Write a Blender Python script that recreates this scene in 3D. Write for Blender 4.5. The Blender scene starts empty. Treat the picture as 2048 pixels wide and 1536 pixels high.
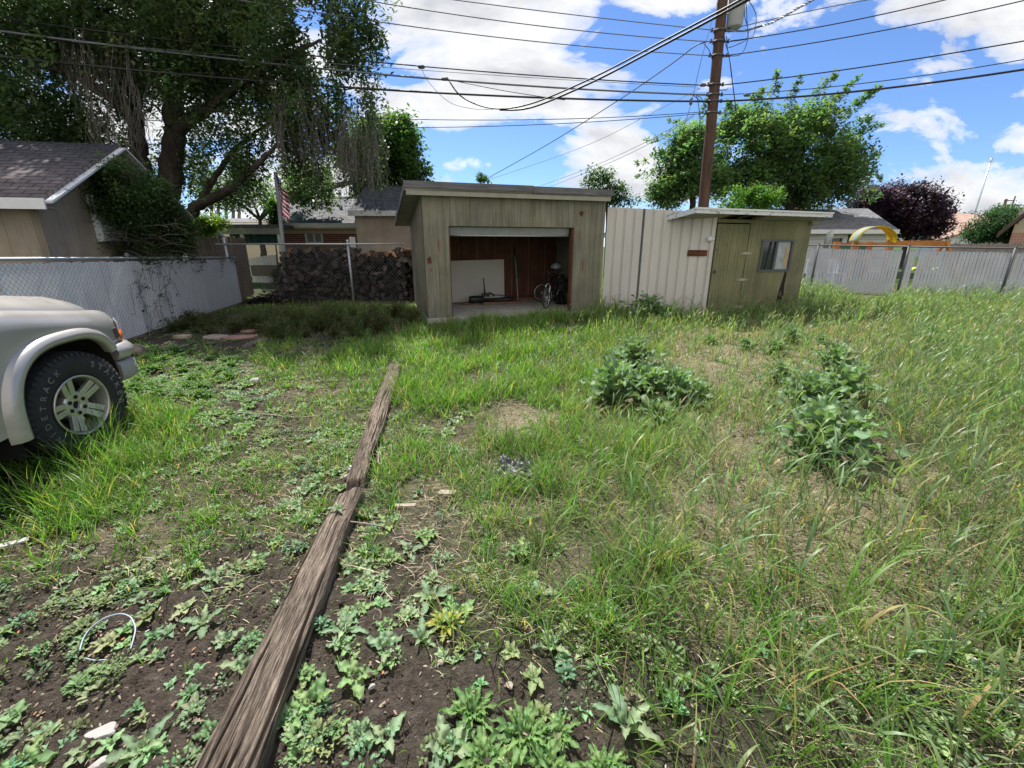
import bpy, bmesh, math, random
import numpy as np
from mathutils import Vector, Matrix
R = math.radians
rng = np.random.default_rng(7)
random.seed(7)
sc = bpy.context.scene
COL = sc.collection
# ------------------------------------------------------------------ view geometry (photo pixels 2048x1536)
FPX, CX, CY, CAMH, PIT = 880.0, 1024.0, 768.0, 1.5, R(17.5)
CP, SP = math.cos(PIT), math.sin(PIT)
def ray(u, v):
    a = (u - CX) / FPX; b = (v - CY) / FPX
    return np.array([a, CP - b * SP, -SP - b * CP])
def G(u, v, z=0.0):
    d = ray(u, v); t = (z - CAMH) / d[2]
    return np.array([d[0] * t, d[1] * t, z])
def at(u, v, y):
    d = ray(u, v); t = y / d[1]
    return np.array([d[0] * t, y, CAMH + d[2] * t])
def proj(x, y, z=0.0):
    zz = z - CAMH
    dep = y * CP - zz * SP; up = y * SP + zz * CP
    dep = np.maximum(dep, 1e-3)
    return CX + FPX * x / dep, CY - FPX * up / dep, dep
class Frame:
    def __init__(s, x, y, ang, z=0.0):
        s.o = np.array([x, y, z], float); s.c = math.cos(ang); s.n = math.sin(ang); s.ang = ang
    def w(s, p):
        p = np.asarray(p, float).reshape(-1, 3)
        return np.stack([s.o[0] + p[:, 0] * s.c - p[:, 1] * s.n, s.o[1] + p[:, 0] * s.n + p[:, 1] * s.c, s.o[2] + p[:, 2]], 1)
    def hit(s, u, v, d=0.0):           # (s, z) where the sight line through a photo pixel meets the plane at depth d
        r = ray(u, v); nx, ny = -s.n, s.c
        t = (s.o[0] * nx + s.o[1] * ny + d) / (r[0] * nx + r[1] * ny)
        x, y, z = r[0] * t, r[1] * t, CAMH + r[2] * t
        return (x - s.o[0]) * s.c + (y - s.o[1]) * s.n, z - s.o[2]
ID = Frame(0, 0, 0)
def line_frame(p, q): return Frame(p[0], p[1], math.atan2(q[1] - p[1], q[0] - p[0]))
# ------------------------------------------------------------------ objects
WL = {}
def tag(o, label=None, cat=None, group=None, kind=None):
    if label: o['label'] = label
    if cat: o['category'] = cat
    if group: o['group'] = group
    if kind: o['kind'] = kind
    return o
def thing(name, label, cat, loc=(0, 0, 0), group=None, rz=0):
    o = bpy.data.objects.new(name, None); COL.objects.link(o)
    o.location = loc; o.rotation_euler.z = rz; o.empty_display_size = 0.1
    WL[o.name] = np.array(loc, float)
    return tag(o, label, cat, group)
def link(name, me, parent, loc):
    o = bpy.data.objects.new(name, me); COL.objects.link(o)
    if parent is not None: o.parent = parent
    else: o.location = loc
    WL[o.name] = np.array(loc, float)
    return o
def origin_of(V, parent, origin):
    if parent is not None: return WL[parent.name]
    if origin is not None: return np.array(origin, float)
    lo, hi = V.min(0), V.max(0)
    return np.array([(lo[0] + hi[0]) / 2, (lo[1] + hi[1]) / 2, lo[2]])
def np_mesh(name, V, F, mat, parent=None, col=None, loc=None, origin=None, smooth=False):
    """V (n,3), F list of int arrays (m,k)"""
    V = np.asarray(V, np.float32)
    o = origin_of(V, parent, origin)
    me = bpy.data.meshes.new(name)
    Fs = F if isinstance(F, list) else [F]
    Fs = [f for f in Fs if len(f)]
    nl = sum(f.size for f in Fs); nf = sum(len(f) for f in Fs)
    me.vertices.add(len(V)); me.vertices.foreach_set('co', (V - o.astype(np.float32)).ravel())
    me.loops.add(nl); me.polygons.add(nf)
    me.loops.foreach_set('vertex_index', np.concatenate([f.ravel() for f in Fs]).astype(np.int32))
    ls = []; k = 0
    for f in Fs:
        ls.append(k + np.arange(len(f)) * f.shape[1]); k += f.size
    me.polygons.foreach_set('loop_start', np.concatenate(ls).astype(np.int32))
    if smooth: me.polygons.foreach_set('use_smooth', np.ones(nf, bool))
    if col is not None:
        a = me.attributes.new('col', 'FLOAT_COLOR', 'POINT')
        c = np.ones((len(V), 4), np.float32); c[:, :3] = col
        a.data.foreach_set('color', c.ravel())
    if loc is not None:
        a = me.attributes.new('loc', 'FLOAT_VECTOR', 'POINT')
        a.data.foreach_set('vector', np.asarray(loc, np.float32).ravel())
    me.update(calc_edges=True); me.validate()
    me.materials.append(mat)
    return link(name, me, parent, o)
class MB:
    """collects boxes, bars, tubes and lathed shapes; build() links them as ONE mesh object"""
    def __init__(s, fr=ID): s.V = []; s.L = []; s.F = []; s.S = []; s.fr = fr; s.n = 0
    def add(s, P, F, smooth=False, fr=None):
        P = np.asarray(P, float).reshape(-1, 3)
        s.V.append((fr or s.fr).w(P)); s.L.append(P)
        for f in F: s.F.append([i + s.n for i in f]); s.S.append(smooth)
        s.n += len(P); return s
    def box(s, a0, a1, d0, d1, z0, z1, rot=None):
        P = np.array([[x, y, z] for z in (z0, z1) for y in (d0, d1) for x in (a0, a1)], float)
        if rot is not None:
            c = P.mean(0); P = (P - c) @ np.array(rot).T + c
        return s.add(P, [(0, 2, 3, 1), (4, 5, 7, 6), (0, 1, 5, 4), (2, 6, 7, 3), (0, 4, 6, 2), (1, 3, 7, 5)])
    def bar(s, p, q, w, h, up=(0, 0, 1)):
        p = np.array(p, float); q = np.array(q, float); t = q - p; t /= np.linalg.norm(t)
        x = np.cross(t, up); 
        if np.linalg.norm(x) < 1e-6: x = np.cross(t, (0, 1, 0))
        x /= np.linalg.norm(x); y = np.cross(x, t)
        P = [b + x * w / 2 * i + y * h / 2 * j for b in (p, q) for i, j in ((-1, -1), (1, -1), (1, 1), (-1, 1))]
        return s.add(P, [(0, 1, 2, 3), (7, 6, 5, 4), (0, 4, 5, 1), (1, 5, 6, 2), (2, 6, 7, 3), (3, 7, 4, 0)])
    def tube(s, pts, r, n=6, caps=True, smooth=True):
        pts = np.asarray(pts, float); m = len(pts)
        r = np.broadcast_to(np.asarray(r, float), (m,))
        T = np.gradient(pts, axis=0); T /= np.linalg.norm(T, axis=1)[:, None] + 1e-12
        ref = np.array([0, 0, 1.]) if abs(T[0][2]) < .9 else np.array([1., 0, 0])
        X = np.cross(T, ref); X /= np.linalg.norm(X, axis=1)[:, None] + 1e-12
        for i in range(1, m):
            if X[i] @ X[i - 1] < 0: X[i] *= -1
        Y = np.cross(T, X)
        a = np.linspace(0, 2 * math.pi, n, endpoint=False)
        P = (pts[:, None] + r[:, None, None] * (np.cos(a)[None, :, None] * X[:, None] + np.sin(a)[None, :, None] * Y[:, None])).reshape(-1, 3)
        F = [(i * n + k, i * n + (k + 1) % n, (i + 1) * n + (k + 1) % n, (i + 1) * n + k) for i in range(m - 1) for k in range(n)]
        s.add(P, F, smooth)
        if caps: s.F += [[s.n - m * n + k for k in range(n)][::-1], [s.n - n + k for k in range(n)]]; s.S += [False, False]
        return s
    def lathe(s, prof, c, axis='z', n=24, smooth=True, close=True):
        a = np.linspace(0, 2 * math.pi, n, endpoint=False); P = []
        for r, h in prof:
            for t in a:
                if axis == 'z': P.append((c[0] + r * math.cos(t), c[1] + r * math.sin(t), c[2] + h))
                elif axis == 'y': P.append((c[0] + r * math.cos(t), c[1] + h, c[2] + r * math.sin(t)))
                else: P.append((c[0] + h, c[1] + r * math.cos(t), c[2] + r * math.sin(t)))
        m = len(prof)
        F = [(i * n + k, i * n + (k + 1) % n, (i + 1) * n + (k + 1) % n, (i + 1) * n + k) for i in range(m - 1) for k in range(n)]
        return s.add(P, F, smooth)
    def prism(s, out, d0, d1):          # outline in (s, z), extruded in depth
        n = len(out); P = [(x, d0, z) for x, z in out] + [(x, d1, z) for x, z in out]
        return s.add(P, [list(range(n)), list(range(2 * n - 1, n - 1, -1))] + [(i, i + n, (i + 1) % n + n, (i + 1) % n) for i in range(n)])
    def build(s, name, mat, parent=None, bevel=0, origin=None):
        V = np.concatenate(s.V); L = np.concatenate(s.L)
        o = origin_of(V, parent, origin)
        me = bpy.data.meshes.new(name)
        me.from_pydata((V - o).tolist(), [], s.F)
        me.polygons.foreach_set('use_smooth', np.array(s.S, bool))
        a = me.attributes.new('loc', 'FLOAT_VECTOR', 'POINT'); a.data.foreach_set('vector', L.astype(np.float32).ravel())
        bm = bmesh.new(); bm.from_mesh(me); bmesh.ops.recalc_face_normals(bm, faces=bm.faces); bm.to_mesh(me); bm.free()
        me.materials.append(mat)
        ob = link(name, me, parent, o)
        if bevel:
            b = ob.modifiers.new('bevel', 'BEVEL'); b.width = bevel; b.segments = 2; b.limit_method = 'ANGLE'
        return ob
def copy_tree(o, parent=None):
    c = o.copy(); COL.objects.link(c)
    if parent is not None: c.parent = parent
    for ch in list(o.children): copy_tree(ch, c)
    return c
def vnoise(x, y, s, seed=0):            # smooth value noise 0..1
    x = np.asarray(x) / s + 1000; y = np.asarray(y) / s + 1000
    xi = np.floor(x).astype(np.int64); yi = np.floor(y).astype(np.int64)
    fx = x - xi; fy = y - yi; fx = fx * fx * (3 - 2 * fx); fy = fy * fy * (3 - 2 * fy)
    def h(i, j):
        k = (i * 374761393 + j * 668265263 + seed * 974711) & 0x7fffffff
        k = ((k ^ (k >> 13)) * 1274126177) & 0x7fffffff
        return ((k ^ (k >> 16)) & 0xffff) / 65535.0
    return (h(xi, yi) * (1 - fx) + h(xi + 1, yi) * fx) * (1 - fy) + (h(xi, yi + 1) * (1 - fx) + h(xi + 1, yi + 1) * fx) * fy
def hz(x, y):                           # ground height
    return .05 * (vnoise(x, y, 1.7, 3) - .5) + .035 * (vnoise(x, y, .45, 4) - .5) + .018 * (vnoise(x, y, .15, 5) - .5)
# ------------------------------------------------------------------ materials
class NT:
    def __init__(s, name):
        s.m = bpy.data.materials.new(name); s.m.use_nodes = True; s.t = s.m.node_tree; s.t.nodes.clear()
        s.out = s.n('ShaderNodeOutputMaterial')
    def n(s, typ, **kw):
        x = s.t.nodes.new(typ)
        for k, v in kw.items(): setattr(x, k, v)
        return x
    def put(s, sock, v):
        if isinstance(v, bpy.types.NodeSocket): s.t.links.new(v, sock)
        else:
            try: sock.default_value = v
            except Exception: sock.default_value = tuple(v) + (1.0,)
    def coord(s, scale=(1, 1, 1), off=(0, 0, 0), src='loc'):
        if src == 'obj': o = s.n('ShaderNodeTexCoord').outputs['Object']
        else: o = s.n('ShaderNodeAttribute', attribute_name=src).outputs['Vector']
        mp = s.n('ShaderNodeMapping'); s.put(mp.inputs[0], o); mp.inputs['Scale'].default_value = scale; mp.inputs['Location'].default_value = off
        return mp.outputs[0]
    def noise(s, vec, scale, detail=4, rough=.55, dist=0):
        x = s.n('ShaderNodeTexNoise'); s.put(x.inputs['Vector'], vec); x.inputs['Scale'].default_value = scale
        x.inputs['Detail'].default_value = detail; x.inputs['Roughness'].default_value = rough; x.inputs['Distortion'].default_value = dist
        return x.outputs['Fac']
    def ramp(s, fac, stops):
        x = s.n('ShaderNodeValToRGB'); s.put(x.inputs[0], fac); e = x.color_ramp.elements
        while len(e) < len(stops): e.new(.5)
        for i, (p, c) in enumerate(stops):
            e[i].position = p; e[i].color = (tuple(c) + (1,)) if hasattr(c, '__len__') else (c, c, c, 1)
        return x.outputs[0]
    def mix(s, fac, a, b, mode='MIX'):
        x = s.n('ShaderNodeMix', data_type='RGBA', blend_type=mode); s.put(x.inputs[0], fac); s.put(x.inputs[6], a); s.put(x.inputs[7], b)
        return x.outputs[2]
    def math(s, op, a, b=0.0, c=None):
        x = s.n('ShaderNodeMath', operation=op); s.put(x.inputs[0], a); s.put(x.inputs[1], b)
        if c is not None: s.put(x.inputs[2], c)
        return x.outputs[0]
    def sep(s, vec):
        x = s.n('ShaderNodeSeparateXYZ'); s.put(x.inputs[0], vec); return x.outputs
    def bump(s, h, strength=.5, dist=.01):
        x = s.n('ShaderNodeBump'); s.put(x.inputs['Height'], h); x.inputs['Strength'].default_value = strength; x.inputs['Distance'].default_value = dist
        return x.outputs[0]
    def bsdf(s, col, rough=.7, bump=None, spec=.4, metal=0, coat=0, **kw):
        b = s.n('ShaderNodeBsdfPrincipled'); s.put(b.inputs['Base Color'], col); s.put(b.inputs['Roughness'], rough)
        b.inputs['Specular IOR Level'].default_value = spec; b.inputs['Metallic'].default_value = metal; b.inputs['Coat Weight'].default_value = coat
        if bump is not None: s.put(b.inputs['Normal'], bump)
        for k, v in kw.items(): s.put(b.inputs[k], v)
        return b.outputs[0]
    def done(s, sh): s.t.links.new(sh, s.out.inputs[0]); return s.m
def m_plain(name, col, rough=.6, metal=0, spec=.4, var=.25, scale=6, bump=.15, coat=0, src='loc', bscale=None):
    t = NT(name); c = t.coord(src=src); f = t.noise(c, scale, 5, .6)
    k = t.ramp(f, [(.3, tuple(x * (1 - var) for x in col)), (.7, tuple(min(1, x * (1 + var)) for x in col))])
    f2 = t.noise(c, bscale or scale * 6, 4)
    return t.done(t.bsdf(k, rough, t.bump(f2, bump, .004) if bump else None, spec, metal, coat))
def m_leaf(name, trans=.35, rough=.5, spec=.3, mul=(1, 1, 1)):
    t = NT(name); a = t.n('ShaderNodeAttribute', attribute_name='col').outputs['Color']
    if mul != (1, 1, 1): a = t.mix(1.0, a, mul + (1,), 'MULTIPLY')
    p = t.bsdf(a, rough, None, spec)
    tr = t.n('ShaderNodeBsdfTranslucent'); t.put(tr.inputs[0], t.mix(1.0, a, (1.5, 1.75, .7, 1), 'MULTIPLY'))
    mx = t.n('ShaderNodeMixShader'); mx.inputs[0].default_value = trans
    t.t.links.new(p, mx.inputs[1]); t.t.links.new(tr.outputs[0], mx.inputs[2])
    return t.done(mx.outputs[0])
def m_glass(name, col=(.02, .025, .03), rough=.08):
    t = NT(name); return t.done(t.bsdf(col, rough, None, .6))
def m_siding(name, base, worn, streak, pitch, groove=.06, groove_dark=.35, peel=.5, gphase=0.0):
    """vertical grooved boards, weathered and streaked along the grain"""
    t = NT(name); c = t.coord(); x = t.sep(c)[0]
    s1 = t.noise(t.coord((14, 14, .7)), 1, 6, .65); s2 = t.noise(t.coord((3, 3, .5), (5, 2, 1)), 1, 4)
    s3 = t.noise(t.coord((60, 60, 2.5)), 1, 4)
    k = t.mix(t.ramp(s2, [(.35, 0), (.65, 1)]), base, worn)
    k = t.mix(t.math('MULTIPLY', t.ramp(s1, [(.45, 0), (.75, 1)]), peel), k, streak)
    k = t.mix(t.math('MULTIPLY', t.ramp(s3, [(.3, 1), (.55, 0)]), .35), k, tuple(v * .45 for v in base))
    big = t.noise(t.coord((.9, .9, 1.2), (3, 7, 2)), 1, 3)
    k = t.mix(1.0, k, t.ramp(big, [(.3, (.66, .68, .72)), (.7, (1.12, 1.10, 1.0))]), 'MULTIPLY')
    fr = t.math('FRACT', t.math('ADD', t.math('DIVIDE', x, pitch), gphase + 100.0))
    g = t.math('LESS_THAN', fr, groove)
    k = t.mix(t.math('MULTIPLY', g, groove_dark), k, tuple(v * .2 for v in base))
    h = t.math('SUBTRACT', t.math('MULTIPLY', s1, .5), g)
    return t.done(t.bsdf(k, .8, t.bump(h, .6, .008), .25))
def m_shingle(name, c1, c2, tab=.3, row=.14):
    """u along the eave = loc.x, v up the slope = loc.z"""
    t = NT(name); b = t.n('ShaderNodeTexBrick'); c = t.coord(); s = t.sep(c)
    cb = t.n('ShaderNodeCombineXYZ'); t.put(cb.inputs[0], s[0]); t.put(cb.inputs[1], s[2])
    t.put(b.inputs['Vector'], cb.outputs[0]); t.put(b.inputs['Color1'], c1); t.put(b.inputs['Color2'], c2); t.put(b.inputs['Mortar'], tuple(x * .45 for x in c1))
    b.inputs['Scale'].default_value = 1; b.inputs['Mortar Size'].default_value = .012; b.inputs['Brick Width'].default_value = tab; b.inputs['Row Height'].default_value = row
    f = t.noise(c, 3, 6, .7); k = t.mix(1.0, b.outputs[0], t.ramp(f, [(.3, .7), (.7, 1.25)]), 'MULTIPLY')
    f2 = t.noise(c, 160, 2)
    k = t.mix(1.0, k, t.ramp(f2, [(.3, .75), (.7, 1.2)]), 'MULTIPLY')
    h = t.math('ADD', t.math('MULTIPLY', f2, .3), t.math('FRACT', t.math('DIVIDE', s[2], -row)))
    return t.done(t.bsdf(k, .9, t.bump(h, .8, .012), .2))
def m_brick(name, c1, c2, mortar):
    t = NT(name); b = t.n('ShaderNodeTexBrick'); s = t.sep(t.coord())
    cb = t.n('ShaderNodeCombineXYZ'); t.put(cb.inputs[0], t.math('ADD', s[0], s[1])); t.put(cb.inputs[1], s[2]); t.put(b.inputs['Vector'], cb.outputs[0])
    t.put(b.inputs['Color1'], c1); t.put(b.inputs['Color2'], c2); t.put(b.inputs['Mortar'], mortar)
    b.inputs['Scale'].default_value = 1; b.inputs['Mortar Size'].default_value = .012; b.inputs['Brick Width'].default_value = .22; b.inputs['Row Height'].default_value = .075
    return t.done(t.bsdf(b.outputs[0], .85, t.bump(b.outputs['Fac'], -.4, .006), .2))
def m_wood(name, c1, c2, along='z', fine=40, bump=.5, rough=.85, dist=.006):
    t = NT(name); sc_ = {'z': (fine, fine, 1.5), 'x': (1.5, fine, fine), 'y': (fine, 1.5, fine)}[along]
    f = t.noise(t.coord(sc_), 1, 6, .6, .4); f2 = t.noise(t.coord((2, 2, 2)), 1, 3)
    k = t.mix(t.ramp(f, [(.32, 0), (.68, 1)]), c1, c2)
    k = t.mix(1.0, k, t.ramp(f2, [(.3, .75), (.7, 1.15)]), 'MULTIPLY')
    return t.done(t.bsdf(k, rough, t.bump(f, bump, dist), .25))
M = {}
M['olive'] = m_siding('olive_siding', (.165, .157, .112), (.222, .212, .168), (.36, .345, .30), .13, .06, .5, .6)
M['olive_fine'] = m_siding('olive_grooved_siding', (.18, .175, .09), (.225, .218, .13), (.31, .30, .21), .085, .12, .5, .5)
M['metal_panel'] = None
def _panel():
    t = NT('painted_metal_panel'); n = t.noise(t.coord((1.2, 1.2, .35)), 1.5, 6, .6); n2 = t.noise(t.coord((7, 7, .5)), 1, 4); z = t.sep(t.coord())[2]
    k = t.mix(t.ramp(n, [(.3, 0), (.7, 1)]), (.47, .445, .42), (.55, .525, .50)); k = t.mix(t.math('MULTIPLY', t.ramp(n2, [(.5, 0), (.75, 1)]), .25), k, (.40, .37, .34))
    sp = t.noise(t.coord((9, 9, 9)), 3, 2); k = t.mix(t.math('GREATER_THAN', sp, .76), k, (.25, .2, .16))
    return t.done(t.bsdf(k, .5, None, .4))
M['metal_panel'] = _panel()
M['soffit'] = m_plain('soffit_board', (.30, .285, .235), .8, var=.12)
M['fascia_grey'] = m_wood('grey_weathered_board', (.10, .097, .105), (.18, .173, .185), 'x', 30)
M['white_peel'] = None
def _peel():
    t = NT('peeling_white_paint'); f = t.noise(t.coord((3, 10, 14)), 1.4, 6, .65); g = t.noise(t.coord((2, 30, 30)), 1, 4)
    k = t.mix(t.ramp(f, [(.57, 0), (.61, 1)]), (.62, .64, .66), t.ramp(g, [(.3, (.16, .14, .13)), (.7, (.30, .27, .25))]))
    return t.done(t.bsdf(k, .7, t.bump(f, .5, .004), .3))
M['white_peel'] = _peel()
M['white_paint'] = m_plain('white_paint', (.66, .67, .68), .6, var=.08)
M['dark'] = m_plain('dark_void', (.012, .011, .012), .9, var=.2)
M['red_ply'] = m_wood('red_stained_plywood', (.075, .033, .022), (.135, .056, .034), 'z', 14, .3, .75)
M['stud'] = m_wood('stud_lumber', (.16, .085, .055), (.24, .14, .09), 'z', 30)
M['white_board'] = m_plain('white_sheet_board', (.50, .49, .45), .7, var=.05, scale=3)
M['concrete'] = m_plain('concrete', (.36, .345, .33), .9, var=.18, scale=5, bump=.4)
M['alu'] = m_plain('mill_aluminium', (.34, .35, .385), .45, .25, var=.12)
M['galv'] = m_plain('galvanised_steel', (.50, .52, .54), .45, .7, var=.15, scale=20)
M['galv_dark'] = m_plain('weathered_dark_steel', (.10, .105, .11), .6, .4, var=.2)
M['black'] = m_plain('black_plastic', (.015, .015, .018), .45, var=.2)
M['chrome'] = m_plain('bright_metal', (.6, .6, .62), .25, .95, var=.05, bump=0)
M['shingle_brown'] = m_shingle('brown_grey_shingle', (.17, .145, .145), (.22, .19, .185))
M['shingle_dark'] = m_shingle('dark_shingle', (.105, .105, .115), (.14, .135, .15), .3, .16)
M['shingle_grey'] = m_shingle('grey_shingle', (.16, .16, .165), (.22, .215, .22), .3, .15)
M['shingle_far'] = m_shingle('light_grey_shingle', (.19, .19, .20), (.25, .25, .26), .35, .2)
M['tan'] = m_siding('tan_stucco_panel', (.30, .25, .205), (.34, .285, .235), (.37, .32, .27), .40, .03, .35, .25)
M['tan_shed'] = m_siding('tan_shed_panel', (.36, .30, .25), (.40, .335, .28), (.44, .38, .33), .30, .03, .4, .25)
M['brick'] = m_brick('red_brick', (.22, .075, .05), (.16, .055, .04), (.27, .22, .19))
M['brick_pale'] = m_brick('orange_brick', (.42, .17, .11), (.36, .15, .1), (.5, .42, .36))
M['cream'] = m_plain('cream_stucco', (.50, .42, .31), .85, var=.06)
M['white_siding'] = None
def _lap():
    t = NT('white_lap_siding'); z = t.sep(t.coord())[2]; f = t.math('FRACT', t.math('DIVIDE', z, .2))
    k = t.mix(t.math('LESS_THAN', f, .1), (.66, .67, .69), (.36, .37, .4)); return t.done(t.bsdf(k, .6, t.bump(f, .6, .02)))
M['white_siding'] = _lap()
M['glass'] = m_glass('window_glass')
M['glass_light'] = m_glass('curtained_glass', (.22, .23, .25), .35)
M['bark'] = None
def _bark(name, a, b):
    t = NT(name); f = t.noise(t.coord((9, 9, 2.2)), 1, 7, .7, .6); k = t.ramp(f, [(.3, a), (.7, b)])
    return t.done(t.bsdf(k, .95, t.bump(f, 1, .05), .1))
M['bark'] = _bark('dark_bark', (.035, .029, .025), (.105, .088, .075))
M['bark_pale'] = _bark('pale_bark', (.16, .14, .12), (.28, .25, .22))
M['pole_wood'] = m_wood('creosote_pole', (.055, .032, .024), (.14, .082, .058), 'z', 26, .5)
M['tie'] = None
def _tie():
    t = NT('weathered_timber'); f = t.noise(t.coord((5.5, 120, 120)), 1, 8, .66, .8); f2 = t.noise(t.coord((22, 340, 340)), 1, 5, .65, .4); h = t.n('ShaderNodeAttribute', attribute_name='col').outputs['Fac']
    k = t.ramp(f, [(.34, (.022, .016, .012)), (.47, (.125, .097, .074)), (.60, (.26, .212, .165)), (.78, (.40, .335, .265))])
    k = t.mix(1.0, k, t.ramp(f2, [(.35, .55), (.6, 1.15)]), 'MULTIPLY')
    k = t.mix(t.ramp(h, [(.12, 1), (.42, 0)]), k, (.014, .010, .007))
    g = t.noise(t.coord((1.3, 6, 6)), 1, 4); k = t.mix(1.0, k, t.ramp(g, [(.3, .6), (.7, 1.25)]), 'MULTIPLY')
    hh = t.math('ADD', f, t.math('MULTIPLY', f2, .4))
    return t.done(t.bsdf(k, .9, t.bump(hh, 1.0, .008), .15))
M['tie'] = _tie()
M['grey_wood'] = m_wood('grey_fence_wood', (.095, .075, .065), (.20, .165, .145), 'z', 26)
M['brown_wood'] = m_wood('brown_fence_wood', (.12, .078, .055), (.23, .16, .12), 'z', 26)
M['rust_wood'] = m_wood('rusty_board', (.045, .016, .01), (.16, .06, .03), 'x', 20)
M['orange_wood'] = m_wood('orange_stained_lumber', (.36, .14, .04), (.5, .21, .07), 'x', 14, .2)
M['wire'] = m_plain('cable_black', (.02, .02, .022), .5, var=.1, bump=0)
M['wire_grey'] = m_plain('cable_grey', (.14, .15, .17), .45, var=.1, bump=0)
M['mesh_wire'] = m_plain('galvanised_mesh_wire', (.30, .31, .33), .5, .5, var=.1, bump=0)
M['mesh_dark'] = m_plain('dull_mesh_wire', (.27, .28, .29), .5, .4, var=.1, bump=0)
def _slat(name, col, trans):
    t = NT(name); f = t.noise(t.coord((2, 2, 1.2)), 1.5, 5, .6); k = t.ramp(f, [(.3, tuple(c * .86 for c in col)), (.7, col)])
    p = t.bsdf(k, .45, None, .4); tr = t.n('ShaderNodeBsdfTranslucent'); t.put(tr.inputs[0], k); mx = t.n('ShaderNodeMixShader'); mx.inputs[0].default_value = trans
    t.t.links.new(p, mx.inputs[1]); t.t.links.new(tr.outputs[0], mx.inputs[2]); return t.done(mx.outputs[0])
M['slat'] = _slat('white_fence_slat', (.88, .88, .90), .5)
M['slat_grey'] = _slat('grey_fence_slat', (.80, .80, .83), .55)
M['leaf'] = m_leaf('leaf', .5); M['grass'] = m_leaf('grass_blade', .42, .42, .4); M['thistle'] = m_leaf('thistle_leaf', .25, .6, .25)
M['leaf_dark'] = m_leaf('shaded_leaf', .45, .45, .35)
M['plum'] = m_leaf('plum_leaf', .22, .5, .35); M['litter'] = m_leaf('dry_litter', .1, .8, .15)
M['stone'] = m_plain('pale_stone', (.42, .39, .36), .85, var=.2, scale=9, bump=.6)
M['flag_stone'] = m_plain('pink_flagstone', (.38, .22, .18), .85, var=.2, scale=5, bump=.5)
M['tan_stone'] = m_plain('tan_flagstone', (.36, .30, .24), .85, var=.2, scale=5, bump=.5)
M['pvc'] = m_plain('white_pvc', (.7, .7, .7), .4, var=.05)
M['blue_hose'] = m_plain('pale_blue_tubing', (.42, .50, .62), .4, var=.05)
M['paint'] = None
def _paint():
    t = NT('champagne_metallic_paint'); f = t.noise(t.coord((1, 1, 1)), 3, 4); g = t.noise(t.coord((1, 1, 1)), 60, 3)
    z = t.sep(t.coord())[2]
    k = t.ramp(f, [(.3, (.42, .40, .37)), (.7, (.47, .45, .42))])
    dirt = t.math('MULTIPLY', t.math('SUBTRACT', .75, z), t.ramp(t.noise(t.coord((1.5, 1.5, 3)), 4, 5, .7), [(.35, 0), (.7, 1.3)]))
    k = t.mix(t.math('MAXIMUM', t.math('MINIMUM', dirt, .5), 0.0), k, (.15, .125, .10))
    return t.done(t.bsdf(k, t.math('ADD', t.math('MULTIPLY', f, .14), .27), None, .5, .35, .5))
M['paint'] = _paint()
M['rubber'] = m_plain('tyre_rubber', (.021, .021, .022), .8, var=.3, scale=30, bump=.4, src='loc')
M['letter'] = m_plain('raised_white_letter', (.17, .17, .165), .8, var=.3, bump=0, src='obj')
M['rim'] = m_plain('cast_alloy', (.50, .485, .45), .36, .75, var=.12, scale=12, bump=.05)
M['amber'] = m_plain('amber_lens', (.75, .16, .015), .2, var=.12, scale=40)
M['lens'] = m_plain('clear_lens', (.62, .64, .67), .12, var=.1)
# ------------------------------------------------------------------ camera, sun, sky
cam = bpy.data.cameras.new('camera'); co = bpy.data.objects.new('camera', cam); COL.objects.link(co)
cam.sensor_width = 36; cam.lens = FPX / 2048 * 36; cam.clip_start = .05; cam.clip_end = 2000
co.location = (0, 0, CAMH); co.rotation_euler = (R(90) - PIT, 0, 0); sc.camera = co
SUN_EL, SUN_AZ = R(57), R(-24)          # azimuth from +Y towards +X
sd = Vector((math.sin(SUN_AZ) * math.cos(SUN_EL), math.cos(SUN_AZ) * math.cos(SUN_EL), math.sin(SUN_EL)))
sl = bpy.data.lights.new('sun', 'SUN'); so = bpy.data.objects.new('sun', sl); COL.objects.link(so)
sl.energy = 4.9; sl.angle = R(.53); sl.color = (1, .955, .88); so.rotation_euler = (-sd).to_track_quat('-Z', 'Y').to_euler(); so.location = (-10, 20, 30)
w = bpy.data.worlds.new('World'); sc.world = w; w.use_nodes = True
wt = NT.__new__(NT); wt.t = w.node_tree; wt.t.nodes.clear()
sky = wt.n('ShaderNodeTexSky', sky_type='NISHITA'); sky.sun_disc = False; sky.sun_elevation = SUN_EL; sky.sun_rotation = SUN_AZ; sky.altitude = 800; sky.air_density = 1.0; sky.dust_density = .3; sky.ozone_density = 3.0
gen = wt.n('ShaderNodeTexCoord').outputs['Generated']; gx, gy, gz = wt.sep(gen)
ya = wt.math('MAXIMUM', wt.math('ABSOLUTE', gy), .12)
Xs = wt.math('DIVIDE', gx, ya); Zs = wt.math('DIVIDE', gz, ya)
cb = wt.n('ShaderNodeCombineXYZ'); wt.put(cb.inputs[0], wt.math('MULTIPLY', Xs, .62)); wt.put(cb.inputs[1], gy); wt.put(cb.inputs[2], wt.math('MULTIPLY', Zs, 1.5))
n1 = wt.noise(cb.outputs[0], 6.5, 10, .60, .35); n2 = wt.noise(cb.outputs[0], 9, 6, .55, .2)
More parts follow.
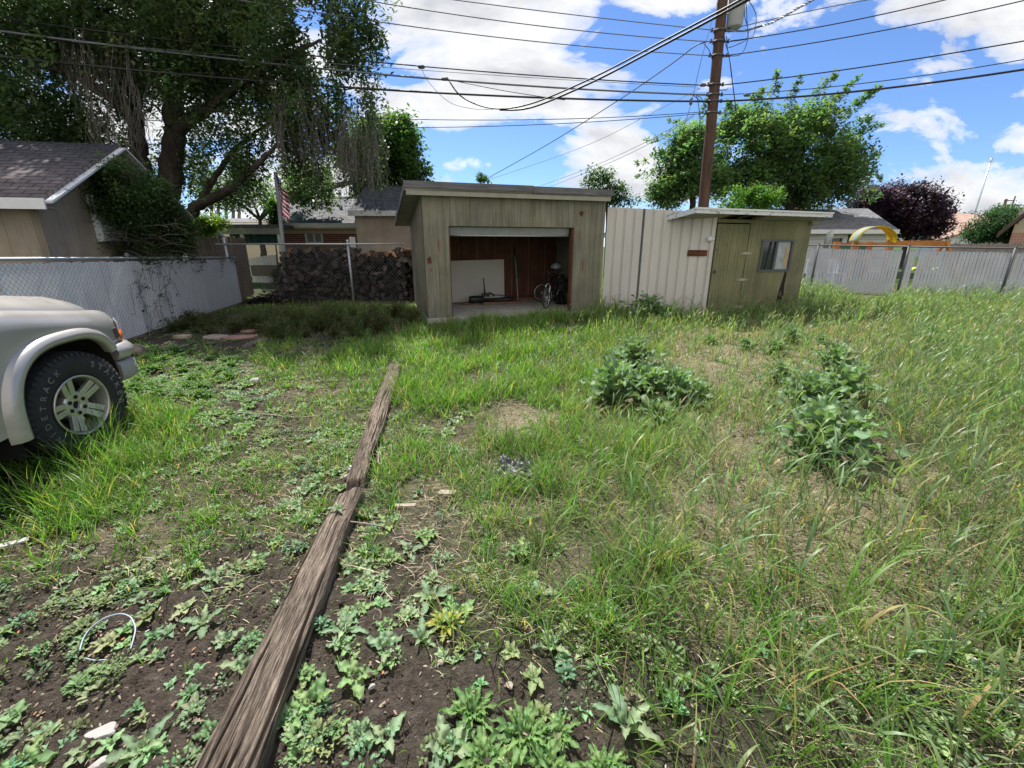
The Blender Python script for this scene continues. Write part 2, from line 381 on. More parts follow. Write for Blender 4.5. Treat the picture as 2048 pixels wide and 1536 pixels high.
BLOBS = [(960, 60, 330, 150, 1.0), (1050, 170, 260, 110, 1.0), (880, 215, 200, 60, .8), (1000, 235, 190, 26, .55), (1210, 300, 150, 55, .95), (1290, 365, 190, 60, .95), (920, 326, 95, 24, .62),
         (1360, 0, 170, 48, .85), (1920, 5, 290, 75, .95), (2050, 60, 110, 80, .8), (1500, 60, 300, 70, .32), (1960, 390, 330, 85, .72), (1980, 265, 330, 60, .42), (1790, 310, 150, 40, .4),
         (300, 120, 620, 330, .95), (620, 380, 330, 150, .9), (-300, 300, 500, 400, .9), (2400, 250, 300, 300, .8), (1150, 420, 300, 40, .6)]
tot = None
for u, v, ru, rv, wgt in BLOBS:
    d0 = ray(u, v); X0, Z0 = d0[0] / d0[1], d0[2] / d0[1]
    d1 = ray(u + ru, v); d2 = ray(u, v - rv)
    rx = abs(d1[0] / d1[1] - X0); rz_ = abs(d2[2] / d2[1] - Z0)
    a = wt.math('DIVIDE', wt.math('SUBTRACT', Xs, X0), rx); b_ = wt.math('DIVIDE', wt.math('SUBTRACT', Zs, Z0), rz_)
    f = wt.math('SUBTRACT', 1.0, wt.math('ADD', wt.math('MULTIPLY', a, a), wt.math('MULTIPLY', b_, b_)))
    f = wt.math('MULTIPLY', wt.math('MAXIMUM', f, 0.0), wgt)
    tot = f if tot is None else wt.math('MAXIMUM', tot, f)
dens = wt.math('ADD', wt.math('MULTIPLY', tot, .56), wt.math('MULTIPLY', wt.math('SUBTRACT', n1, .5), 2.0))
dens = wt.math('ADD', dens, .02)
cm = wt.ramp(dens, [(.17, 0), (.27, .6), (.46, 1)])
shade = wt.ramp(wt.math('ADD', wt.math('MULTIPLY', n2, .8), wt.math('MULTIPLY', dens, .28)), [(.36, (7.2, 7.2, 7.2)), (.54, (5.9, 5.95, 6.1)), (.72, (4.1, 4.25, 4.6))])
sky_c = wt.mix(1.0, sky.outputs[0], (.68, .82, 1.06, 1), 'MULTIPLY')
final = wt.mix(cm, sky_c, shade)
back = wt.ramp(wt.math('SUBTRACT', wt.math('MULTIPLY', gy, -1.0), .02), [(0, 0), (.35, 1)])      # unseen bright cloud cover added behind the viewer as fill for shaded faces
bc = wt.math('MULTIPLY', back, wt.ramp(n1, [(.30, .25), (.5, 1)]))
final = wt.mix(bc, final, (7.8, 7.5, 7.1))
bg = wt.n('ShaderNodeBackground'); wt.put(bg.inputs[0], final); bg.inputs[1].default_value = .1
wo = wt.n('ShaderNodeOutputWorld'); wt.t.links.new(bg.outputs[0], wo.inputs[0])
sc.view_settings.view_transform = 'Standard'; sc.view_settings.look = 'None'; sc.view_settings.exposure = .68; sc.view_settings.gamma = 1
sc.cycles.max_bounces = 6; sc.cycles.diffuse_bounces = 3; sc.cycles.transparent_max_bounces = 8; sc.cycles.use_denoising = True
# ------------------------------------------------------------------ what grows where: (photo pixel u, v) -> lush, height, stalks, straw, weeds
FIELD = np.array([
(60,1480,.03,.06,0,.04,.4),(250,1400,.03,.06,0,.06,.5),(60,1250,.1,.08,0,.15,.6),(300,1250,.06,.06,0,.08,.6),(430,1350,.03,.06,0,.08,.5),(500,1150,.15,.08,0,.2,.7),
(60,1120,.3,.12,0,.45,.2),(250,1080,.28,.1,0,.55,.3),(120,980,1,.24,0,.3,0),(30,920,1,.30,0,.2,0),(280,900,.95,.22,0,.3,0),(330,960,.5,.12,0,.5,.3),(420,1000,.42,.1,0,.5,.5),
(560,1000,.38,.08,0,.5,.6),(640,1000,.2,.07,0,.3,.6),(450,850,.35,.09,0,.3,.6),(560,880,.45,.1,0,.4,.6),(680,850,.45,.1,0,.5,.5),(480,800,.1,.08,0,.1,.5),(600,780,.5,.1,0,.5,.4),
(350,760,.5,.1,0,.3,.9),(300,720,.5,.1,0,.2,1),(420,720,.75,.13,0,.3,.4),(560,720,.9,.17,0,.4,.2),(700,720,.95,.18,0,.5,.1),(740,700,.9,.2,0,.4,.1),(450,685,.03,.05,0,.2,.1),(330,690,.02,.05,0,.15,.2),
(650,680,.12,.1,0,.35,.1),(750,665,.2,.14,0,.3,.1),(600,625,.35,.18,0,.4,0),(720,618,.6,.22,0,.6,0),(540,585,.8,.07,0,.2,0),(530,560,1,.07,0,.1,0),
(850,730,1,.26,0,.4,0),(1000,720,1,.26,0,.4,0),(1000,780,1,.24,0,.4,0),(850,800,.9,.22,0,.4,0),(1150,720,.9,.24,.1,.5,.1),(1000,690,1,.26,0,.4,0),(1100,660,1,.26,.1,.4,0),(880,660,.9,.22,0,.4,0),
(1250,650,1,.36,.5,.4,0),(1350,650,.95,.36,.5,.5,0),(900,860,.18,.1,0,.45,.5),(1030,850,.12,.1,0,.85,.1),(1000,905,.85,.24,0,.6,0),(850,925,.65,.17,0,.5,.4),(1100,900,.75,.2,.15,.6,0),
(830,1000,.4,.12,0,.55,.5),(1000,1020,.6,.18,0,.7,.1),(1100,1050,.85,.28,.15,.6,0),(1250,1000,.65,.28,.5,.8,0),(1230,900,.65,.28,.4,.7,0),(800,1120,.25,.1,0,.35,.6),(950,1130,.5,.12,0,.55,.1),
(1100,1150,.5,.14,.05,.55,.2),(1250,1150,.6,.26,.35,.6,.1),(750,1250,.1,.08,0,.15,.8),(900,1250,.32,.1,0,.3,.5),(1050,1250,.5,.13,0,.35,.3),(1200,1250,.42,.15,.08,.3,.4),(800,1400,.05,.08,0,.04,.7),
(1000,1400,.08,.1,0,.04,.4),(1100,1480,.05,.08,0,.05,.5),(1300,1400,.4,.18,.08,.25,.5),(1450,1450,.3,.25,.2,.25,.4),(700,1480,.03,.05,0,.04,.8),
(1400,1000,.5,.32,.9,.95,0),(1500,1100,.4,.36,1,.9,0),(1650,1050,.45,.38,1,.9,0),(1400,1200,.45,.32,.8,.8,.1),(1600,1250,.4,.36,.9,.7,.3),(1800,1150,.45,.42,1,.9,0),(1950,1000,.8,.45,1,.6,0),
(2000,1250,.5,.38,.8,.5,.5),(1900,1400,.4,.32,.6,.4,.6),(1650,1450,.6,.32,.7,.5,.2),(1500,900,.4,.32,.8,.9,0),(1800,850,.85,.42,1,.6,0),(1950,800,.9,.44,1,.5,0),(1900,700,.75,.4,1,.7,0),
(1700,660,.6,.3,.8,1,0),(1450,720,.3,.2,.35,1,.1),(1400,690,.45,.25,.4,.9,.1),(1500,665,.5,.25,.6,.9,0),(1650,725,.35,.22,.4,1,.1),(1350,760,.4,.22,.35,.8,.1),(1300,700,.7,.25,.3,.6,0),(1620,610,.95,.42,.8,.4,0),
(1800,625,.75,.38,1,.9,0),(2000,640,.75,.38,1,.9,0),(1450,640,.75,.36,.7,.6,0),(1750,590,.6,.1,0,.3,0),(1300,560,.6,.1,0,.3,0),(200,600,.4,.1,0,.3,0),(-300,900,.7,.2,0,.3,.2),(2350,900,.8,.42,1,.6,0),(2350,1300,.5,.4,.8,.5,.2),(-200,1300,.1,.1,0,.2,.5)], float)
for p_ in FIELD:
    if p_[0] < 480 and p_[1] > 1130: p_[5 + 1] = min(1, p_[6] * 1.6 + .1)
    if 1380 < p_[0] and p_[1] < 1120: p_[2] *= .72
    if p_[1] > 780 and p_[0] < 1350 and p_[2] > .16: p_[2] = min(1.1, p_[2] * 1.45)
    if p_[0] > 1390 and p_[1] > 1050: p_[2] = min(1.1, p_[2] * 1.5); p_[3] *= 1.15; p_[4] *= .75
    if 900 < p_[0] < 1390 and 850 < p_[1] < 1300: p_[2] *= 1.25; p_[3] *= 1.2
FIELD = np.concatenate([FIELD, np.array([(150, 940, 1.5, .46, 0, .2, 0), (225, 905, 1.4, .42, 0, .2, 0), (60, 960, 1.4, .44, 0, .2, 0), (300, 870, .9, .2, 0, .3, 0)], float)])
def field(x, y):
    u, v, _ = proj(np.asarray(x, float), np.asarray(y, float)); v = np.minimum(v, 1600)
    out = np.zeros((len(u), 5)); W = np.zeros(len(u))
    for p in FIELD:
        d2 = ((u - p[0]) / 1.25) ** 2 + ((v - p[1]) * (1.0 + 300.0 / max(40, abs(p[1] - 480)) * .35)) ** 2
        k = 1 / (d2 + 600) ** 1.9
        W += k; out += k[:, None] * p[2:]
    return out / W[:, None]
# ------------------------------------------------------------------ plants: leaves and blades as strips
def strips(base, az, th0, th1, L, W, K=4, prof=None, mid=False, lobes=None, lob=.35, abend=None, fold=.25, wavy=0.0, col=None, tip=None, dark=.75, twist=None):
    N = len(base); t = np.linspace(0, 1, K + 1)
    th = th0[:, None] + (th1 - th0)[:, None] * t[None]
    dl = L[:, None] / K
    r = np.concatenate([np.zeros((N, 1)), np.cumsum(np.sin((th[:, 1:] + th[:, :-1]) / 2) * dl, 1)], 1)
    z = np.concatenate([np.zeros((N, 1)), np.cumsum(np.cos((th[:, 1:] + th[:, :-1]) / 2) * dl, 1)], 1)
    D = np.stack([np.cos(az), np.sin(az)], 1)
    if abend is None: C = np.stack([base[:, 0, None] + r * D[:, 0, None], base[:, 1, None] + r * D[:, 1, None], base[:, 2, None] + z], 2)
    else:
        am = az[:, None] + abend[:, None] * (t[None, 1:] - .5); ds = np.diff(r, axis=1); Z0 = np.zeros((N, 1))
        C = np.stack([base[:, 0, None] + np.concatenate([Z0, np.cumsum(ds * np.cos(am), 1)], 1), base[:, 1, None] + np.concatenate([Z0, np.cumsum(ds * np.sin(am), 1)], 1), base[:, 2, None] + z], 2)
    tw = np.zeros(N) if twist is None else twist
    pa = az + math.pi / 2 + tw
    Pp = np.stack([np.cos(pa), np.sin(pa), np.zeros(N)], 1)[:, None, :]
    if prof is None: prof = np.clip((1 - t) ** .7, .04, 1) * np.clip(.55 + t * 3, 0, 1)
    wd = W[:, None] * prof[None]
    n_ = np.stack([-np.cos(th) * D[:, 0, None], -np.cos(th) * D[:, 1, None], np.sin(th)], 2)
    if col is None: col = np.tile([.1, .18, .04], (N, 1))
    if tip is None: tip = col
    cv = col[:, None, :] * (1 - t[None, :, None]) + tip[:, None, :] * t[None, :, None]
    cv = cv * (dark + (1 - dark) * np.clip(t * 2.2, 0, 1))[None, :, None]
    if not mid:
        V = np.stack([C - Pp * wd[..., None] / 2, C + Pp * wd[..., None] / 2], 2).reshape(-1, 3)
        cc = np.repeat(cv[:, :, None, :], 2, 2).reshape(-1, 3); m = 2
    else:
        if lobes:
            ph = (t * lobes) % 1.0; saw = np.where(ph < .6, ph / .6, (1 - ph) / .4)
            wl = wd * (1 - lob + lob * saw[None]); sh = .35
            wr = wd * (1 - lob + lob * np.roll(saw, 0)[None])
        else: wl = wr = wd
        wv = wavy * W[:, None] * np.sin(t[None] * 17 + np.arange(N)[:, None] * 1.7); wv2 = wavy * W[:, None] * np.sin(t[None] * 15 + 2 + np.arange(N)[:, None] * 2.3)
        V = np.stack([C - Pp * wl[..., None] / 2 + n_ * (fold * wl + wv)[..., None], C, C + Pp * wr[..., None] / 2 + n_ * (fold * wr + wv2)[..., None]], 2).reshape(-1, 3)
        c3 = np.stack([cv * .92, cv * 1.45 + .02, cv * .97], 2); cc = c3.reshape(-1, 3); m = 3
    b = (np.arange(N) * (K + 1) * m)[:, None] + (np.arange(K) * m)[None]
    b = b.ravel(); F = []
    for j in range(m - 1): F.append(np.stack([b + j, b + j + 1, b + m + j + 1, b + m + j], 1))
    return V, np.concatenate(F), cc, C
def merge(parts):
    V, F, C = [], [], []; n = 0
    for v, f, c in parts: V.append(v); F.append(f + n); C.append(c); n += len(v)
    return np.concatenate(V), np.concatenate(F), np.concatenate(C)
OVAL = lambda K: np.sin(np.linspace(.12, .985, K + 1) * math.pi) ** .8
def U(a, b, n): return rng.uniform(a, b, n)
def jcol(base, n, v=.25, hue=.12):
    k = 1 + U(-v, v, n)[:, None]; h = U(-hue, hue, n)
    c = np.array(base)[None] * k; c[:, 0] *= 1 + h * 1.4; c[:, 2] *= 1 - h * .2
    return c
# ------------------------------------------------------------------ ground
def build_ground():
    def axis(lo, hi, fine_lo, fine_hi, f, c):
        a = [fine_lo]
        while a[-1] < fine_hi: a.append(a[-1] + f)
        st = f
        while a[-1] < hi: st = min(st * 1.35, c); a.append(a[-1] + st)
        st = f
        while a[0] > lo: st = min(st * 1.35, c); a.insert(0, a[0] - st)
        return np.array(a)
    xs = axis(-320, 320, -3.6, 3.6, .022, 40); ys = axis(-60, 420, .4, 4.6, .022, 40)
    X, Y = np.meshgrid(xs, ys); x = X.ravel(); y = Y.ravel()
    near = np.clip(1.4 - np.hypot(x, y - 6) / 30, 0, 1)
    z = hz(x, y) * near
    rough = .034 * (vnoise(x, y, .075, 11) - .5) + .02 * (vnoise(x, y, .04, 12) - .5)
    z = z + rough * (np.hypot(x, y) < 6)
    fl = field(x, y); inside = (y > .2) & (y < 30)
    straw = np.where(inside, fl[:, 3], .3); lush = np.where(inside, fl[:, 0], .6)
    nx, ny = len(xs), len(ys)
    i = (np.arange(ny - 1)[:, None] * nx + np.arange(nx - 1)[None]).ravel()
    F = np.stack([i, i + 1, i + nx + 1, i + nx], 1)
    far = np.clip((np.hypot(x, y) - 17) / 6, 0, 1)
    col = np.stack([straw, lush, far], 1)
    t = NT('soil_and_thatch'); c = t.coord(src='obj'); a = t.n('ShaderNodeAttribute', attribute_name='col').outputs['Color']
    sp = t.n('ShaderNodeSeparateColor'); t.put(sp.inputs[0], a)
    n1_ = t.noise(c, 3.2, 8, .7); n2_ = t.noise(c, 30, 6, .7); n3 = t.noise(c, 120, 4, .6)
    soil = t.ramp(n2_, [(.25, (.032, .025, .020)), (.5, (.092, .073, .058)), (.75, (.18, .15, .122))])
    thatch = t.ramp(n3, [(.3, (.15, .118, .08)), (.52, (.38, .31, .215)), (.72, (.56, .48, .35))])
    st = t.math('ADD', t.math('MULTIPLY', sp.outputs[0], 1.0), t.math('MULTIPLY', t.math('SUBTRACT', n1_, .5), 1.1))
    k = t.mix(t.ramp(st, [(.38, 0), (.72, .85)]), soil, thatch)
    gr = t.ramp(n2_, [(.3, (.035, .06, .018)), (.7, (.075, .12, .035))])
    k = t.mix(t.math('MULTIPLY', sp.outputs[1], .45), k, gr)
    lawn = t.ramp(n1_, [(.3, (.05, .085, .022)), (.7, (.09, .14, .04))])
    k = t.mix(sp.outputs[2], k, lawn)
    h = t.math('ADD', n2_, t.math('MULTIPLY', n3, .5))
    m = t.done(t.bsdf(k, .95, t.bump(h, 1.0, .03), .15))
    o = np_mesh('ground', np.stack([x, y, z], 1), F, m, None, col, origin=(0, 0, 0), smooth=True)
    tag(o, kind='structure')
build_ground()
# footprints no plant may grow through
TIES = [((-.768, .45), (-.992, 2.43)), ((-1.0, 2.47), (-1.53, 5.6))]
SHED_A = line_frame((-1.68, 8.8), (1.98, 9.99)); SHED_B = line_frame((4.24, 9.78), (6.97, 10.85))
def clear_of(x, y):
    ok = np.ones(len(x), bool)
    for p, q in TIES:
        p = np.array(p); q = np.array(q); L = np.linalg.norm(q - p); tt = (q - p) / L
        s = (x - p[0]) * tt[0] + (y - p[1]) * tt[1]; d = np.abs((x - p[0]) * -tt[1] + (y - p[1]) * tt[0])
        ok &= ~((s > -.02) & (s < L + .02) & (d < .085))
    for fr, w_, dd in ((SHED_A, 3.85, 2.6), (SHED_B, 2.95, 3.0)):
        s = (x - fr.o[0]) * fr.c + (y - fr.o[1]) * fr.n; d = -(x - fr.o[0]) * fr.n + (y - fr.o[1]) * fr.c
        ok &= ~((s > -.02) & (s < w_) & (d > -.02) & (d < dd))
    ok &= ~((np.hypot(x - .02, y - 2.68) < .17))
    for uu, vv, r_ in ((1225, 812, .26), (1290, 800, .3), (1350, 808, .24), (1265, 735, .36), (1625, 925, .24), (1690, 905, .22), (1610, 835, .26), (1680, 815, .28), (1660, 755, .3)):
        g_ = G(uu, vv); ok &= ~((np.hypot(x - g_[0], y - g_[1]) < r_) & (vnoise(x, y, .09, 91) > .22))
        g2 = g_ - np.array([0, .30, 0]); ok &= ~((np.hypot(x - g2[0], y - g2[1]) < r_ * .8) & (vnoise(x, y, .09, 92) > .42))
    return ok
# ------------------------------------------------------------------ timbers on the ground
def build_tie(p, q, wdt, zt, label, seed, sag, taper):
    p = np.array(p); q = np.array(q); L = np.linalg.norm(q - p); t = (q - p) / L; nrm = np.array([-t[1], t[0]])
    nu = int(L / .012); prof = []
    hw = wdt / 2
    for k in range(9): prof.append((-hw, -.08 + (zt + .06) * k / 8))
    for k in range(1, 80): prof.append((-hw + wdt * k / 80, zt))
    for k in range(9): prof.append((hw, zt - .02 - (zt + .06) * k / 8))
    prof = np.array(prof); m = len(prof)
    s = np.linspace(0, L, nu); S, K = np.meshgrid(s, np.arange(m), indexing='ij')
    a = prof[K, 0] * np.interp(S / L, [0, .5, 1], taper); z = prof[K, 1].copy(); hw0 = hw; hw = np.interp(S / L, [0, .5, 1], taper) * hw0
    per = a * 1.0 + z * .7
    wob = .02 * (vnoise(S, per * 0, .35, seed) - .5)
    n1 = vnoise(S * .022, per + wob * .4, .0055, seed + 1); n2 = vnoise(S * .035, per + wob * .6, .013, seed + 2); n3 = vnoise(S, per, .12, seed + 3)
    h = .45 * n1 + .55 * n2
    crack = np.clip((.34 - n2) * 6, 0, 1) * np.clip(vnoise(S, per * .6, .5, seed + 9) * 2.2 - .5, 0, 1)
    disp = .0045 * (h - .6) - .007 * crack + .012 * (n3 - .5) - .05 * np.clip(vnoise(S, per * .5, .22, seed + 8) - .78, 0, 1)
    edge = np.clip((np.abs(a) - hw * .8) / (hw * .2), 0, 1) * (z > zt - .015)
    z = z + np.where(np.abs(a) < hw - 1e-6, disp, 0) - .014 * edge * (.4 + n3)
    a = a + np.where(np.abs(a) >= hw - 1e-6, np.sign(a) * disp, 0) + .012 * (vnoise(S, S * 0, .5, seed + 5) - .5)
    endf = np.minimum(S, L - S); rag = np.clip(1 - endf / (.04 + .10 * vnoise(per, per * 0, .03, seed + 6)), 0, 1)
    z = z - rag * .07 - sag * (S / L)
    P = np.stack([p[0] + t[0] * S + nrm[0] * a, p[1] + t[1] * S + nrm[1] * a, z], 2).reshape(-1, 3)
    P[:, 2] += hz(P[:, 0], P[:, 1]) * .3
    i = (np.arange(nu - 1)[:, None] * m + np.arange(m - 1)[None]).ravel()
    F = np.stack([i, i + 1, i + m + 1, i + m], 1)
    col = np.repeat((h * (1 - crack * .7))[..., None], 3, 2).reshape(-1, 3)
    tag(np_mesh('railroad_tie', P, F, M['tie'], None, col, np.stack([S, a, z], 2).reshape(-1, 3), smooth=True), label, 'timber')
build_tie(*TIES[0], .185, .105, 'long weathered brown timber with deep cracks, the nearer one, running out of the foreground', 20, .02, (1.0, .86, .70))
build_tie(*TIES[1], .165, .07, 'greyer weathered timber half sunk in grass, end to end beyond the cracked near timber', 40, .03, (.70, 1.0, .9))
# ------------------------------------------------------------------ open-fronted shed
F1 = SHED_A; LW = 3.85; DW = 2.4
def s1(u, v, d=0): return F1.hit(u, v, d)
sh = thing('open_shed', 'weathered olive wooden shed with its wide garage opening open and a sloping flat roof', 'shed', F1.w((LW / 2, 0, 0))[0])
jl = s1(903, 600)[0]; jr = s1(1144.5, 560)[0]; HT = (s1(905, 451)[1] + s1(1148, 456)[1]) / 2; WT = s1(1000, 372, -.15)[1] - .17; WB = WT - .42
b = MB(F1)                      # front wall round the opening, in one board-clad piece
b.box(0, jl, 0, .10, .02, HT); b.box(jr, LW, 0, .10, .02, HT); b.box(0, LW, 0, .10, HT, WT)
b.build('front_wall', M['olive'], sh)
def slope_z(d): return WT - (WT - WB) * d / DW
for nm, a0, a1 in (('side_wall', .0, .09), ('side_wall', LW - .09, LW)):
    fr = Frame(*F1.w((a0 if a0 == 0 else a1, .1, 0))[0][:2], F1.ang + math.pi / 2)
    bb = MB(fr); k = 1 if a0 == 0 else -1
    o_ = [(0, .02), (DW - .1, .02), (DW - .1, slope_z(DW)), (0, slope_z(.1))]
    if a0 == 0: bb.prism(o_, -.09, 0)
    else: bb.prism(o_, 0, .09)
    bb.build(nm, M['olive'], sh)
b = MB(F1); b.box(.09, LW - .09, DW - .08, DW, .02, WB - .02); b.build('back_wall', M['red_ply'], sh)
b = MB(F1)
for k in range(9):
    x = .20 + k * .46
    b.box(x, x + .02, DW - .10, DW - .083, .06, WB - .08)
b.box(.09, LW - .09, DW - .17, DW - .083, .08, .17)
b.build('wall_batten', M['stud'], sh)
b = MB(F1); b.box(-.02, LW + .02, -.06, DW + .02, -.2, .10); b.build('floor_slab', M['concrete'], sh)
b = MB(F1)                      # jamb trim inside the opening
b.box(jr - .035, jr - .002, .02, .14, .10, HT - .002); b.build('door_jamb', M['red_ply'], sh); b = MB(F1); b.box(jl + .002, jl + .02, .02, .14, .10, HT - .002); b.build('door_jamb', M['red_ply'], sh)
OH = .13; OL = .30; RT = WT + .02
def roofz(d): return RT + .0 - (RT - WB - .02) * d / DW
b = MB(F1); dF, dB = -OH, DW + .35
b.add([(-OL, dF, roofz(dF)), (LW + .05, dF, roofz(dF)), (LW + .05, dB, roofz(dB)), (-OL, dB, roofz(dB)), (-OL, dF, roofz(dF) + .10), (LW + .05, dF, roofz(dF) + .10), (LW + .05, dB, roofz(dB) + .10), (-OL, dB, roofz(dB) + .10)],
      [(0, 3, 2, 1), (4, 5, 6, 7), (0, 1, 5, 4), (1, 2, 6, 5), (2, 3, 7, 6), (3, 0, 4, 7)])
rf = b.build('roof', M['soffit'], sh)
b = MB(F1)
for a0, a1, dz in ((-OL - .02, LW * .56, .012), (LW * .56 + .004, LW + .08, -.004)):
    b.box(a0, a1, dF - .03, dF - .002, roofz(dF) + .03 + dz, roofz(dF) + .145 + dz)
b.build('fascia_board', M['fascia_grey'], rf)
b = MB(F1); b.box(-OL + .02, LW + .03, dF - .0, dF + .02, roofz(dF) - .075, roofz(dF) + .028)
b.build('under_fascia', M['soffit'], rf)
b = MB(F1); b.bar((-OL - .012, dF, roofz(dF) + .06), (-OL - .012, dB, roofz(dB) + .06), .02, .13); b.build('barge_board', M['fascia_grey'], rf)
b = MB(F1); b.add([(-OL - .02, dF - .02, roofz(dF) + .152), (LW + .07, dF - .02, roofz(dF) + .147), (LW + .07, dB, roofz(dB) + .13), (-OL - .02, dB, roofz(dB) + .13)], [(0, 1, 2, 3)])
b.build('roofing_felt', M['shingle_dark'], rf)
g = MB(F1)                      # the tilted-up garage door: only its lower edge hangs below the header
g.add([(jl + .03, .13, HT - .015), (jr - .05, .13, HT - .015), (jr - .05, .18, HT - .165), (jl + .03, .18, HT - .165), (jl + .03, .17, HT + .02), (jr - .05, .17, HT + .02), (jr - .05, 2.1, HT - .02), (jl + .03, 2.1, HT - .02), (jr - .05, 2.1, HT - .07), (jl + .03, 2.1, HT - .07)],
      [(0, 1, 2, 3), (3, 2, 8, 9), (0, 4, 5, 1), (4, 7, 6, 5), (7, 9, 8, 6)])
gd = g.build('garage_door', M['alu'], sh)
g = MB(F1); g.tube([F1 and (jl + .03, .175, HT - .17), (jr - .05, .175, HT - .17)], .014, 8); g.build('bottom_rail', M['galv'], gd)
# peeled patches of bare red wood on the boards (raised chips edge)
for (u, v, wd, hh) in ((877, 492, .022, .34), (859, 522, .05, .15), (862, 540, .03, .08), (1165, 532, .025, .26), (1163, 427, .05, .09), (855, 600, .03, .12), (1160, 470, .02, .2)):
    s_, z_ = s1(u, v); o_ = []
    for k in range(14):
        a = k / 14 * 2 * math.pi; r = 1 + random.uniform(-.45, .3); o_.append((s_ + wd * r * math.cos(a), z_ + hh / 2 * r * math.sin(a)))
    bb = MB(F1); bb.prism(o_, -.004, .002); bb.build('bare_wood_patch', M['rust_wood'] if wd > .03 else M['stud'], sh)
# ---- contents
sA, zA = s1(906, 520, DW - .3); 
b = MB(F1); x0 = s1(900, 560, DW - .22)[0] - .3; x1 = s1(1008, 560, DW - .22)[0]
zt0 = s1(920, 522, DW - .2)[1]
b.prism([(x0, .13), (x1 + .01, .13), (x1, zt0 + .03), (x0, zt0)], DW - .22, DW - .19)
tag(b.build('sheet_board', M['white_board'], None), 'big plain off-white sheet board standing against the inside back wall of the open shed', 'board')
b = MB(F1); p0 = s1(1037, 605, DW - .35); p1 = s1(1029, 495, DW - .16)
b.tube([(p0[0], DW - .32, max(.11, p0[1])), ((p0[0] * .55 + p1[0] * .45), DW - .25, .11 + (p1[1] - .11) * .45)], .013, 8)
pr = thing('tool_handle', 'slim green and pale tool handle leaning on the reddish back wall of the shed', 'tool handle', F1.w((p0[0], DW - .32, .1))[0])
b.build('bare_shaft', m_plain('bare_handle', (.42, .36, .32), .6), pr)
b = MB(F1); b.tube([((p0[0] * .55 + p1[0] * .45), DW - .25, .11 + (p1[1] - .11) * .45), ((p0[0] * .14 + p1[0] * .86), DW - .185, .11 + (p1[1] - .11) * .86)], .0135, 8)
b.build('green_shaft', m_plain('green_handle', (.06, .42, .16), .5), pr)
b = MB(F1); b.tube([((p0[0] * .14 + p1[0] * .86), DW - .185, .11 + (p1[1] - .11) * .86), (p1[0], DW - .165, p1[1])], .016, 8); b.build('grip', M['black'], pr)
# floor jack / black steel assembly on the slab
jx = s1(955, 605, DW - .55)[0]; jd = DW - .55
jk = thing('black_jack', 'low black steel jack with an upright lever lying on the slab before the white board', 'jack', F1.w((jx, jd, .1))[0])
b = MB(F1); b.lathe([(0, 0), (.085, 0), (.095, .03), (.095, .34), (.07, .36), (0, .36)], (jx - .20, jd, .22), 'x', 16); b.lathe([(0, 0), (.05, 0), (.055, .5), (.07, .52), (.07, .78), (.05, .8), (0, .8)], (jx + .14, jd, .19), 'x', 16); b.build('cylinder_body', M['black'], jk)
b = MB(F1); b.tube([(jx + .20, jd, .3), (jx + .18, jd, .48), (jx + .165, jd, .74)], [.03, .018, .013], 8); b.build('lever', M['black'], jk)
b = MB(F1); b.box(jx + .12, jx + .3, jd - .06, jd + .06, .29, .37); b.bar((jx + .3, jd, .38), (jx + .44, jd, .30), .05, .05); b.bar((jx + .4, jd, .32), (jx + .78, jd, .29), .022, .022); b.box(jx + .74, jx + .79, jd - .03, jd + .03, .26, .36)
b.build('linkage', M['black'], jk, .004)
for k, (dx, dd, L_) in enumerate(((-.75, .2, 1.9), (-.35, .02, 1.5), (.1, -.12, .9))):
    b = MB(F1); b.box(jx + dx, jx + dx + L_, jd + dd - .045, jd + dd + .04, .101, .135 + .012 * k)
    tag(b.build('lumber_strip', M['stud'], None, .003), ['longest dusty lumber strip on the shed slab along the back wall', 'dusty lumber strip on the shed slab under the black jack', 'shortest lumber strip on the shed slab in front of the black jack'][k], 'lumber')
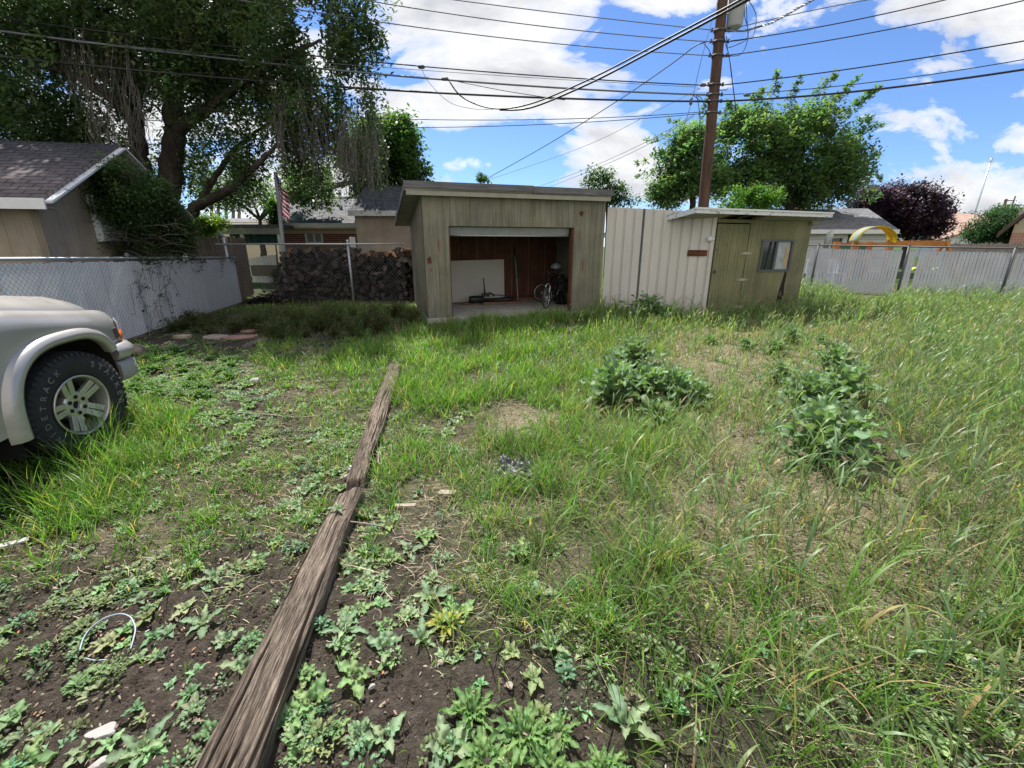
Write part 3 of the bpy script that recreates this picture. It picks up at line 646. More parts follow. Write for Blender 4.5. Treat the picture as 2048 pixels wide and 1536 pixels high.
# ---- bicycles
def make_wheel(mb, c, r, tilt=0, n=28):
    mb.lathe([(r - .028, -.012), (r - .008, -.020), (r, 0), (r - .008, .020), (r - .028, .012)], c, 'y', n)
def bicycle(loc, rz, label, r=.26, steer=0.0):
    t = thing('bicycle', label, 'bicycle', loc, 'bicycles kept in the open shed')
    fr = Frame(loc[0], loc[1], rz, loc[2])
    def part(fn, name, mat, par=t):
        m = MB(fr); fn(m); return m.build(name, mat, par)
    wb = .52
    for x in (-wb, wb):
        wl = part(lambda m: make_wheel(m, (x, 0, r), r), 'wheel', M['rubber'])
        part(lambda m: m.lathe([(r - .042, -.008), (r - .028, -.012), (r - .028, .012), (r - .042, .008), (r - .042, -.008)], (x, 0, r), 'y', 28), 'rim', M['galv'], wl)
        def sp(m):
            for k in range(16):
                a = k / 16 * 2 * math.pi; m.bar((x + .02 * math.cos(a), .012 * (-1) ** k, r + .02 * math.sin(a)), (x + (r - .04) * math.cos(a), 0, r + (r - .04) * math.sin(a)), .0025, .0025)
            m.lathe([(0, -.04), (.02, -.04), (.02, .04), (0, .04)], (x, 0, r), 'y', 10)
        part(sp, 'spokes', M['galv'], wl)
    bb_ = (-.06, 0, r + .01); st = (-.2, 0, r + .42); hd = (.36, 0, r + .45); hl = (.395, 0, r + .33)
    part(lambda m: [m.tube([a, b_], .016, 8) for a, b_ in ((bb_, st), (st, hd), (bb_, hl), (hd, hl))] + [m.tube([st, (-wb, y, r)], .009, 6) for y in (-.05, .05)] + [m.tube([bb_, (-wb, y, r)], .010, 6) for y in (-.05, .05)], 'frame', M['black'])
    part(lambda m: [m.tube([hl, (.43, y, r + .25), (wb, y, r)], .013, 6) for y in (-.055, .055)], 'fork', M['chrome'])
    part(lambda m: [m.tube([hd, (.34, 0, r + .56)], .013, 6), m.tube([(.27, -.3, r + .60), (.33, -.12, r + .57), (.34, 0, r + .56), (.33, .12, r + .57), (.27, .3, r + .60)], .011, 6)], 'handlebar', M['black'])
    part(lambda m: [m.tube([(-.2, 0, r + .4), (-.22, 0, r + .52)], .012, 6), m.lathe([(0, -.02), (.045, -.015), (.06, .0), (.05, .02), (0, .03)], (-.26, 0, r + .54), 'z', 12), m.lathe([(0, -.01), (.02, -.008), (.028, 0), (.02, .015), (0, .02)], (-.14, 0, r + .545), 'z', 10)], 'saddle', M['black'])
    part(lambda m: [m.lathe([(.085, -.004), (.095, -.004), (.095, .004), (.085, .004), (.085, -.004)], (-.06, -.05, r + .01), 'y', 20), m.bar((-.06, -.06, r + .01), (.06, -.06, r - .10), .016, .01), m.bar((-.06, .06, r + .01), (-.18, .06, r + .12), .016, .01), m.box(.03, .12, -.14, -.06, r - .11, r - .09)], 'crank', M['galv'])
    return t
wx, wz = s1(1082, 595, DW - .55)
bx = s1(1083, 600, DW - .6)[0]
bicycle(tuple(F1.w((bx + .52, DW - .62, .1))[0]), F1.ang, 'black bicycle standing sideways nearest the back wall, rear wheel showing at left', .24)
b2 = s1(1086, 632, .62)[0]
bicycle(tuple(F1.w((b2 + .42, 1.0, .1))[0]), F1.ang + R(48) + math.pi, 'black bicycle turned nose outward with bright fork, in front of the other bicycle', .25)
hp = F1.w((b2 + .46, 1.0, .98))[0]
b = MB(Frame(hp[0], hp[1], .4, hp[2])); P = []
b.lathe([(.135, 0), (.13, .03), (.115, .07), (.085, .105), (.045, .122), (.0, .128)], (0, 0, 0), 'z', 20)
hel = thing('bicycle_helmet', 'pale blue and white bicycle helmet resting on top of the bicycles', 'helmet', tuple(hp))
b.build('shell', m_plain('pale_helmet', (.16, .20, .23), .45, var=.2), hel)
b = MB(Frame(hp[0], hp[1], .4, hp[2]))
for k in (-1, 0, 1): b.box(-.09, .09, k * .045 - .01, k * .045 + .01, .1 - abs(k) * .02, .13 - abs(k) * .022)
b.lathe([(.137, -.025), (.137, .005), (.128, .005), (.128, -.025), (.137, -.025)], (0, 0, 0), 'z', 20)
b.build('vent', M['black'], hel)
# crumpled black bag
def lump(loc, rx, ry, rz_, amp, name, mat, label, cat, seed, n=26):
    P = []; F = []
    for i in range(n + 1):
        th = math.pi * i / n
        for k in range(n):
            ph = 2 * math.pi * k / n
            q = np.array([math.sin(th) * math.cos(ph), math.sin(th) * math.sin(ph), math.cos(th)])
            f = 1 + amp * (vnoise(q[0] * 2 + q[2], q[1] * 2 - q[2], .35, seed) - .5) + amp * .5 * (vnoise(q[0] * 2 + q[2] * 2, q[1] * 2 - q[2], .15, seed + 1) - .5)
            p = q * f; P.append((loc[0] + rx * p[0], loc[1] + ry * p[1], loc[2] + rz_ * max(p[2], -.55)))
    for i in range(n):
        for k in range(n): F.append((i * n + k, i * n + (k + 1) % n, (i + 1) * n + (k + 1) % n, (i + 1) * n + k))
    m = MB(); m.add(P, F, False)
    return tag(m.build(name, mat, None), label, cat)
gloss = m_plain('black_sheeting', (.008, .008, .010), .5, spec=.3, var=.3)
bp = F1.w((s1(1126, 590, 1.3)[0], 1.3, .1))[0]
lump((bp[0], bp[1], .33), .23, .20, .42, .35, 'plastic_sack', gloss, 'bulging black plastic sack slumped by the shed right jamb beside the bicycles', 'sack', 5)
cp = F1.w((jr - .62, 1.15, .1))[0]
#lump((cp[0], cp[1], .30), .20, .18, .38, .4, 'plastic_sack', gloss, 'smaller black plastic sack half hidden behind the turned bicycle', 'sack', 9)
# ------------------------------------------------------------------ metal panel screen between the sheds
PA = np.array([2.03, 10.0]); PB = np.array([4.235, 9.66]); F2 = line_frame(PA, PB); L2 = np.linalg.norm(PB - PA)
pn = thing('panel_fence', 'tall off-white ribbed metal panel screen closing the gap between the two sheds', 'fence', (3.1, 9.95, 0))
zl = F2.hit(1201, 414)[1]; zr = F2.hit(1373, 422)[1]; zr = zl + (zr - zl) * L2 / F2.hit(1373, 422)[0]
b = MB(F2); rib = .196; x = 0; base = []
xs = [0]
while x < L2:
    for dx, dd in ((.140, 0), (.152, .026), (.178, .026), (.190, 0)): base.append((x + dx, dd))
    x += rib
pts = [(0, 0)] + [p for p in base if p[0] < L2 - .01] + [(L2 - .01, 0)]
P = []; n = len(pts)
for s_, d_ in pts: P.append((s_, d_, -.02))
for s_, d_ in pts: P.append((s_, d_, zl + (zr - zl) * s_ / L2))
b.add(P, [(i, i + 1, n + i + 1, n + i) for i in range(n - 1)])
b.build('metal_sheet', M['metal_panel'], pn)
xg = F2.hit(1288, 430)[0]
b = MB(F2); b.box(xg - .012, xg + .012, -.008, .02, 0, zl - .04); b.build('seam_strip', M['galv_dark'], pn)
b = MB(F2); b.box(0, L2, .034, .10, .5, .59); b.box(0, L2, .034, .10, 1.6, 1.69); b.build('rear_rail', M['grey_wood'], pn)
q = F2.hit(1376, 500), F2.hit(1413, 512)
b = MB(F2); b.box(q[0][0], q[1][0], -.03, -.002, q[1][1], q[0][1]); tag(b.build('rusty_plate', M['rust_wood'], None, .004), 'small rust brown board plate fixed on the white metal panels', 'plate')
q = F2.hit(1418, 478)
lp = thing('porch_lamp', 'small white round porch lamp on the panel beside the shed door', 'lamp', F2.w((q[0], 0, q[1]))[0])
b = MB(F2); b.lathe([(0, -.07), (.03, -.065), (.052, -.04), (.052, -.015), (.03, 0)], (q[0], -.02, q[1]), 'y', 16); b.build('globe', M['lens'], lp)
b = MB(F2); b.box(q[0] + .03, q[0] + .10, -.05, -.01, q[1] - .015, q[1] + .02); b.lathe([(.04, 0), (.06, 0), (.06, -.02), (.04, -.02)], (q[0], 0, q[1]), 'y', 14); b.build('bracket', M['white_paint'], lp)
# ------------------------------------------------------------------ closed shed
F3 = SHED_B; s3_top = (F3.hit(1431, 437)[1] + F3.hit(1619, 443)[1]) / 2; L3 = 2.93; H3 = s3_top; D3 = 2.6
def s3(u, v, d=0): return F3.hit(u, v, d)
s2 = thing('garden_shed', 'low olive green grooved shed with a plain door, sliding window and peeling white roof edge', 'shed', F3.w((L3 / 2, 0, 0))[0])
dl, dr = s3(1428, 440)[0], s3(1503, 442)[0]; dl = .06
d_top = H3 - .07; hole = s3(1566, 545), s3(1554, 587)
b = MB(F3); wl_, wt_ = s3(1524, 480); wr_, wb_ = s3(1586, 542)
wl_ = (s3(1526, 480)[0] + s3(1514, 543)[0]) / 2; wr_ = (s3(1588, 480)[0] + s3(1576, 542)[0]) / 2; wt_ = s3(1555, 479)[1]; wb_ = s3(1545, 543)[1]
b.box(0, dl, 0, .09, .03, H3); b.box(dl, dr, 0, .09, d_top, H3); b.box(dr, wl_, 0, .09, .03, H3); b.box(wr_, L3, 0, .09, .03, H3); b.box(wl_, wr_, 0, .09, wt_, H3); b.box(wl_, wr_, 0, .09, .03, wb_)
b.build('front_wall', M['olive_fine'], s2)
for a0 in (0, L3):
    fr = Frame(*F3.w((a0, .09, 0))[0][:2], F3.ang + math.pi / 2); bb = MB(fr)
    bb.box(0, D3, -.08 if a0 == 0 else 0, 0 if a0 == 0 else .08, .03, H3 - .02); bb.build('side_wall', M['olive_fine'], s2)
b = MB(F3); b.box(.08, L3 - .08, D3, D3 + .08, .03, H3 - .03); b.build('back_wall', M['olive_fine'], s2)
b = MB(F3); b.box(.1, L3 - .1, .1, D3, -.1, .03); b.build('floor', M['grey_wood'], s2)
b = MB(F3); b.box(dl + .022, dr - .024, -.006, .05, .06, d_top - .024); dd_ = b.build('door', M['olive_fine'], s2, .003)
for zz in (1.33, .76, .16):
    b = MB(F3); b.prism([(dr - .2, zz), (dr - .03, zz + .03), (dr + .02, zz + .03), (dr + .17, zz), (dr + .02, zz - .03), (dr - .03, zz - .03)], -.016, -.007); b.build('strap_hinge', m_plain('painted_hinge', (.34, .33, .25), .7), dd_)
b = MB(F3); b.lathe([(0, -.06), (.028, -.055), (.03, -.03), (.012, -.02), (.012, -.007)], (dl + .09, 0, .96), 'y', 12); b.build('door_knob', M['galv_dark'], dd_)
b = MB(F3); b.box(dl - .02, dl + .12, -.018, -.008, 1.40, 1.43); b.build('hasp', M['galv_dark'], dd_)
wf = MB(F3); tw = .045
wf.box(wl_ - .01, wl_ + tw, -.02, .06, wb_, wt_); wf.box(wr_ - tw, wr_ + .01, -.02, .06, wb_, wt_); wf.box(wl_ + tw, wr_ - tw, -.02, .06, wt_ - tw, wt_); wf.box(wl_ + tw, wr_ - tw, -.02, .06, wb_, wb_ + tw)
wm = (wl_ + wr_) / 2; wf.box(wm - .04, wm + .03, .0, .05, wb_ + tw, wt_ - tw)
wn = wf.build('window', M['galv_dark'], s2)
b = MB(F3); b.box(wl_ + tw, wm - .04, .03, .036, wb_ + tw, wt_ - tw); b.build('dark_pane', M['glass'], wn)
b = MB(F3); b.box(wm + .03, wr_ - tw, .02, .026, wb_ + tw, wt_ - tw); b.build('clouded_pane', m_plain('dusty_glass', (.30, .32, .34), .3, var=.35, scale=4, bump=0, spec=.5), wn)
b = MB(F3); b.box(wr_ - tw - .14, wr_ - tw - .02, .014, .019, wb_ + tw + .02, wb_ + .55); b.build('curtain_strip', m_plain('tan_curtain', (.42, .33, .2), .8), wn)
b = MB(F3); b.bar((wl_ + .25, .05, wb_ + .05), (wl_ + .32, .05, wt_ - .05), .10, .01); b.build('curtain', m_plain('dark_curtain', (.08, .085, .1), .8), wn)
o_ = []
hx = wr_ - .14
for (a, z) in ((.04, .0), (.10, -.05), (.09, -.30), (.12, -.55), (.06, -.78), (.03, -.66), (0, -.80), (-.05, -.86), (-.06, -.62), (-.04, -.40), (-.02, -.3), (.0, -.18), (.02, -.1)): o_.append((hx + a, wb_ + z))
b = MB(F3); b.prism(o_, -.005, .002); b.build('rotted_hole', M['dark'], s2)
b = MB(F3); b.prism([(hx - .02, wb_ - .5), (hx + .03, wb_ - .46), (hx + .02, wb_ - .56), (hx - .01, wb_ - .58)], -.009, -.005); b.build('splinter', M['stud'], s2)
# flat roof with wide front overhang
fo = .42; a0 = s3(1395, 413, -fo)[0]; a1 = s3(1666, 427, -fo)[0]; zf = s3(1395, 413, -fo)[1]; zf2 = s3(1666, 426, -fo)[1]; aB = s3(1374, 428, .05)[0]
print('roofB', a0, a1, zf, zf2, aB)
zf = (zf + zf2) / 2; a1 = s3(1664, 428, -fo)[0]
def slab(m, x0, x1, d0, z0, d1, z1, th): return m.add([(x, d, z + h) for h in (0, th) for (d, z) in ((d0, z0), (d1, z1)) for x in (x0, x1)], [(0, 2, 3, 1), (4, 5, 7, 6), (0, 1, 5, 4), (2, 6, 7, 3), (0, 4, 6, 2), (1, 3, 7, 5)])
zs0, zs1 = zf - .085, H3 + .005; xa, xb = s3(1472, 428, -.4)[0], s3(1545, 432, -.4)[0]
for q0, q1 in ((a0, xa), (xb, a1)):
    b = MB(F3); slab(b, q0, q1, -fo + .02, zs0, -.004, zs1, .012); b.build('soffit_panel', M['soffit'], s2)
zr0, zr1 = zf - .018, zf - .42
b = MB(F3); slab(b, a0, a1, -fo + .02, zs0 + .03, -.004, zs1 + .05, .02); slab(b, a0, a1, -fo + .02, zr0 - .05, D3 + .25, zr1 - .05, .04)
rf = b.build('roof', M['dark'], s2)
b = MB(F3); slab(b, a0 - .02, a1 + .02, -fo + .02, zr0, D3 + .27, zr1, .012); b.build('roofing_felt', M['shingle_grey'], rf)
for k in range(3):
    b = MB(F3); x = xa + .08 + k * (xb - xa - .2) / 2; slab(b, x, x + .04, -fo + .03, zs0 - .0, -.006, zs1 + .0, .03); b.build('rafter', M['stud'], rf)
b = MB(F3); b.box(a0 - .02, a1 + .02, -fo - .012, -fo + .018, zf - .105, zf - .035); b.build('fascia_board', M['white_peel'], rf)
b = MB(F3); b.box(a0 - .03, a1 + .03, -fo - .03, -fo + .05, zf - .033, zf); b.build('drip_edge', M['white_paint'], rf)
for x0_, x1_ in ((a0 - .026, a0 - .002), (a1 + .002, a1 + .026)):
    b = MB(F3); slab(b, x0_, x1_, -fo + .02, zr0 - .085, D3 + .25, zr1 - .10, .09); b.build('barge_board', M['white_peel'], rf)
b = MB(F3); b.box(L3 - .15, L3 + .22, .0, .09, H3 - .09, H3 - .0); b.build('wall_plate', M['olive_fine'], s2)
# ------------------------------------------------------------------ chain-link fences
def mesh_fabric(fr, L, z0, z1, w, r, d, name, mat, parent, slope=0.0):
    """woven diamond wire: every wire a zigzag ribbon tube between two columns"""
    nz = max(2, int(round((z1 - z0) / w))); nw = int(L / w)
    j = np.arange(nz + 1); zz = z0 + (z1 - z0) * j / nz
    i = np.arange(nw)
    S = (i[:, None] + ((j[None] + i[:, None]) % 2)) * w
    Z = np.repeat(zz[None], nw, 0) + slope * S / L
    D = d + np.where((j[None] + i[:, None]) % 2 == 0, r, -r)
    C = np.stack([S, D * np.ones_like(S), Z], 2)
    off = np.array([(-r, 0, 0), (r * .5, r * .87, 0), (r * .5, -r * .87, 0)]) * 1.15
    V = (C[:, :, None, :] + off[None, None]).reshape(-1, 3)
    m = nz + 1
    b0 = ((i[:, None] * m + np.arange(nz)[None]) * 3).ravel()
    F = np.concatenate([np.stack([b0 + a, b0 + (a + 1) % 3, b0 + 3 + (a + 1) % 3, b0 + 3 + a], 1) for a in range(3)])
    return np_mesh(name, fr.w(V), F, mat, parent, None, V)
def slats(fr, L, z0, z1, pitch, wd, d, name, mat, parent, slope=0.0, missing=0, seed=1):
    m = MB(fr); rr = random.Random(seed); x = 0
    while x < L - wd:
        if rr.random() > missing:
            a = rr.uniform(-.003, .003); dz = rr.uniform(-.012, .012); k = slope * x / L
            m.box(x + a, x + a + wd, d + rr.uniform(-.002, .002), d + .004, z0, z1 + k + dz)
        x += pitch
    return m.build(name, mat, parent)
# left, white privacy slats
A0 = np.array([-5.35, 2.6]); A1 = G(488, 606)[:2]
FL = line_frame(A0, A1); LL = np.linalg.norm(A1 - A0)
zt1 = FL.hit(470, 515)[1]; zt0 = FL.hit(60, 518)[1]; sA_ = FL.hit(60, 518)[0]
slope = (zt1 - zt0) / (LL - sA_) * LL; z00 = zt1 - slope
print('left fence', A1, LL, zt0, zt1, slope)
fl = thing('slatted_fence', 'chain-link fence filled with white plastic slats and hung with dry vines beyond the truck', 'fence', tuple(np.append((A0 + A1) / 2, 0)))
slats(FL, LL - .03, .04, z00 - .05, .0775, .068, .012, 'privacy_slats', M['slat'], fl, slope, 0, 3)
mesh_fabric(FL, LL - .03, .02, z00 - .03, .0388, .0022, .0, 'wire_mesh', M['mesh_wire'], fl, slope)
b = MB(FL); b.tube([(0, 0.02, z00), (LL, .02, z00 + slope)], .021, 10); b.build('top_rail', M['galv'], fl)
for s_ in (0.05, 2.6, 5.2, 7.8, LL - .03):
    b = MB(FL); h = z00 + slope * s_ / LL; b.tube([(s_, .055, -.1), (s_, .055, h + .04)], .03, 12); b.lathe([(.034, -.02), (.036, .01), (.02, .035), (0, .04)], (s_, .055, h + .05), 'z', 12); b.build('post', M['galv_dark'], fl)
# middle, bare mesh in front of the firewood
B0 = np.array([A1[0] - .25, A1[1] + .0]); B1 = F1.w((-.08, DW + .1, 0))[0][:2]; B0 = np.array([at(452, 600, 12.15)[0], 12.15]); B1 = np.array([-2.75, 11.75])
FM = line_frame(B0, B1); LM = np.linalg.norm(B1 - B0); zm = FM.hit(640, 488)[1]
print('mid fence', zm, LM)
fm = thing('mesh_fence', 'bare galvanised chain-link fence with a bright top rail in front of the stacked firewood', 'fence', tuple(np.append((B0 + B1) / 2, 0)))
mesh_fabric(FM, LM, .03, zm - .02, .044, .0023, 0, 'wire_mesh', M['mesh_dark'], fm)
b = MB(FM); b.tube([(0, .02, zm), (LM, .02, zm)], .022, 10); b.build('top_rail', M['galv'], fm)
for u in (450, 695):
    s_ = FM.hit(u, 500)[0]; b = MB(FM); b.tube([(s_, .05, -.1), (s_, .05, zm + (.06 if u > 500 else .12))], .028 if u > 500 else .036, 12); b.lathe([(.03, -.02), (.04, .0), (.03, .03), (0, .045)], (s_, .05, zm + (.07 if u > 500 else .13)), 'z', 12); b.build('post', M['galv'], fm)
# right, grey slats with gaps
R0 = np.array([9.9, 15.9]); R1 = np.array([16.6, 8.6]); FR = line_frame(R0, R1); LR = np.linalg.norm(R1 - R0)
zr0 = FR.hit(1620, 490)[1]; zr1 = FR.hit(2040, 497)[1]; sr0 = FR.hit(1620, 490)[0]; sr1 = FR.hit(2040, 497)[0]
slr = (zr1 - zr0) / (sr1 - sr0) * LR; zr00 = zr0 - slr * sr0 / LR
print('right fence', zr0, zr1, LR, sr1)
fr_ = thing('slatted_fence', 'chain-link fence with thin grey see-through slats and dark posts beside the swing set yard', 'fence', tuple(np.append((R0 + R1) / 2, 0)))
slats(FR, LR, .05, zr00 - .10, .0775, .066, .012, 'privacy_slats', M['slat_grey'], fr_, slr, .03, 8)
mesh_fabric(FR, LR, .03, zr00 - .03, .0388, .0026, 0, 'wire_mesh', M['mesh_wire'], fr_, slr)
b = MB(FR); b.tube([(0, .02, zr00), (LR, .02, zr00 + slr)], .024, 10); b.build('top_rail', M['galv_dark'], fr_)
for u, v in ((1628, 540), (1804, 550), (2014, 550), (2300, 560)):
    s_ = FR.hit(u, v)[0]
    if s_ > LR: continue
    h = zr00 + slr * s_ / LR; b = MB(FR); b.tube([(s_, -.03, -.1), (s_, -.03, h + .02)], .03, 12); b.lathe([(.03, 0), (.034, .02), (0, .05)], (s_, -.03, h + .02), 'z', 12); b.build('post', M['galv_dark'], fr_)
# ------------------------------------------------------------------ wooden fence remnants
def board_fence(name, label, p, q, z0, z1, mat, bw=.14, seed=1, jit=.05):
    fr = line_frame(p, q); L = np.linalg.norm(np.array(q) - np.array(p)); rr = random.Random(seed)
    t = thing(name, label, 'fence', ((p[0] + q[0]) / 2, (p[1] + q[1]) / 2, 0)); m = MB(fr); x = 0
    while x < L:
        h = z1 + rr.uniform(-jit, jit * .6); m.prism([(x, z0), (x + bw - .008, z0), (x + bw - .008, h - .02), (x + bw - .03, h), (x + .02, h)], rr.uniform(-.004, .004), .02); x += bw
    m.build('picket_boards', mat, t)
    m = MB(fr); m.box(0, L, .024, .07, .4, .49); m.box(0, L, .024, .07, z1 - .35, z1 - .26); m.build('rail', mat, t)
    return t
fa = at(478, 480, 12.7); 
board_fence('board_fence', 'short run of brown weathered boards seen edge-on at the end of the white slatted fence', (at(473, 540, 12.4)[0], 12.4), (at(500, 540, 14.6)[0], 14.6), .0, at(480, 474, 12.5)[2], M['brown_wood'], .15, 4)
q0, q1 = at(372, 500, 14.6), at(468, 500, 14.2)
board_fence('board_fence', 'old grey board fence behind the vines between the tan garage and the wire fence', q0[:2], q1[:2], .6, at(420, 474, 14.4)[2], M['grey_wood'], .16, 6)
q0, q1 = at(1890, 500, 25), at(2070, 500, 20)
board_fence('board_fence', 'dark weathered board fence in the far yard below the round juniper', q0[:2], q1[:2], 0, at(2000, 486, 22)[2], M['grey_wood'], .15, 8)
# ------------------------------------------------------------------ firewood
def log_mesh(kind, L, r, mat):
    m = MB(); n = 9; rr = random.Random(kind * 7 + 1)
    if kind % 3 == 0: out = [(r * (1 + rr.uniform(-.12, .12)) * math.cos(a), r * (1 + rr.uniform(-.12, .12)) * math.sin(a)) for a in np.linspace(0, 2 * math.pi, n, endpoint=False)]
    elif kind % 3 == 1: out = [(r * 1.25 * math.cos(a) * (1 + rr.uniform(-.1, .1)), r * 1.15 * math.sin(a) - r * .4) for a in np.linspace(0, math.pi, 7)]
    else: out = [(0 - r * .4, -r * .6)] + [(r * 1.7 * math.cos(a) - r * .5, r * 1.6 * math.sin(a) - r * .6) for a in np.linspace(.05, 1.35, 6)]
    m.prism(out, -L / 2, L / 2)
    return m.build('firewood_log', mat, None, origin=(0, 0, 0))
def _logmat(name, bark1, bark2, end1, end2):
    t = NT(name); c = t.coord(); y = t.sep(c)[1]; n = t.noise(t.coord((6, 1.2, 6)), 5, 5, .7); e = t.noise(t.coord((1, 1, 1)), 26, 3, .6)
    oi = t.n('ShaderNodeObjectInfo').outputs['Random']
    k = t.mix(t.math('GREATER_THAN', t.math('ABSOLUTE', y), .195), t.ramp(n, [(.3, bark1), (.7, bark2)]), t.ramp(e, [(.3, end1), (.7, end2)]))
    k = t.mix(1.0, k, t.ramp(oi, [(0, .28), (.6, .75), (.85, 1.0), (1, 2.0)]), 'MULTIPLY')
    return t.done(t.bsdf(k, .95, t.bump(n, .8, .02), .1))
LM1 = _logmat('grey_firewood', (.022, .018, .016), (.07, .057, .05), (.045, .036, .03), (.11, .088, .074))
LM2 = _logmat('orange_firewood', (.09, .05, .03), (.22, .12, .07), (.26, .14, .07), (.38, .22, .13))
protos = [log_mesh(k, .4, .075, LM1) for k in range(6)]; protos2 = [log_mesh(k + 6, .4, .07, LM2) for k in range(3)]
x0 = at(565, 560, 12.75)[0]; x1 = -2.75; y_ = 12.78; placed = set(); cnt = 0; z = .07; row = 0
ztop = at(700, 494, 12.75)[2]
def put_log(pool, loc, rx, rz_, label, group, sc_=1.0):
    o = random.choice(pool)
    if o.name in placed: o = o.copy(); COL.objects.link(o)
    else: placed.add(o.name)
    o.location = loc; o.rotation_euler = (random.uniform(-.08, .08), rx, rz_); o.scale = (sc_, 1, sc_)
    tag(o, label, 'firewood', group)
while z < ztop - .02:
    f = (z - .07) / (ztop - .07); xl = x0 - .25 * (1 - f) ** 3 + .12 * f ** 4; x = xl + random.uniform(0, .08)
    while x < x1:
        hump = ztop - .05 + .06 * math.sin(x * 2.1) - (.10 if x < x0 + .4 else 0) 
        if z < hump:
            s_ = random.uniform(.75, 1.3); top = z > hump - .16
            if top and random.random() < (.75 if x > -3.9 else .22): put_log(protos2, (x, y_ - .05 + random.uniform(-.15, .1), z), random.uniform(0, 6.28), random.uniform(-.9, .9), 'pale orange split log lying on top of the firewood stack behind the wire fence', 'orange split logs topping the stack', s_)
            else:
                ln = random.random() < .22
                put_log(protos, (x, y_ + random.uniform(-.12, .12), z + random.uniform(-.02, .02)), random.uniform(0, 6.28), random.uniform(-1.4, 1.4) if ln else random.uniform(-.18, .18), 'grey weathered split log in the firewood stack behind the wire fence', 'grey logs in the firewood stack', s_)
            cnt += 1
        x += random.uniform(.135, .19)
    z += .118; row += 1
print('logs', cnt)
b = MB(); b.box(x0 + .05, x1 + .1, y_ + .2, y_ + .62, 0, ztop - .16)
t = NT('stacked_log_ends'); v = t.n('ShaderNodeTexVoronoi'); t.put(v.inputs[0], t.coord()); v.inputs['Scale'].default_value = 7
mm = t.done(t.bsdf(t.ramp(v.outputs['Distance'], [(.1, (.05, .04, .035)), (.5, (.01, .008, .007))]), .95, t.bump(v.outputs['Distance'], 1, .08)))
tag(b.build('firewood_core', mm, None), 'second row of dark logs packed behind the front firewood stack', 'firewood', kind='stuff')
# bark rubble spilling at the foot of the stack
n = 1500; px = rng.normal(0, 1, n) * .55 + at(545, 600, 12.5)[0] + .35; py = 12.35 + rng.normal(0, .35, n); pz = np.maximum(0, .32 - .5 * np.abs(px - x0 + .1)) * U(0, 1, n) + .02
V, F, c, _ = strips(np.stack([px, py, pz], 1), U(0, 6.28, n), U(1.2, 1.7, n), U(1.3, 1.8, n), U(.06, .22, n), U(.025, .07, n), 2, np.array([.8, 1, .7]), col=jcol((.05, .04, .034), n, .6))
tag(np_mesh('bark_rubble', V, F, M['litter'], None, c), 'dark bark rubble spilling from the firewood stack', 'bark', kind='stuff')
# ------------------------------------------------------------------ tan garage at left
C0 = np.array([-7.6, 7.55]); ga = math.atan2(.98, -.2); FG = Frame(C0[0], C0[1], ga)      # s runs back along the gable wall, d runs left, away from the lot
gw = FG.hit(197, 290)[0]; gp = FG.hit(197, 288)[1]; GW = 2 * gw; GE = 2.30; GD = 7.0
print('garage', gw, gp)
ta = thing('tan_garage', 'tan panelled garage with a brown shingle gable roof behind the white slatted fence', 'garage', (C0[0], C0[1], 0))
b = MB(FG); b.prism([(0, 0), (GW, 0), (GW, GE), (gw, gp - .12), (0, GE)], 0, .1); b.build('gable_wall', M['tan'], ta)
FGs = Frame(*FG.w((0, .1, 0))[0][:2], ga + math.pi / 2)
b = MB(FGs); b.box(0, GD, -.1, 0, 0, GE - .02); b.build('side_wall', M['tan'], ta)
FGb = Frame(*FG.w((GW, .1, 0))[0][:2], ga + math.pi / 2); b = MB(FGb); b.box(0, GD, 0, .1, 0, GE - .02); b.build('side_wall', M['tan'], ta)
def gable_roof(fr, w_half, zr, ze_over, s_c, over_s, d0, d1, mat, name, parent, th=.09):
    """two slopes; local loc is (along eave, -, up the slope) so the shingle courses follow the roof"""
    pieces = []
    for sg in (-1, 1):
        run = w_half + over_s; drop = zr - ze_over; sl = math.hypot(run, drop)
        P = [(s_c, d0, zr), (s_c, d1, zr), (s_c + sg * run, d1, ze_over), (s_c + sg * run, d0, ze_over)]
        Pl = [(d0, 0, sl), (d1, 0, sl), (d1, 0, 0), (d0, 0, 0)]
        V = np.array(P + [(a, b_, c_ - th) for a, b_, c_ in P], float); Lc = np.array(Pl + [(a, -th, c_) for a, b_, c_ in Pl], float)
        W = fr.w(V); F = np.array([(0, 1, 2, 3), (7, 6, 5, 4), (0, 4, 5, 1), (1, 5, 6, 2), (2, 6, 7, 3), (3, 7, 4, 0)])
        pieces.append(np_mesh(name, W, F, mat, parent, None, Lc))
    return pieces
gz = gp; ge = GE - .10
rf = gable_roof(FG, gw, gz, ge, gw, .33, -.34, GD, M['shingle_brown'], 'roof', ta)
for sg in (-1, 1):
    b = MB(FG); e = gw + sg * (gw + .33); b.bar((gw + sg * .01, -.37, gz - .07), (e, -.37, ge - .07), .03, .16, (0, 1, 0)); 
    fa_ = b.build('barge_board', M['white_peel'], rf[0 if sg < 0 else 1])
b = MB(FG); e = -.33; b.box(e - .03, e - .002, -.36, GD, ge - .17, ge - .01); b.build('eave_board', M['white_paint'], rf[0])
b = MB(FG); b.box(-.30, 0, -.30, GD, ge - .15, ge - .12); b.build('soffit', M['tan'], rf[0])
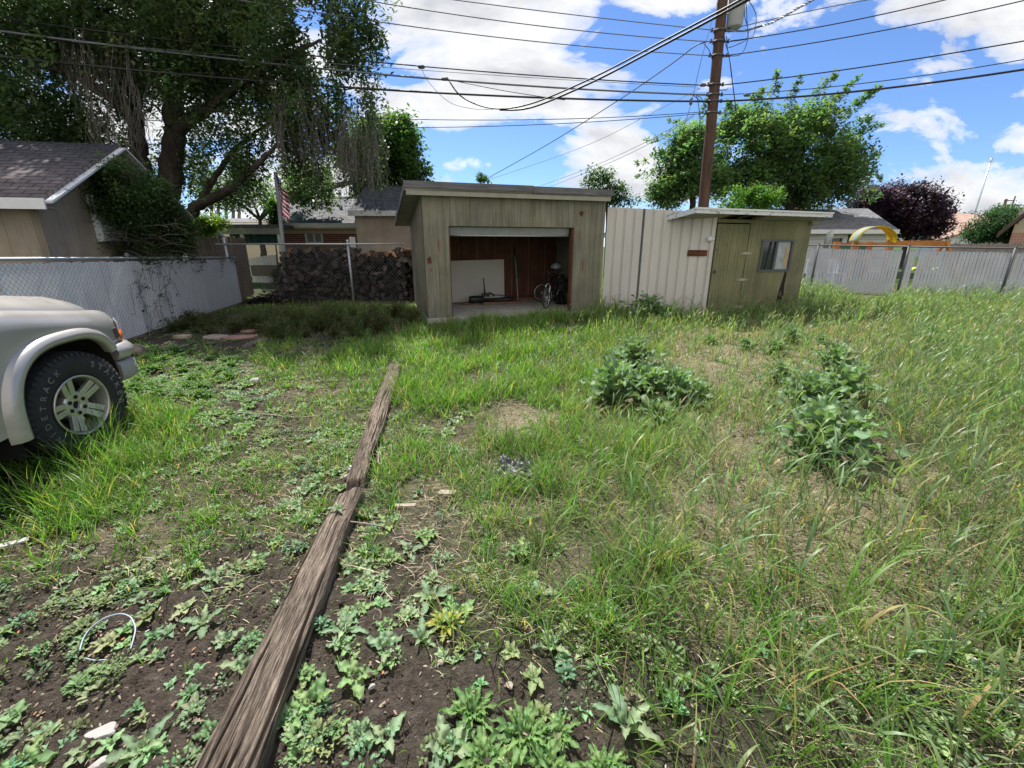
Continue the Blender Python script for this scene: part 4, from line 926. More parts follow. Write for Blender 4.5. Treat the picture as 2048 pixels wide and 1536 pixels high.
# slatted awning shutter on the gable wall
q0 = FG.hit(172, 395); q1 = FG.hit(200, 478)
sx = q0[0]; zt_, zb_ = q0[1], q1[1]
aw = MB(FG)
for k in range(13):
    z = zt_ - (zt_ - zb_) * k / 12; aw.box(sx + .05, sx + .75, -.08, -.05, z - .03, z + .012, Matrix.Rotation(.6, 3, 'X'))
aw.box(sx, sx + .05, -.10, -.001, zb_ - .05, zt_ + .05); aw.box(sx + .75, sx + .8, -.10, -.001, zb_ - .05, zt_ + .05)
aw.build('louvre_shutter', M['white_peel'], ta)
b = MB(FG); b.prism([(.30, 0), (.40, 0), (.36, 1.25), (.33, 1.4), (.30, 1.0)], -.004, .0); b.build('rust_stain', m_plain('rust_streak', (.30, .15, .09), .9, var=.3), ta)
# ------------------------------------------------------------------ brick house, patio cover, tan shed (behind the firewood)
YH = 19.0
def rect(u0, v0, u1, v1, y): 
    a = at(u0, v0, y); b_ = at(u1, v1, y); return a[0], b_[0], b_[2], a[2]
bh = thing('brick_house', 'low red brick house with a grey shingle roof partly in tree shade, behind the firewood', 'house', tuple(at(630, 520, YH)[:2]) + (0,))
xl_, xr_ = at(560, 455, YH)[0], at(760, 455, YH)[0]; ze = at(640, 456, YH)[2]; wl0, wl1, wz0, wz1 = rect(609, 457, 646, 484, YH)
b = MB(); b.box(xl_, wl0, YH, YH + .2, 0, ze); b.box(wl1, xr_, YH, YH + .2, 0, ze); b.box(wl0, wl1, YH, YH + .2, 0, wz0); b.box(wl0, wl1, YH, YH + .2, wz1, ze)
b.box(xl_, xl_ + .2, YH + .2, YH + 5.6, 0, ze); b.build('wall', M['brick'], bh)
b = MB(); b.box(wl0, wl1, YH + .04, YH + .08, wz0, wz1); wd_ = b.build('window', M['glass_light'], bh)
b = MB(); mid = (wl0 + wl1) / 2; b.box(wl0 - .02, wl0 + .05, YH - .02, YH + .06, wz0, wz1); b.box(mid - .03, mid + .03, YH - .01, YH + .05, wz0, wz1); b.box(wl1 - .05, wl1 + .02, YH - .02, YH + .06, wz0, wz1); b.box(wl0, wl1, YH - .04, YH + .06, wz0 - .05, wz0); b.build('frame', M['white_paint'], wd_)
yr = YH + 3.0; zr_ = at(640, 396, yr)[2]; ya_ = YH - .5; za = at(640, 446, ya_)[2]; xa_, xb_ = at(545, 446, ya_)[0], at(772, 446, ya_)[0]; xc_ = at(574, 394, yr)[0]
V = np.array([(xa_, ya_, za), (xb_, ya_, za), (xb_, yr, zr_), (xc_, yr, zr_), (xa_, 2 * yr - ya_, za), (xb_, 2 * yr - ya_, za)]); sl_ = math.hypot(yr - ya_, zr_ - za)
Lc = np.array([(xa_, 0, 0), (xb_, 0, 0), (xb_, 0, sl_), (xc_, 0, sl_), (xa_, 0, 0), (xb_, 0, 0)])
m = bpy.data.meshes.new('roof'); 
o = MB(); o.V = [V]; o.L = [Lc]; o.F = [[0, 1, 2, 3], [3, 2, 5, 4], [0, 3, 4]]; o.S = [False] * 3; o.n = 6; rf = o.build('roof', M['shingle_grey'], bh)
b = MB(); b.box(xa_, xb_, ya_ - .04, ya_, za - .17, za - .005); b.build('gutter', M['white_paint'], rf)
b = MB(); b.box(xa_ + .02, xb_, ya_ + .02, YH, za - .22, za - .17); b.box(xl_, xr_, YH - .04, YH - .002, ze - .22, ze); b.build('soffit', M['cream'], bh)
b = MB(); b.box(xc_, xb_, yr - .06, yr + .06, zr_ - .01, zr_ + .06); b.build('ridge_cap', M['white_peel'], rf)
vp = at(683, 425, YH + 1.3); b = MB(); b.tube([(vp[0], vp[1], vp[2] - .5), (vp[0], vp[1], vp[2] + .28)], .07, 10); b.build('vent_pipe', M['galv_dark'], rf)
YS = 15.2
ts = thing('tan_shed', 'tan panelled shed with a dark shingle roof standing behind the firewood stack', 'shed', tuple(at(760, 500, YS)[:2]) + (0,))
x0_, x1_ = at(709, 430, YS)[0], at(880, 430, YS)[0]; zw = at(760, 424, YS)[2]
fs = Frame(x0_, YS, 0); b = MB(fs); b.box(0, x1_ - x0_, 0, .1, 0, zw); b.build('front_wall', M['tan_shed'], ts); b = MB(fs); b.box(0, .1, .1, 3, 0, zw); b.build('side_wall', M['tan_shed'], ts)
yb = YS + 1.5; ya_ = YS - .3; xa_ = at(695, 420, ya_)[0]; xb_ = at(900, 420, ya_)[0]; za = at(760, 421, ya_)[2]; zr_ = at(760, 373, yb)[2]; sl_ = math.hypot(yb - ya_, zr_ - za)
V = np.array([(xa_, ya_, za), (xb_, ya_, za), (xb_, yb, zr_), (xa_ + .08, yb, zr_), (xa_, 2 * yb - ya_, za), (xb_, 2 * yb - ya_, za)]); Lc = np.array([(xa_, 0, 0), (xb_, 0, 0), (xb_, 0, sl_), (xa_, 0, sl_), (xa_, 0, 0), (xb_, 0, 0)])
o = MB(); o.V = [V]; o.L = [Lc]; o.F = [[0, 1, 2, 3], [3, 2, 5, 4], [0, 3, 4]]; o.S = [False] * 3; o.n = 6; rf = o.build('roof', M['shingle_dark'], ts)
b = MB(); b.box(xa_, xb_, ya_ - .03, ya_, za - .16, za - .005); b.build('fascia_board', M['white_peel'], rf)
wq = rect(706, 474, 712, 488, YS - .01); b = MB(); b.box(wq[0] - .1, wq[1], YS - .1, YS - .02, wq[2] - .2, wq[3]); tag(b.build('wall_cabinet', M['white_paint'], None, .01), 'small white cabinet at the corner of the tan shed', 'cabinet')
# patio cover with a green drop curtain, swing seat
YP = 17.6
pc = thing('patio_cover', 'flat dark patio roof on thin white posts left of the brick house', 'patio cover', tuple(at(500, 540, YP)[:2]) + (0,))
p0, p1, z0_, z1_ = rect(432, 449, 566, 456, YP)
b = MB(); b.box(p0, p1, YP, YP + 3.5, z0_ - .0, z1_); rf = b.build('roof', M['galv_dark'], pc); b = MB(); b.box(p0, p1, YP - .03, YP - .002, z0_ - .22, z0_ - .01); b.build('corrugated_fascia', m_siding('corrugated_sheet', (.33, .33, .33), (.36, .36, .37), (.4, .4, .4), .09, .3, .4, .1), rf)
for u in (488, 561):
    xx = at(u, 500, YP)[0]; b = MB(); b.box(xx - .05, xx + .05, YP, YP + .1, 0, z0_); b.build('post', M['white_paint'], pc)
gq = rect(456, 457, 561, 487, YP + .5); P = []; n = 24
for i in range(n + 1):
    s_ = i / n; x = gq[0] + (gq[1] - gq[0]) * s_; P += [(x, YP + .5 + .04 * math.sin(i * 2.1), gq[3] - .25 * math.sin(math.pi * s_) * .25), (x, YP + .5 + .05 * math.sin(i * 1.7 + 1), gq[2])]
b = MB(); b.add(P, [(2 * i, 2 * i + 1, 2 * i + 3, 2 * i + 2) for i in range(n)]); tag(b.build('drop_curtain', m_plain('green_tarp', (.02, .075, .062), .7, var=.3), None), 'dark green drop curtain hanging under the patio roof', 'curtain')
q = rect(497, 511, 556, 531, YP + 1.2); b = MB()
x = q[0]; k = 0
while x < q[1]: b.prism([(x, 0), (x + .13, 0), (x + .13, q[3] - .12 + .15 * math.sin((x - q[0]) * 1.3)), (x, q[3] - .12 + .15 * math.sin((x - q[0]) * 1.3))], YP + 1.2, YP + 1.22); x += .15
tag(b.build('picket_fence', M['white_paint'], None), 'low white picket panel with a scalloped top in the shade under the patio roof', 'fence')
q = rect(500, 531, 556, 552, YP + .6); b = MB(); b.box(q[0], q[1], YP + .6, YP + 1.0, q[2], q[3]); tag(b.build('planter_box', M['grey_wood'], None, .02), 'long grey planter box under the patio roof edge', 'planter')
# flagpole and flag
YF = 14.0; f0 = at(572, 560, YF); f1 = at(551, 344, YF)
fp = MB(); fp.bar((f0[0], YF, 0), (f1[0] , YF, f1[2]), .085, .085, (0, 1, 0)); tag(fp.build('flagpole', M['galv'], None, .006), 'leaning square grey flagpole rising beside the firewood stack', 'flagpole')
fl_w, fl_h = .62, 1.18
def flag():
    top = at(557, 352, YF - .08); bot = at(563, 428, YF - .08); H_ = top[2] - at(575, 450, YF - .08)[2]
    # hangs limp from a short staff: hoist along the pole, fly end folded down; cloth coords (a along fly 0..1, c across stripes 0..1)
    nu, nv = 40, 39; P = []; col = []
    for i in range(nu + 1):
        for j in range(nv + 1):
            a = i / nu; c = j / nv
            hx = f1[0] + (f0[0] - f1[0]) * (f1[2] - (top[2] - c * .78)) / max(f1[2], 1) + .05
            x = hx + a * .30 * (1 - .12 * c) + .03 * math.sin(a * 9 + c * 2); z = top[2] - c * .80 - a * .52 + .03 * math.sin(a * 7)
            y = YF - .09 + .07 * math.sin(a * 8 + c * 1.2) - .03 * a
            P.append((x, y, z))
    P = np.array(P); i = (np.arange(nu)[:, None] * (nv + 1) + np.arange(nv)[None]).ravel()
    F = np.stack([i, i + 1, i + nv + 2, i + nv + 1], 1)
    A = np.repeat(np.arange(nu + 1) / nu, nv + 1); Cc = np.tile(np.arange(nv + 1) / nv, nu + 1)
    t = NT('flag_cloth'); cr = t.coord(); s_ = t.sep(cr); a, c = s_[0], s_[1]
    st = t.math('LESS_THAN', t.math('FRACT', t.math('MULTIPLY', c, 6.5)), .5)
    k = t.mix(st, (.62, .62, .64), (.38, .02, .045))
    canton = t.math('MULTIPLY', t.math('LESS_THAN', a, .4), t.math('LESS_THAN', c, 7 / 13))
    sx = t.math('FRACT', t.math('MULTIPLY', a, 15)); sy = t.math('FRACT', t.math('MULTIPLY', c, 9.2))
    dx = t.math('SUBTRACT', sx, .5); dy = t.math('SUBTRACT', sy, .5)
    star = t.math('LESS_THAN', t.math('ADD', t.math('MULTIPLY', dx, dx), t.math('MULTIPLY', dy, dy)), .07)
    k = t.mix(canton, k, t.mix(star, (.02, .03, .13), (.62, .62, .64)))
    p = t.bsdf(k, .8, None, .1); tr = t.n('ShaderNodeBsdfTranslucent'); t.put(tr.inputs[0], k); mx = t.n('ShaderNodeMixShader'); mx.inputs[0].default_value = .35
    t.t.links.new(p, mx.inputs[1]); t.t.links.new(tr.outputs[0], mx.inputs[2]); m = t.done(mx.outputs[0])
    tag(np_mesh('flag', P, F, m, None, None, np.stack([A, Cc, A * 0], 1), smooth=True), 'limp United States flag with stars and red and white stripes hanging from the grey flagpole', 'flag')
flag()
# far buildings at left
q = rect(345, 433, 386, 474, 22.0); gc = (q[0] + q[1]) / 2
sh_ = thing('small_shed', 'tiny pale gabled shed half hidden behind the vine-covered shrub', 'shed', (gc, 22, 0)); b = MB(); b.prism([(q[0], 0), (q[1], 0), (q[1], q[3] - .75), (gc, q[3]), (q[0], q[3] - .75)], 22, 24); b.build('wall', M['white_siding'], sh_)
gable_roof(Frame(gc, 22, 0), (q[1] - q[0]) / 2, q[3] + .06, q[3] - .85, 0, .15, -.2, 2.2, M['shingle_dark'], 'roof', sh_)
q = rect(425, 432, 555, 449, 36.0); lh = thing('long_building', 'long low grey-roofed building far behind the patio cover', 'building', ((q[0] + q[1]) / 2, 36, 0)); b = MB(); b.box(q[0], q[1], 36, 36.2, 0, q[2] + .2); b.build('wall', M['cream'], lh)
b = MB(); b.add([(q[0] - .4, 35.5, q[2]), (q[1] + .4, 35.5, q[2]), (q[1] + .4, 39, q[3]), (q[0] - .4, 39, q[3]), (q[0] - .4, 42, q[2]), (q[1] + .4, 42, q[2])], [(0, 1, 2, 3), (3, 2, 5, 4), (0, 3, 4), (1, 5, 2)]); b.build('roof', M['shingle_far'], lh)
# ------------------------------------------------------------------ right side: white house, play set, far houses
YW = 26.0
wh = thing('white_house', 'white lap-sided house with a grey hip roof and brick chimney behind the play set', 'house', tuple(at(1690, 500, YW)[:2]) + (0,))
e0, e1 = at(1400, 458, YW - .5), at(1798, 459, YW - .5); r0, r1 = at(1430, 416, YW + 3.6), at(1736, 417, YW + 3.6)
V = np.array([(e0[0], YW - .5, e1[2]), (e1[0], YW - .5, e1[2]), (r1[0], YW + 3.6, r1[2]), (r0[0], YW + 3.6, r1[2]), (e1[0], YW + 7.7, e1[2]), (e0[0], YW + 7.7, e1[2])]); sl_ = math.hypot(4.1, r1[2] - e1[2])
Lc = np.array([(V[0][0], 0, 0), (V[1][0], 0, 0), (V[2][0], 0, sl_), (V[3][0], 0, sl_), (V[1][0] + 8, 0, 0), (V[0][0], 0, 0)])
o = MB(); o.V = [V]; o.L = [Lc]; o.F = [[0, 1, 2, 3], [1, 4, 2], [3, 2, 4, 5], [0, 3, 5]]; o.S = [False] * 4; o.n = 6; rf = o.build('roof', M['shingle_far'], wh)
b = MB(); b.box(e0[0], e1[0] + .02, YW - .55, YW - .502, e1[2] - .22, e1[2] + .0); b.build('gutter', M['white_paint'], rf)
wx1 = at(1785, 480, YW)[0]; wq = rect(1661, 471, 1690, 497, YW); b = MB(); zt_ = e1[2] - .2
b.box(e0[0] + .5, wq[0], YW, YW + .2, 0, zt_); b.box(wq[1], wx1, YW, YW + .2, 0, zt_); b.box(wq[0], wq[1], YW, YW + .2, 0, wq[2]); b.box(wq[0], wq[1], YW, YW + .2, wq[3], zt_); b.box(wx1 - .2, wx1, YW + .2, YW + 7.2, 0, zt_); b.build('wall', M['white_siding'], wh)
b = MB(); b.box(wq[0], wq[1], YW + .08, YW + .12, wq[2], wq[3]); wd_ = b.build('window', M['glass'], wh); b = MB()
for a0, a1, c0, c1 in ((wq[0], wq[0] + .12, wq[2], wq[3]), (wq[1] - .25, wq[1], wq[2], wq[3]), (wq[0] + .12, wq[1] - .25, wq[3] - .14, wq[3])): b.box(a0, a1, YW - .03, YW + .1, c0, c1)
b.build('frame', M['white_paint'], wd_); b = MB(); b.box(wq[1] + .003, wq[1] + .16, YW - .03, YW - .002, wq[2], wq[3] + .05); b.build('shutter', m_plain('navy_shutter', (.03, .05, .12), .6), wh)
b = MB(); b.box(e0[0] + .4, wx1, YW - .45, YW, e1[2] - .22, e1[2] - .19); b.build('soffit', M['cream'], wh)
q = rect(1597, 404, 1619, 418, YW + 4.2); b = MB(); b.box(q[0], q[1], YW + 4.2, YW + 4.9, q[2] - .8, q[3] - .12); b.box(q[0] + .15, q[1] - .15, YW + 4.3, YW + 4.8, q[3] - .12, q[3] + .12); b.build('chimney', M['brick_pale'], rf)
for u, v in ((1576, 415), (1661, 415)):
    p = at(u, v, YW + 3.2); b = MB(); b.lathe([(.1, -.35), (.1, 0), (.3, 0), (.27, .12), (0, .16)], tuple(p), 'z', 14); b.build('roof_vent', M['white_paint'], rf)
# closed patio umbrella
p = at(1655, 480, 24.5); pu = thing('patio_umbrella', 'closed pale patio umbrella standing before the white house wall', 'umbrella', (p[0], 24.5, 0)); ztp = at(1659, 459, 24.5)[2]
b = MB(); b.tube([(p[0] - .1, 24.5, 0), (p[0], 24.5, 1.2), (p[0] + .1, 24.5, ztp)], .025, 8); b.build('pole', M['white_paint'], pu)
b = MB(); b.tube([(p[0] - .02, 24.5, 1.35), (p[0] + .03, 24.5, 1.8), (p[0] + .08, 24.5, ztp - .35), (p[0] + .1, 24.5, ztp)], [.12, .16, .20, .03], 10); b.build('canopy', m_plain('pale_green_canvas', (.42, .46, .42), .8), pu)
# play set: arch canopy tower, swing beam
YY = 20.5
ps = thing('play_set', 'orange stained wooden swing set with a yellow arched canopy tower', 'swing set', tuple(at(1745, 560, YY)[:2]) + (0,))
xL, xR = at(1711, 500, YY)[0], at(1780, 500, YY)[0]; zb = at(1740, 488, YY)[2]; zt_ = at(1745, 452, YY)[2]; dep = 1.2
for x in (xL, xR):
    for y in (YY, YY + dep): b = MB(); b.box(x - .14, x + .14, y, y + .14, 0, zb + .1); b.build('post', M['orange_wood'], ps)
b = MB(); b.box(xL, xR, YY - .06, YY - .003, zb - .05, zb + .06); b.box(xL, xR, YY + dep + .145, YY + dep + .2, zb - .05, zb + .06); b.build('cross_beam', M['orange_wood'], ps)
b = MB(); b.box(xL + .15, xR - .15, YY + .05, YY + dep, .9, 1.0); b.build('deck', M['orange_wood'], ps)
b = MB(); b.box(xL + .16, xR - .16, YY + dep + .02, YY + dep + .06, .2, zb - .06); b.build('green_wall', m_plain('green_panel', (.03, .13, .10), .6), ps)
n = 20; P = []; cx_ = (xL + xR) / 2; hw_ = (xR - xL) / 2 + .10
for i in range(n + 1):
    a = math.pi * i / n; x = cx_ - hw_ * math.cos(a); z = zb + .06 + (zt_ - zb - .06) * math.sin(a) ** .9
    P += [(x, YY - .15, z), (x, YY + .40, z)]
b = MB(); b.add(P, [(2 * i, 2 * i + 1, 2 * i + 3, 2 * i + 2) for i in range(n)], True)
t = NT('yellow_canopy'); x = t.sep(t.coord())[0]; y = t.sep(t.coord())[1]
k = t.mix(t.math('MULTIPLY', t.math('LESS_THAN', x, cx_), t.math('LESS_THAN', t.math('ABSOLUTE', t.math('SUBTRACT', y, YY + .12)), .17)), (.62, .46, .04), (.38, .48, .42))
p_ = t.bsdf(k, .6); tr = t.n('ShaderNodeBsdfTranslucent'); t.put(tr.inputs[0], k); mx = t.n('ShaderNodeMixShader'); mx.inputs[0].default_value = .35; t.t.links.new(p_, mx.inputs[1]); t.t.links.new(tr.outputs[0], mx.inputs[2])
cnp = b.build('canopy', t.done(mx.outputs[0]), ps)
sol = cnp.modifiers.new('cloth', 'SOLIDIFY'); sol.thickness = .03
p = at(1905, 486, YY + .2); b = MB(); b.box(xR + .1, p[0], YY + .3, YY + .42, at(1850, 493, YY + .3)[2], at(1850, 481, YY + .3)[2]); b.build('swing_beam', M['orange_wood'], ps)
for sg in (-1, 1):
    b = MB(); b.bar((p[0] - .15, YY + .36, zb + .1), (p[0] - .1, YY + .36 + sg * 1.1, 0), .12, .12); b.build('leg', M['orange_wood'], ps)
for k, (u, col_, lab) in enumerate(((1815, (.75, .6, .06), 'yellow swing seat on ropes under the orange beam, nearer the arch tower'), (1858, (.78, .66, .12), 'yellow swing seat on ropes under the orange beam, nearer the far leg'))):
    p = at(u, 560, YY + .3); sw = thing('swing_seat', lab, 'swing', (p[0], YY + .36, .45), 'swings on the play set'); b = MB(); P = []
    for i in range(9): a = i / 8; x = p[0] - .25 + .5 * a; z = .55 - .12 * math.sin(math.pi * a); P += [(x, YY + .26, z), (x, YY + .46, z)]
    b.add(P, [(2 * i, 2 * i + 1, 2 * i + 3, 2 * i + 2) for i in range(8)]); b.build('seat', m_plain('yellow_plastic', col_, .4), sw)
    [(MB().tube([(p[0] + s_ * .25, YY + .36, .55), (p[0] + s_ * .25, YY + .36, zb - .08)], .012, 6)).build('rope', M['wire_grey'], sw) for s_ in (-1, 1)]
# blue bench, white chairs behind the slats
p0, p1, z0_, z1_ = rect(1671, 530, 1694, 541, 18.5); b = MB(); b.box(p0, p1, 18.5, 19.0, .0 + z0_, z1_); b.box(p0 + .03, p0 + .09, 18.55, 18.95, 0, z0_); b.box(p1 - .09, p1 - .03, 18.55, 18.95, 0, z0_); tag(b.build('plastic_bench', m_plain('blue_plastic', (.04, .16, .5), .5), None, .02), 'small blue plastic bench seen through the grey slats left of the play set', 'bench')
for k, (u, v) in enumerate(((1622, 525), (1678, 522))):
    p = at(u, v, 18.0); c_ = thing('garden_chair', ['white plastic garden chair behind the grey slats close to the olive shed corner', 'white plastic garden chair behind the grey slats just above the blue bench'][k], 'chair', (p[0], 18, 0), 'white garden chairs')
    b = MB(); b.box(p[0] - .24, p[0] + .24, 17.8, 18.25, .42, .46); b.build('seat', M['white_paint'], c_, .01)
    b = MB(); [b.box(p[0] - .23 + i * .1, p[0] - .17 + i * .1, 18.22, 18.26, .46, .95) for i in range(5)]; b.box(p[0] - .25, p[0] + .25, 18.21, 18.27, .88, .98); b.build('backrest', M['white_paint'], c_)
    for sx_ in (-1, 1):
        for sy_ in (17.82, 18.22): b = MB(); b.box(p[0] + sx_ * .21 - .02, p[0] + sx_ * .21 + .02, sy_ - .02, sy_ + .02, 0, .42); b.build('leg', M['white_paint'], c_)
# tan gabled house at the right edge
YT = 23.0; g0 = at(2013, 455, YT); g1 = at(2120, 455, YT)
th_ = thing('tan_house', 'tan gabled house with pale brick below and a brown roof edge at the right border', 'house', (g0[0] + 2, YT, 0)); zk = at(2030, 466, YT)[2]; zt_ = at(2052, 412, YT)[2]
xg = .25; pk = xg + 4.5; zs = at(2018, 450, YT)[2]; sl = (zt_ - zs) / (at(2052, 412, YT)[0] - g0[0]) * 1.0; FT = Frame(g0[0], YT, -R(44))
b = MB(FT); b.prism([(xg, zk), (pk + 4.5, zk), (pk + 4.5, zs), (pk, zs + sl * 4.5), (xg, zs)], 0, 9); b.build('gable_wall', M['cream'], th_)
b = MB(FT); b.box(xg, pk + 4.5, -.03, 9, 0, zk); b.build('brick_base', M['brick_pale'], th_)
b = MB(FT)
for sg in (-1, 1): b.add([(pk, -.4, zs + sl * 4.5 + .1), (pk, 9, zs + sl * 4.5 + .1), (pk + sg * 5.0, 9, zs - sl * .5 + .1), (pk + sg * 5.0, -.4, zs - sl * .5 + .1), (pk, -.4, zs + sl * 4.5 + .35), (pk, 9, zs + sl * 4.5 + .35), (pk + sg * 5.0, 9, zs - sl * .5 + .35), (pk + sg * 5.0, -.4, zs - sl * .5 + .35)], [(3, 2, 1, 0), (4, 5, 6, 7), (0, 4, 7, 3), (3, 7, 6, 2), (2, 6, 5, 1), (1, 5, 4, 0)])
b.build('roof', m_plain('brown_roof_edge', (.10, .065, .05), .8), th_)
# pinkish roofed far house
YQ = 48.0; q = rect(1895, 440, 1965, 486, YQ); fh = thing('distant_house', 'distant house with pinkish roof and white gable between the plum tree and juniper', 'house', ((q[0] + q[1]) / 2, YQ, 0))
zm_ = at(1930, 474, YQ)[2]; zp = at(1930, 452, YQ)[2]; b = MB(); b.prism([(q[0], 0), (q[1] + 1, 0), (q[1] + 1, zp + .4), (q[0] + .8, zm_)], YQ, YQ + .3); b.build('wall', M['white_siding'], fh)
b = MB(); b.add([(q[0] - 1, YQ - .5, zm_ - .3), (q[1] + 1.5, YQ - .5, zp + .6), (q[1] + 1.5, YQ + 6, zp + 1.8), (q[0] - 1, YQ + 6, zp + .9)], [(0, 1, 2, 3)]); so_ = b.build('roof', m_plain('pinkish_shingle', (.36, .24, .19), .9, scale=2), fh); so_.modifiers.new('t', 'SOLIDIFY').thickness = .2
q2 = rect(1918, 439, 1956, 455, YQ + 12); fg = thing('distant_house', 'farthest grey-roofed house with a skylight peeping over the pinkish roof', 'house', ((q2[0] + q2[1]) / 2, YQ + 12, 0)); b = MB(); b.prism([(q2[0] - 1, 0), (q2[1] + 2, 0), (q2[1] + 2, q2[2]), (q2[0] - 1, q2[2])], YQ + 12.5, YQ + 16); b.build('wall', M['white_siding'], fg)
b = MB(); b.add([(q2[0] - 2, YQ + 12, q2[2]), (q2[1] + 3, YQ + 12, q2[2]), (q2[1] - .3, YQ + 15, q2[3]), (q2[0] + .4, YQ + 15, q2[3]), (q2[0] - 2, YQ + 18, q2[2]), (q2[1] + 3, YQ + 18, q2[2])], [(0, 1, 2, 3), (3, 2, 5, 4), (0, 3, 4), (1, 5, 2)]); rf = b.build('roof', M['shingle_far'], fg)
sk = at(1940, 450, YQ + 12.9); b = MB(); b.box(sk[0] - .35, sk[0] + .45, YQ + 12.6, YQ + 13.0, sk[2] - .3, sk[2] + .25); b.build('skylight', M['glass'], rf)
# radio mast, far utility poles
p0, p1 = at(1945, 440, 60), at(1982, 321, 60); b = MB(); b.tube([(p0[0], 60, 0), tuple(p1)], [.14, .06], 8); b.lathe([(.15, -.2), (.15, .2), (0, .3)], tuple(p1), 'z', 8); tag(b.build('radio_mast', M['galv'], None), 'thin leaning pale radio mast above the distant roofs', 'mast')
for k, (u0, v0, u1, v1, lab) in enumerate(((2004, 425, 2013, 398, 'stubby far utility pole behind the round juniper'), (2022, 420, 2031, 392, 'far utility pole with two crossarms beside the tan house roof'))):
    p0, p1 = at(u0, v0, 70), at(u1, v1, 70); t = thing('utility_pole', lab, 'utility pole', (p0[0], 70, 0)); b = MB(); b.tube([(p0[0] - .3, 70, 0), tuple(p1)], [.22 if k == 0 else .12, .16 if k == 0 else .08], 8); b.build('pole', M['pole_wood'], t)
    for dz in ((.2,) if k == 0 else (1.2, 2.2)): b = MB(); b.box(p1[0] - (.3 if k == 0 else 1.2), p1[0] + 1.2, 69.9, 70.0, p1[2] - dz - .08, p1[2] - dz + .04); b.build('crossarm', M['pole_wood'], t)
# ------------------------------------------------------------------ utility pole, transformer, lines
PX = lambda z: 5.74 - .030 * z
YPOLE = 14.0
up = thing('utility_pole', 'tall brown wooden utility pole with a grey transformer rising behind the sheds', 'utility pole', (PX(0), YPOLE, 0))
b = MB(); zz = np.linspace(-.3, 10.5, 16); b.tube(np.stack([PX(zz), zz * 0 + YPOLE, zz], 1), np.linspace(.165, .115, 16), 16); b.build('pole', M['pole_wood'], up)
tx = at(1467, 20, YPOLE - .05); 
tr = thing('transformer', 'pale grey cylindrical transformer can bolted high on the brown utility pole', 'transformer', (PX(8) + .42, YPOLE - .05, 7.3))
zb_ = at(1466, 58, YPOLE)[2]; cxp = at(1467, 50, YPOLE)[0]
b = MB(); b.lathe([(0, .0), (.17, 0), (.20, .03), (.21, .95), (.225, .96), (.225, 1.0), (.12, 1.08), (0, 1.1)], (cxp, YPOLE - .05, zb_), 'z', 28); b.build('tank', m_plain('transformer_paint', (.40, .42, .43), .5, var=.06), tr)
b = MB()
for dz in (.35, .8): b.bar((PX(zb_ + dz) + .1, YPOLE - .05, zb_ + dz), (cxp - .18, YPOLE - .05, zb_ + dz), .06, .10)
b.build('mounting_bracket', M['galv'], tr)
for a in (-.7, .3): b = MB(); b.lathe([(.03, 0), (.045, .05), (.03, .08), (.045, .12), (.03, .16), (.012, .24)], (cxp + .12 * math.cos(a), YPOLE - .05 + .12 * math.sin(a), zb_ + 1.05), 'z', 10); b.build('bushing', m_plain('brown_porcelain', (.12, .05, .03), .3), tr)
def pz(v): return at(1430, v, YPOLE)[2]
for v in (62, 84, 112, 170, 190, 203, 226):
    z = pz(v); b = MB(); b.tube([(PX(z) - .22, YPOLE - .05, z), (PX(z) + .22, YPOLE - .05, z)], .012, 6)
    for sx in (-1, 1): b.lathe([(.0, -.05), (.035, -.04), (.022, 0), (.035, .04), (0, .05)], (PX(z) + sx * (.23 if v < 120 else .20), YPOLE - .05, z), 'z', 8)
    b.lathe([(.135, -.02), (.16, -.02), (.16, .02), (.135, .02)], (PX(z), YPOLE, z), 'z', 16); b.build('insulator', M['galv_dark'], up)
for v in (116, 182, 228): z = pz(v); b = MB(); b.tube([(PX(z) + .1, YPOLE - .06, z), (PX(z) + .30, YPOLE - .1, z), (PX(z) + .33, YPOLE - .1, z + .04)], .012, 6); b.build('step_peg', M['galv_dark'], up)
def wire(label, pts, r, mat='wire', ext=(0, 0), n=36, name='power_line', group='overhead lines on the pole'):
    P = np.array([at(*p) if len(p) == 3 else np.array(p[:3]) for p in pts])
    m = len(P); tk = np.concatenate([[0], np.cumsum(np.linalg.norm(np.diff(P, axis=0), axis=1))]); tk /= tk[-1]
    ts = np.linspace(-ext[0], 1 + ext[1], n)
    if m == 2: Q = P[0] + (P[1] - P[0]) * ts[:, None]; Q[:, 2] -= 0
    elif m == 3:
        Q = sum(P[i] * np.prod([(ts - tk[j]) / (tk[i] - tk[j]) for j in range(3) if j != i], 0)[:, None] for i in range(3))
    else:
        tq = np.clip(ts, 0, 1); Q = np.zeros((n, 3))
        for a, t_ in enumerate(tq):          # Catmull-Rom through the points
            i = min(max(np.searchsorted(tk, t_) - 1, 0), m - 2); u = (t_ - tk[i]) / (tk[i + 1] - tk[i]); p0 = P[max(i - 1, 0)]; p1 = P[i]; p2 = P[i + 1]; p3 = P[min(i + 2, m - 1)]
            Q[a] = .5 * (2 * p1 + (p2 - p0) * u + (2 * p0 - 5 * p1 + 4 * p2 - p3) * u * u + (3 * p1 - p0 - 3 * p2 + p3) * u ** 3)
    b = MB(); b.tube(Q, r, 6)
    return tag(b.build(name, M[mat], None), label, 'cable', group)
Y0, YL, YR = 13.95, 11.2, 11.6
wire('topmost thin line running left from just under the transformer', [(880, -4, 12.6), (1150, 30, 13.3), (1423, 60, Y0)], .010, 'wire_grey', (1.2, 0))
wire('second thin line from the top running left over the white cloud', [(739, 2, 12.3), (1080, 52, 13.2), (1428, 84, Y0)], .011, 'wire_grey', (1.1, 0))
wire('third thin line from the top running left over the white cloud', [(766, 45, 12.4), (1090, 85, 13.2), (1432, 112, Y0)], .011, 'wire_grey', (1.1, 0))
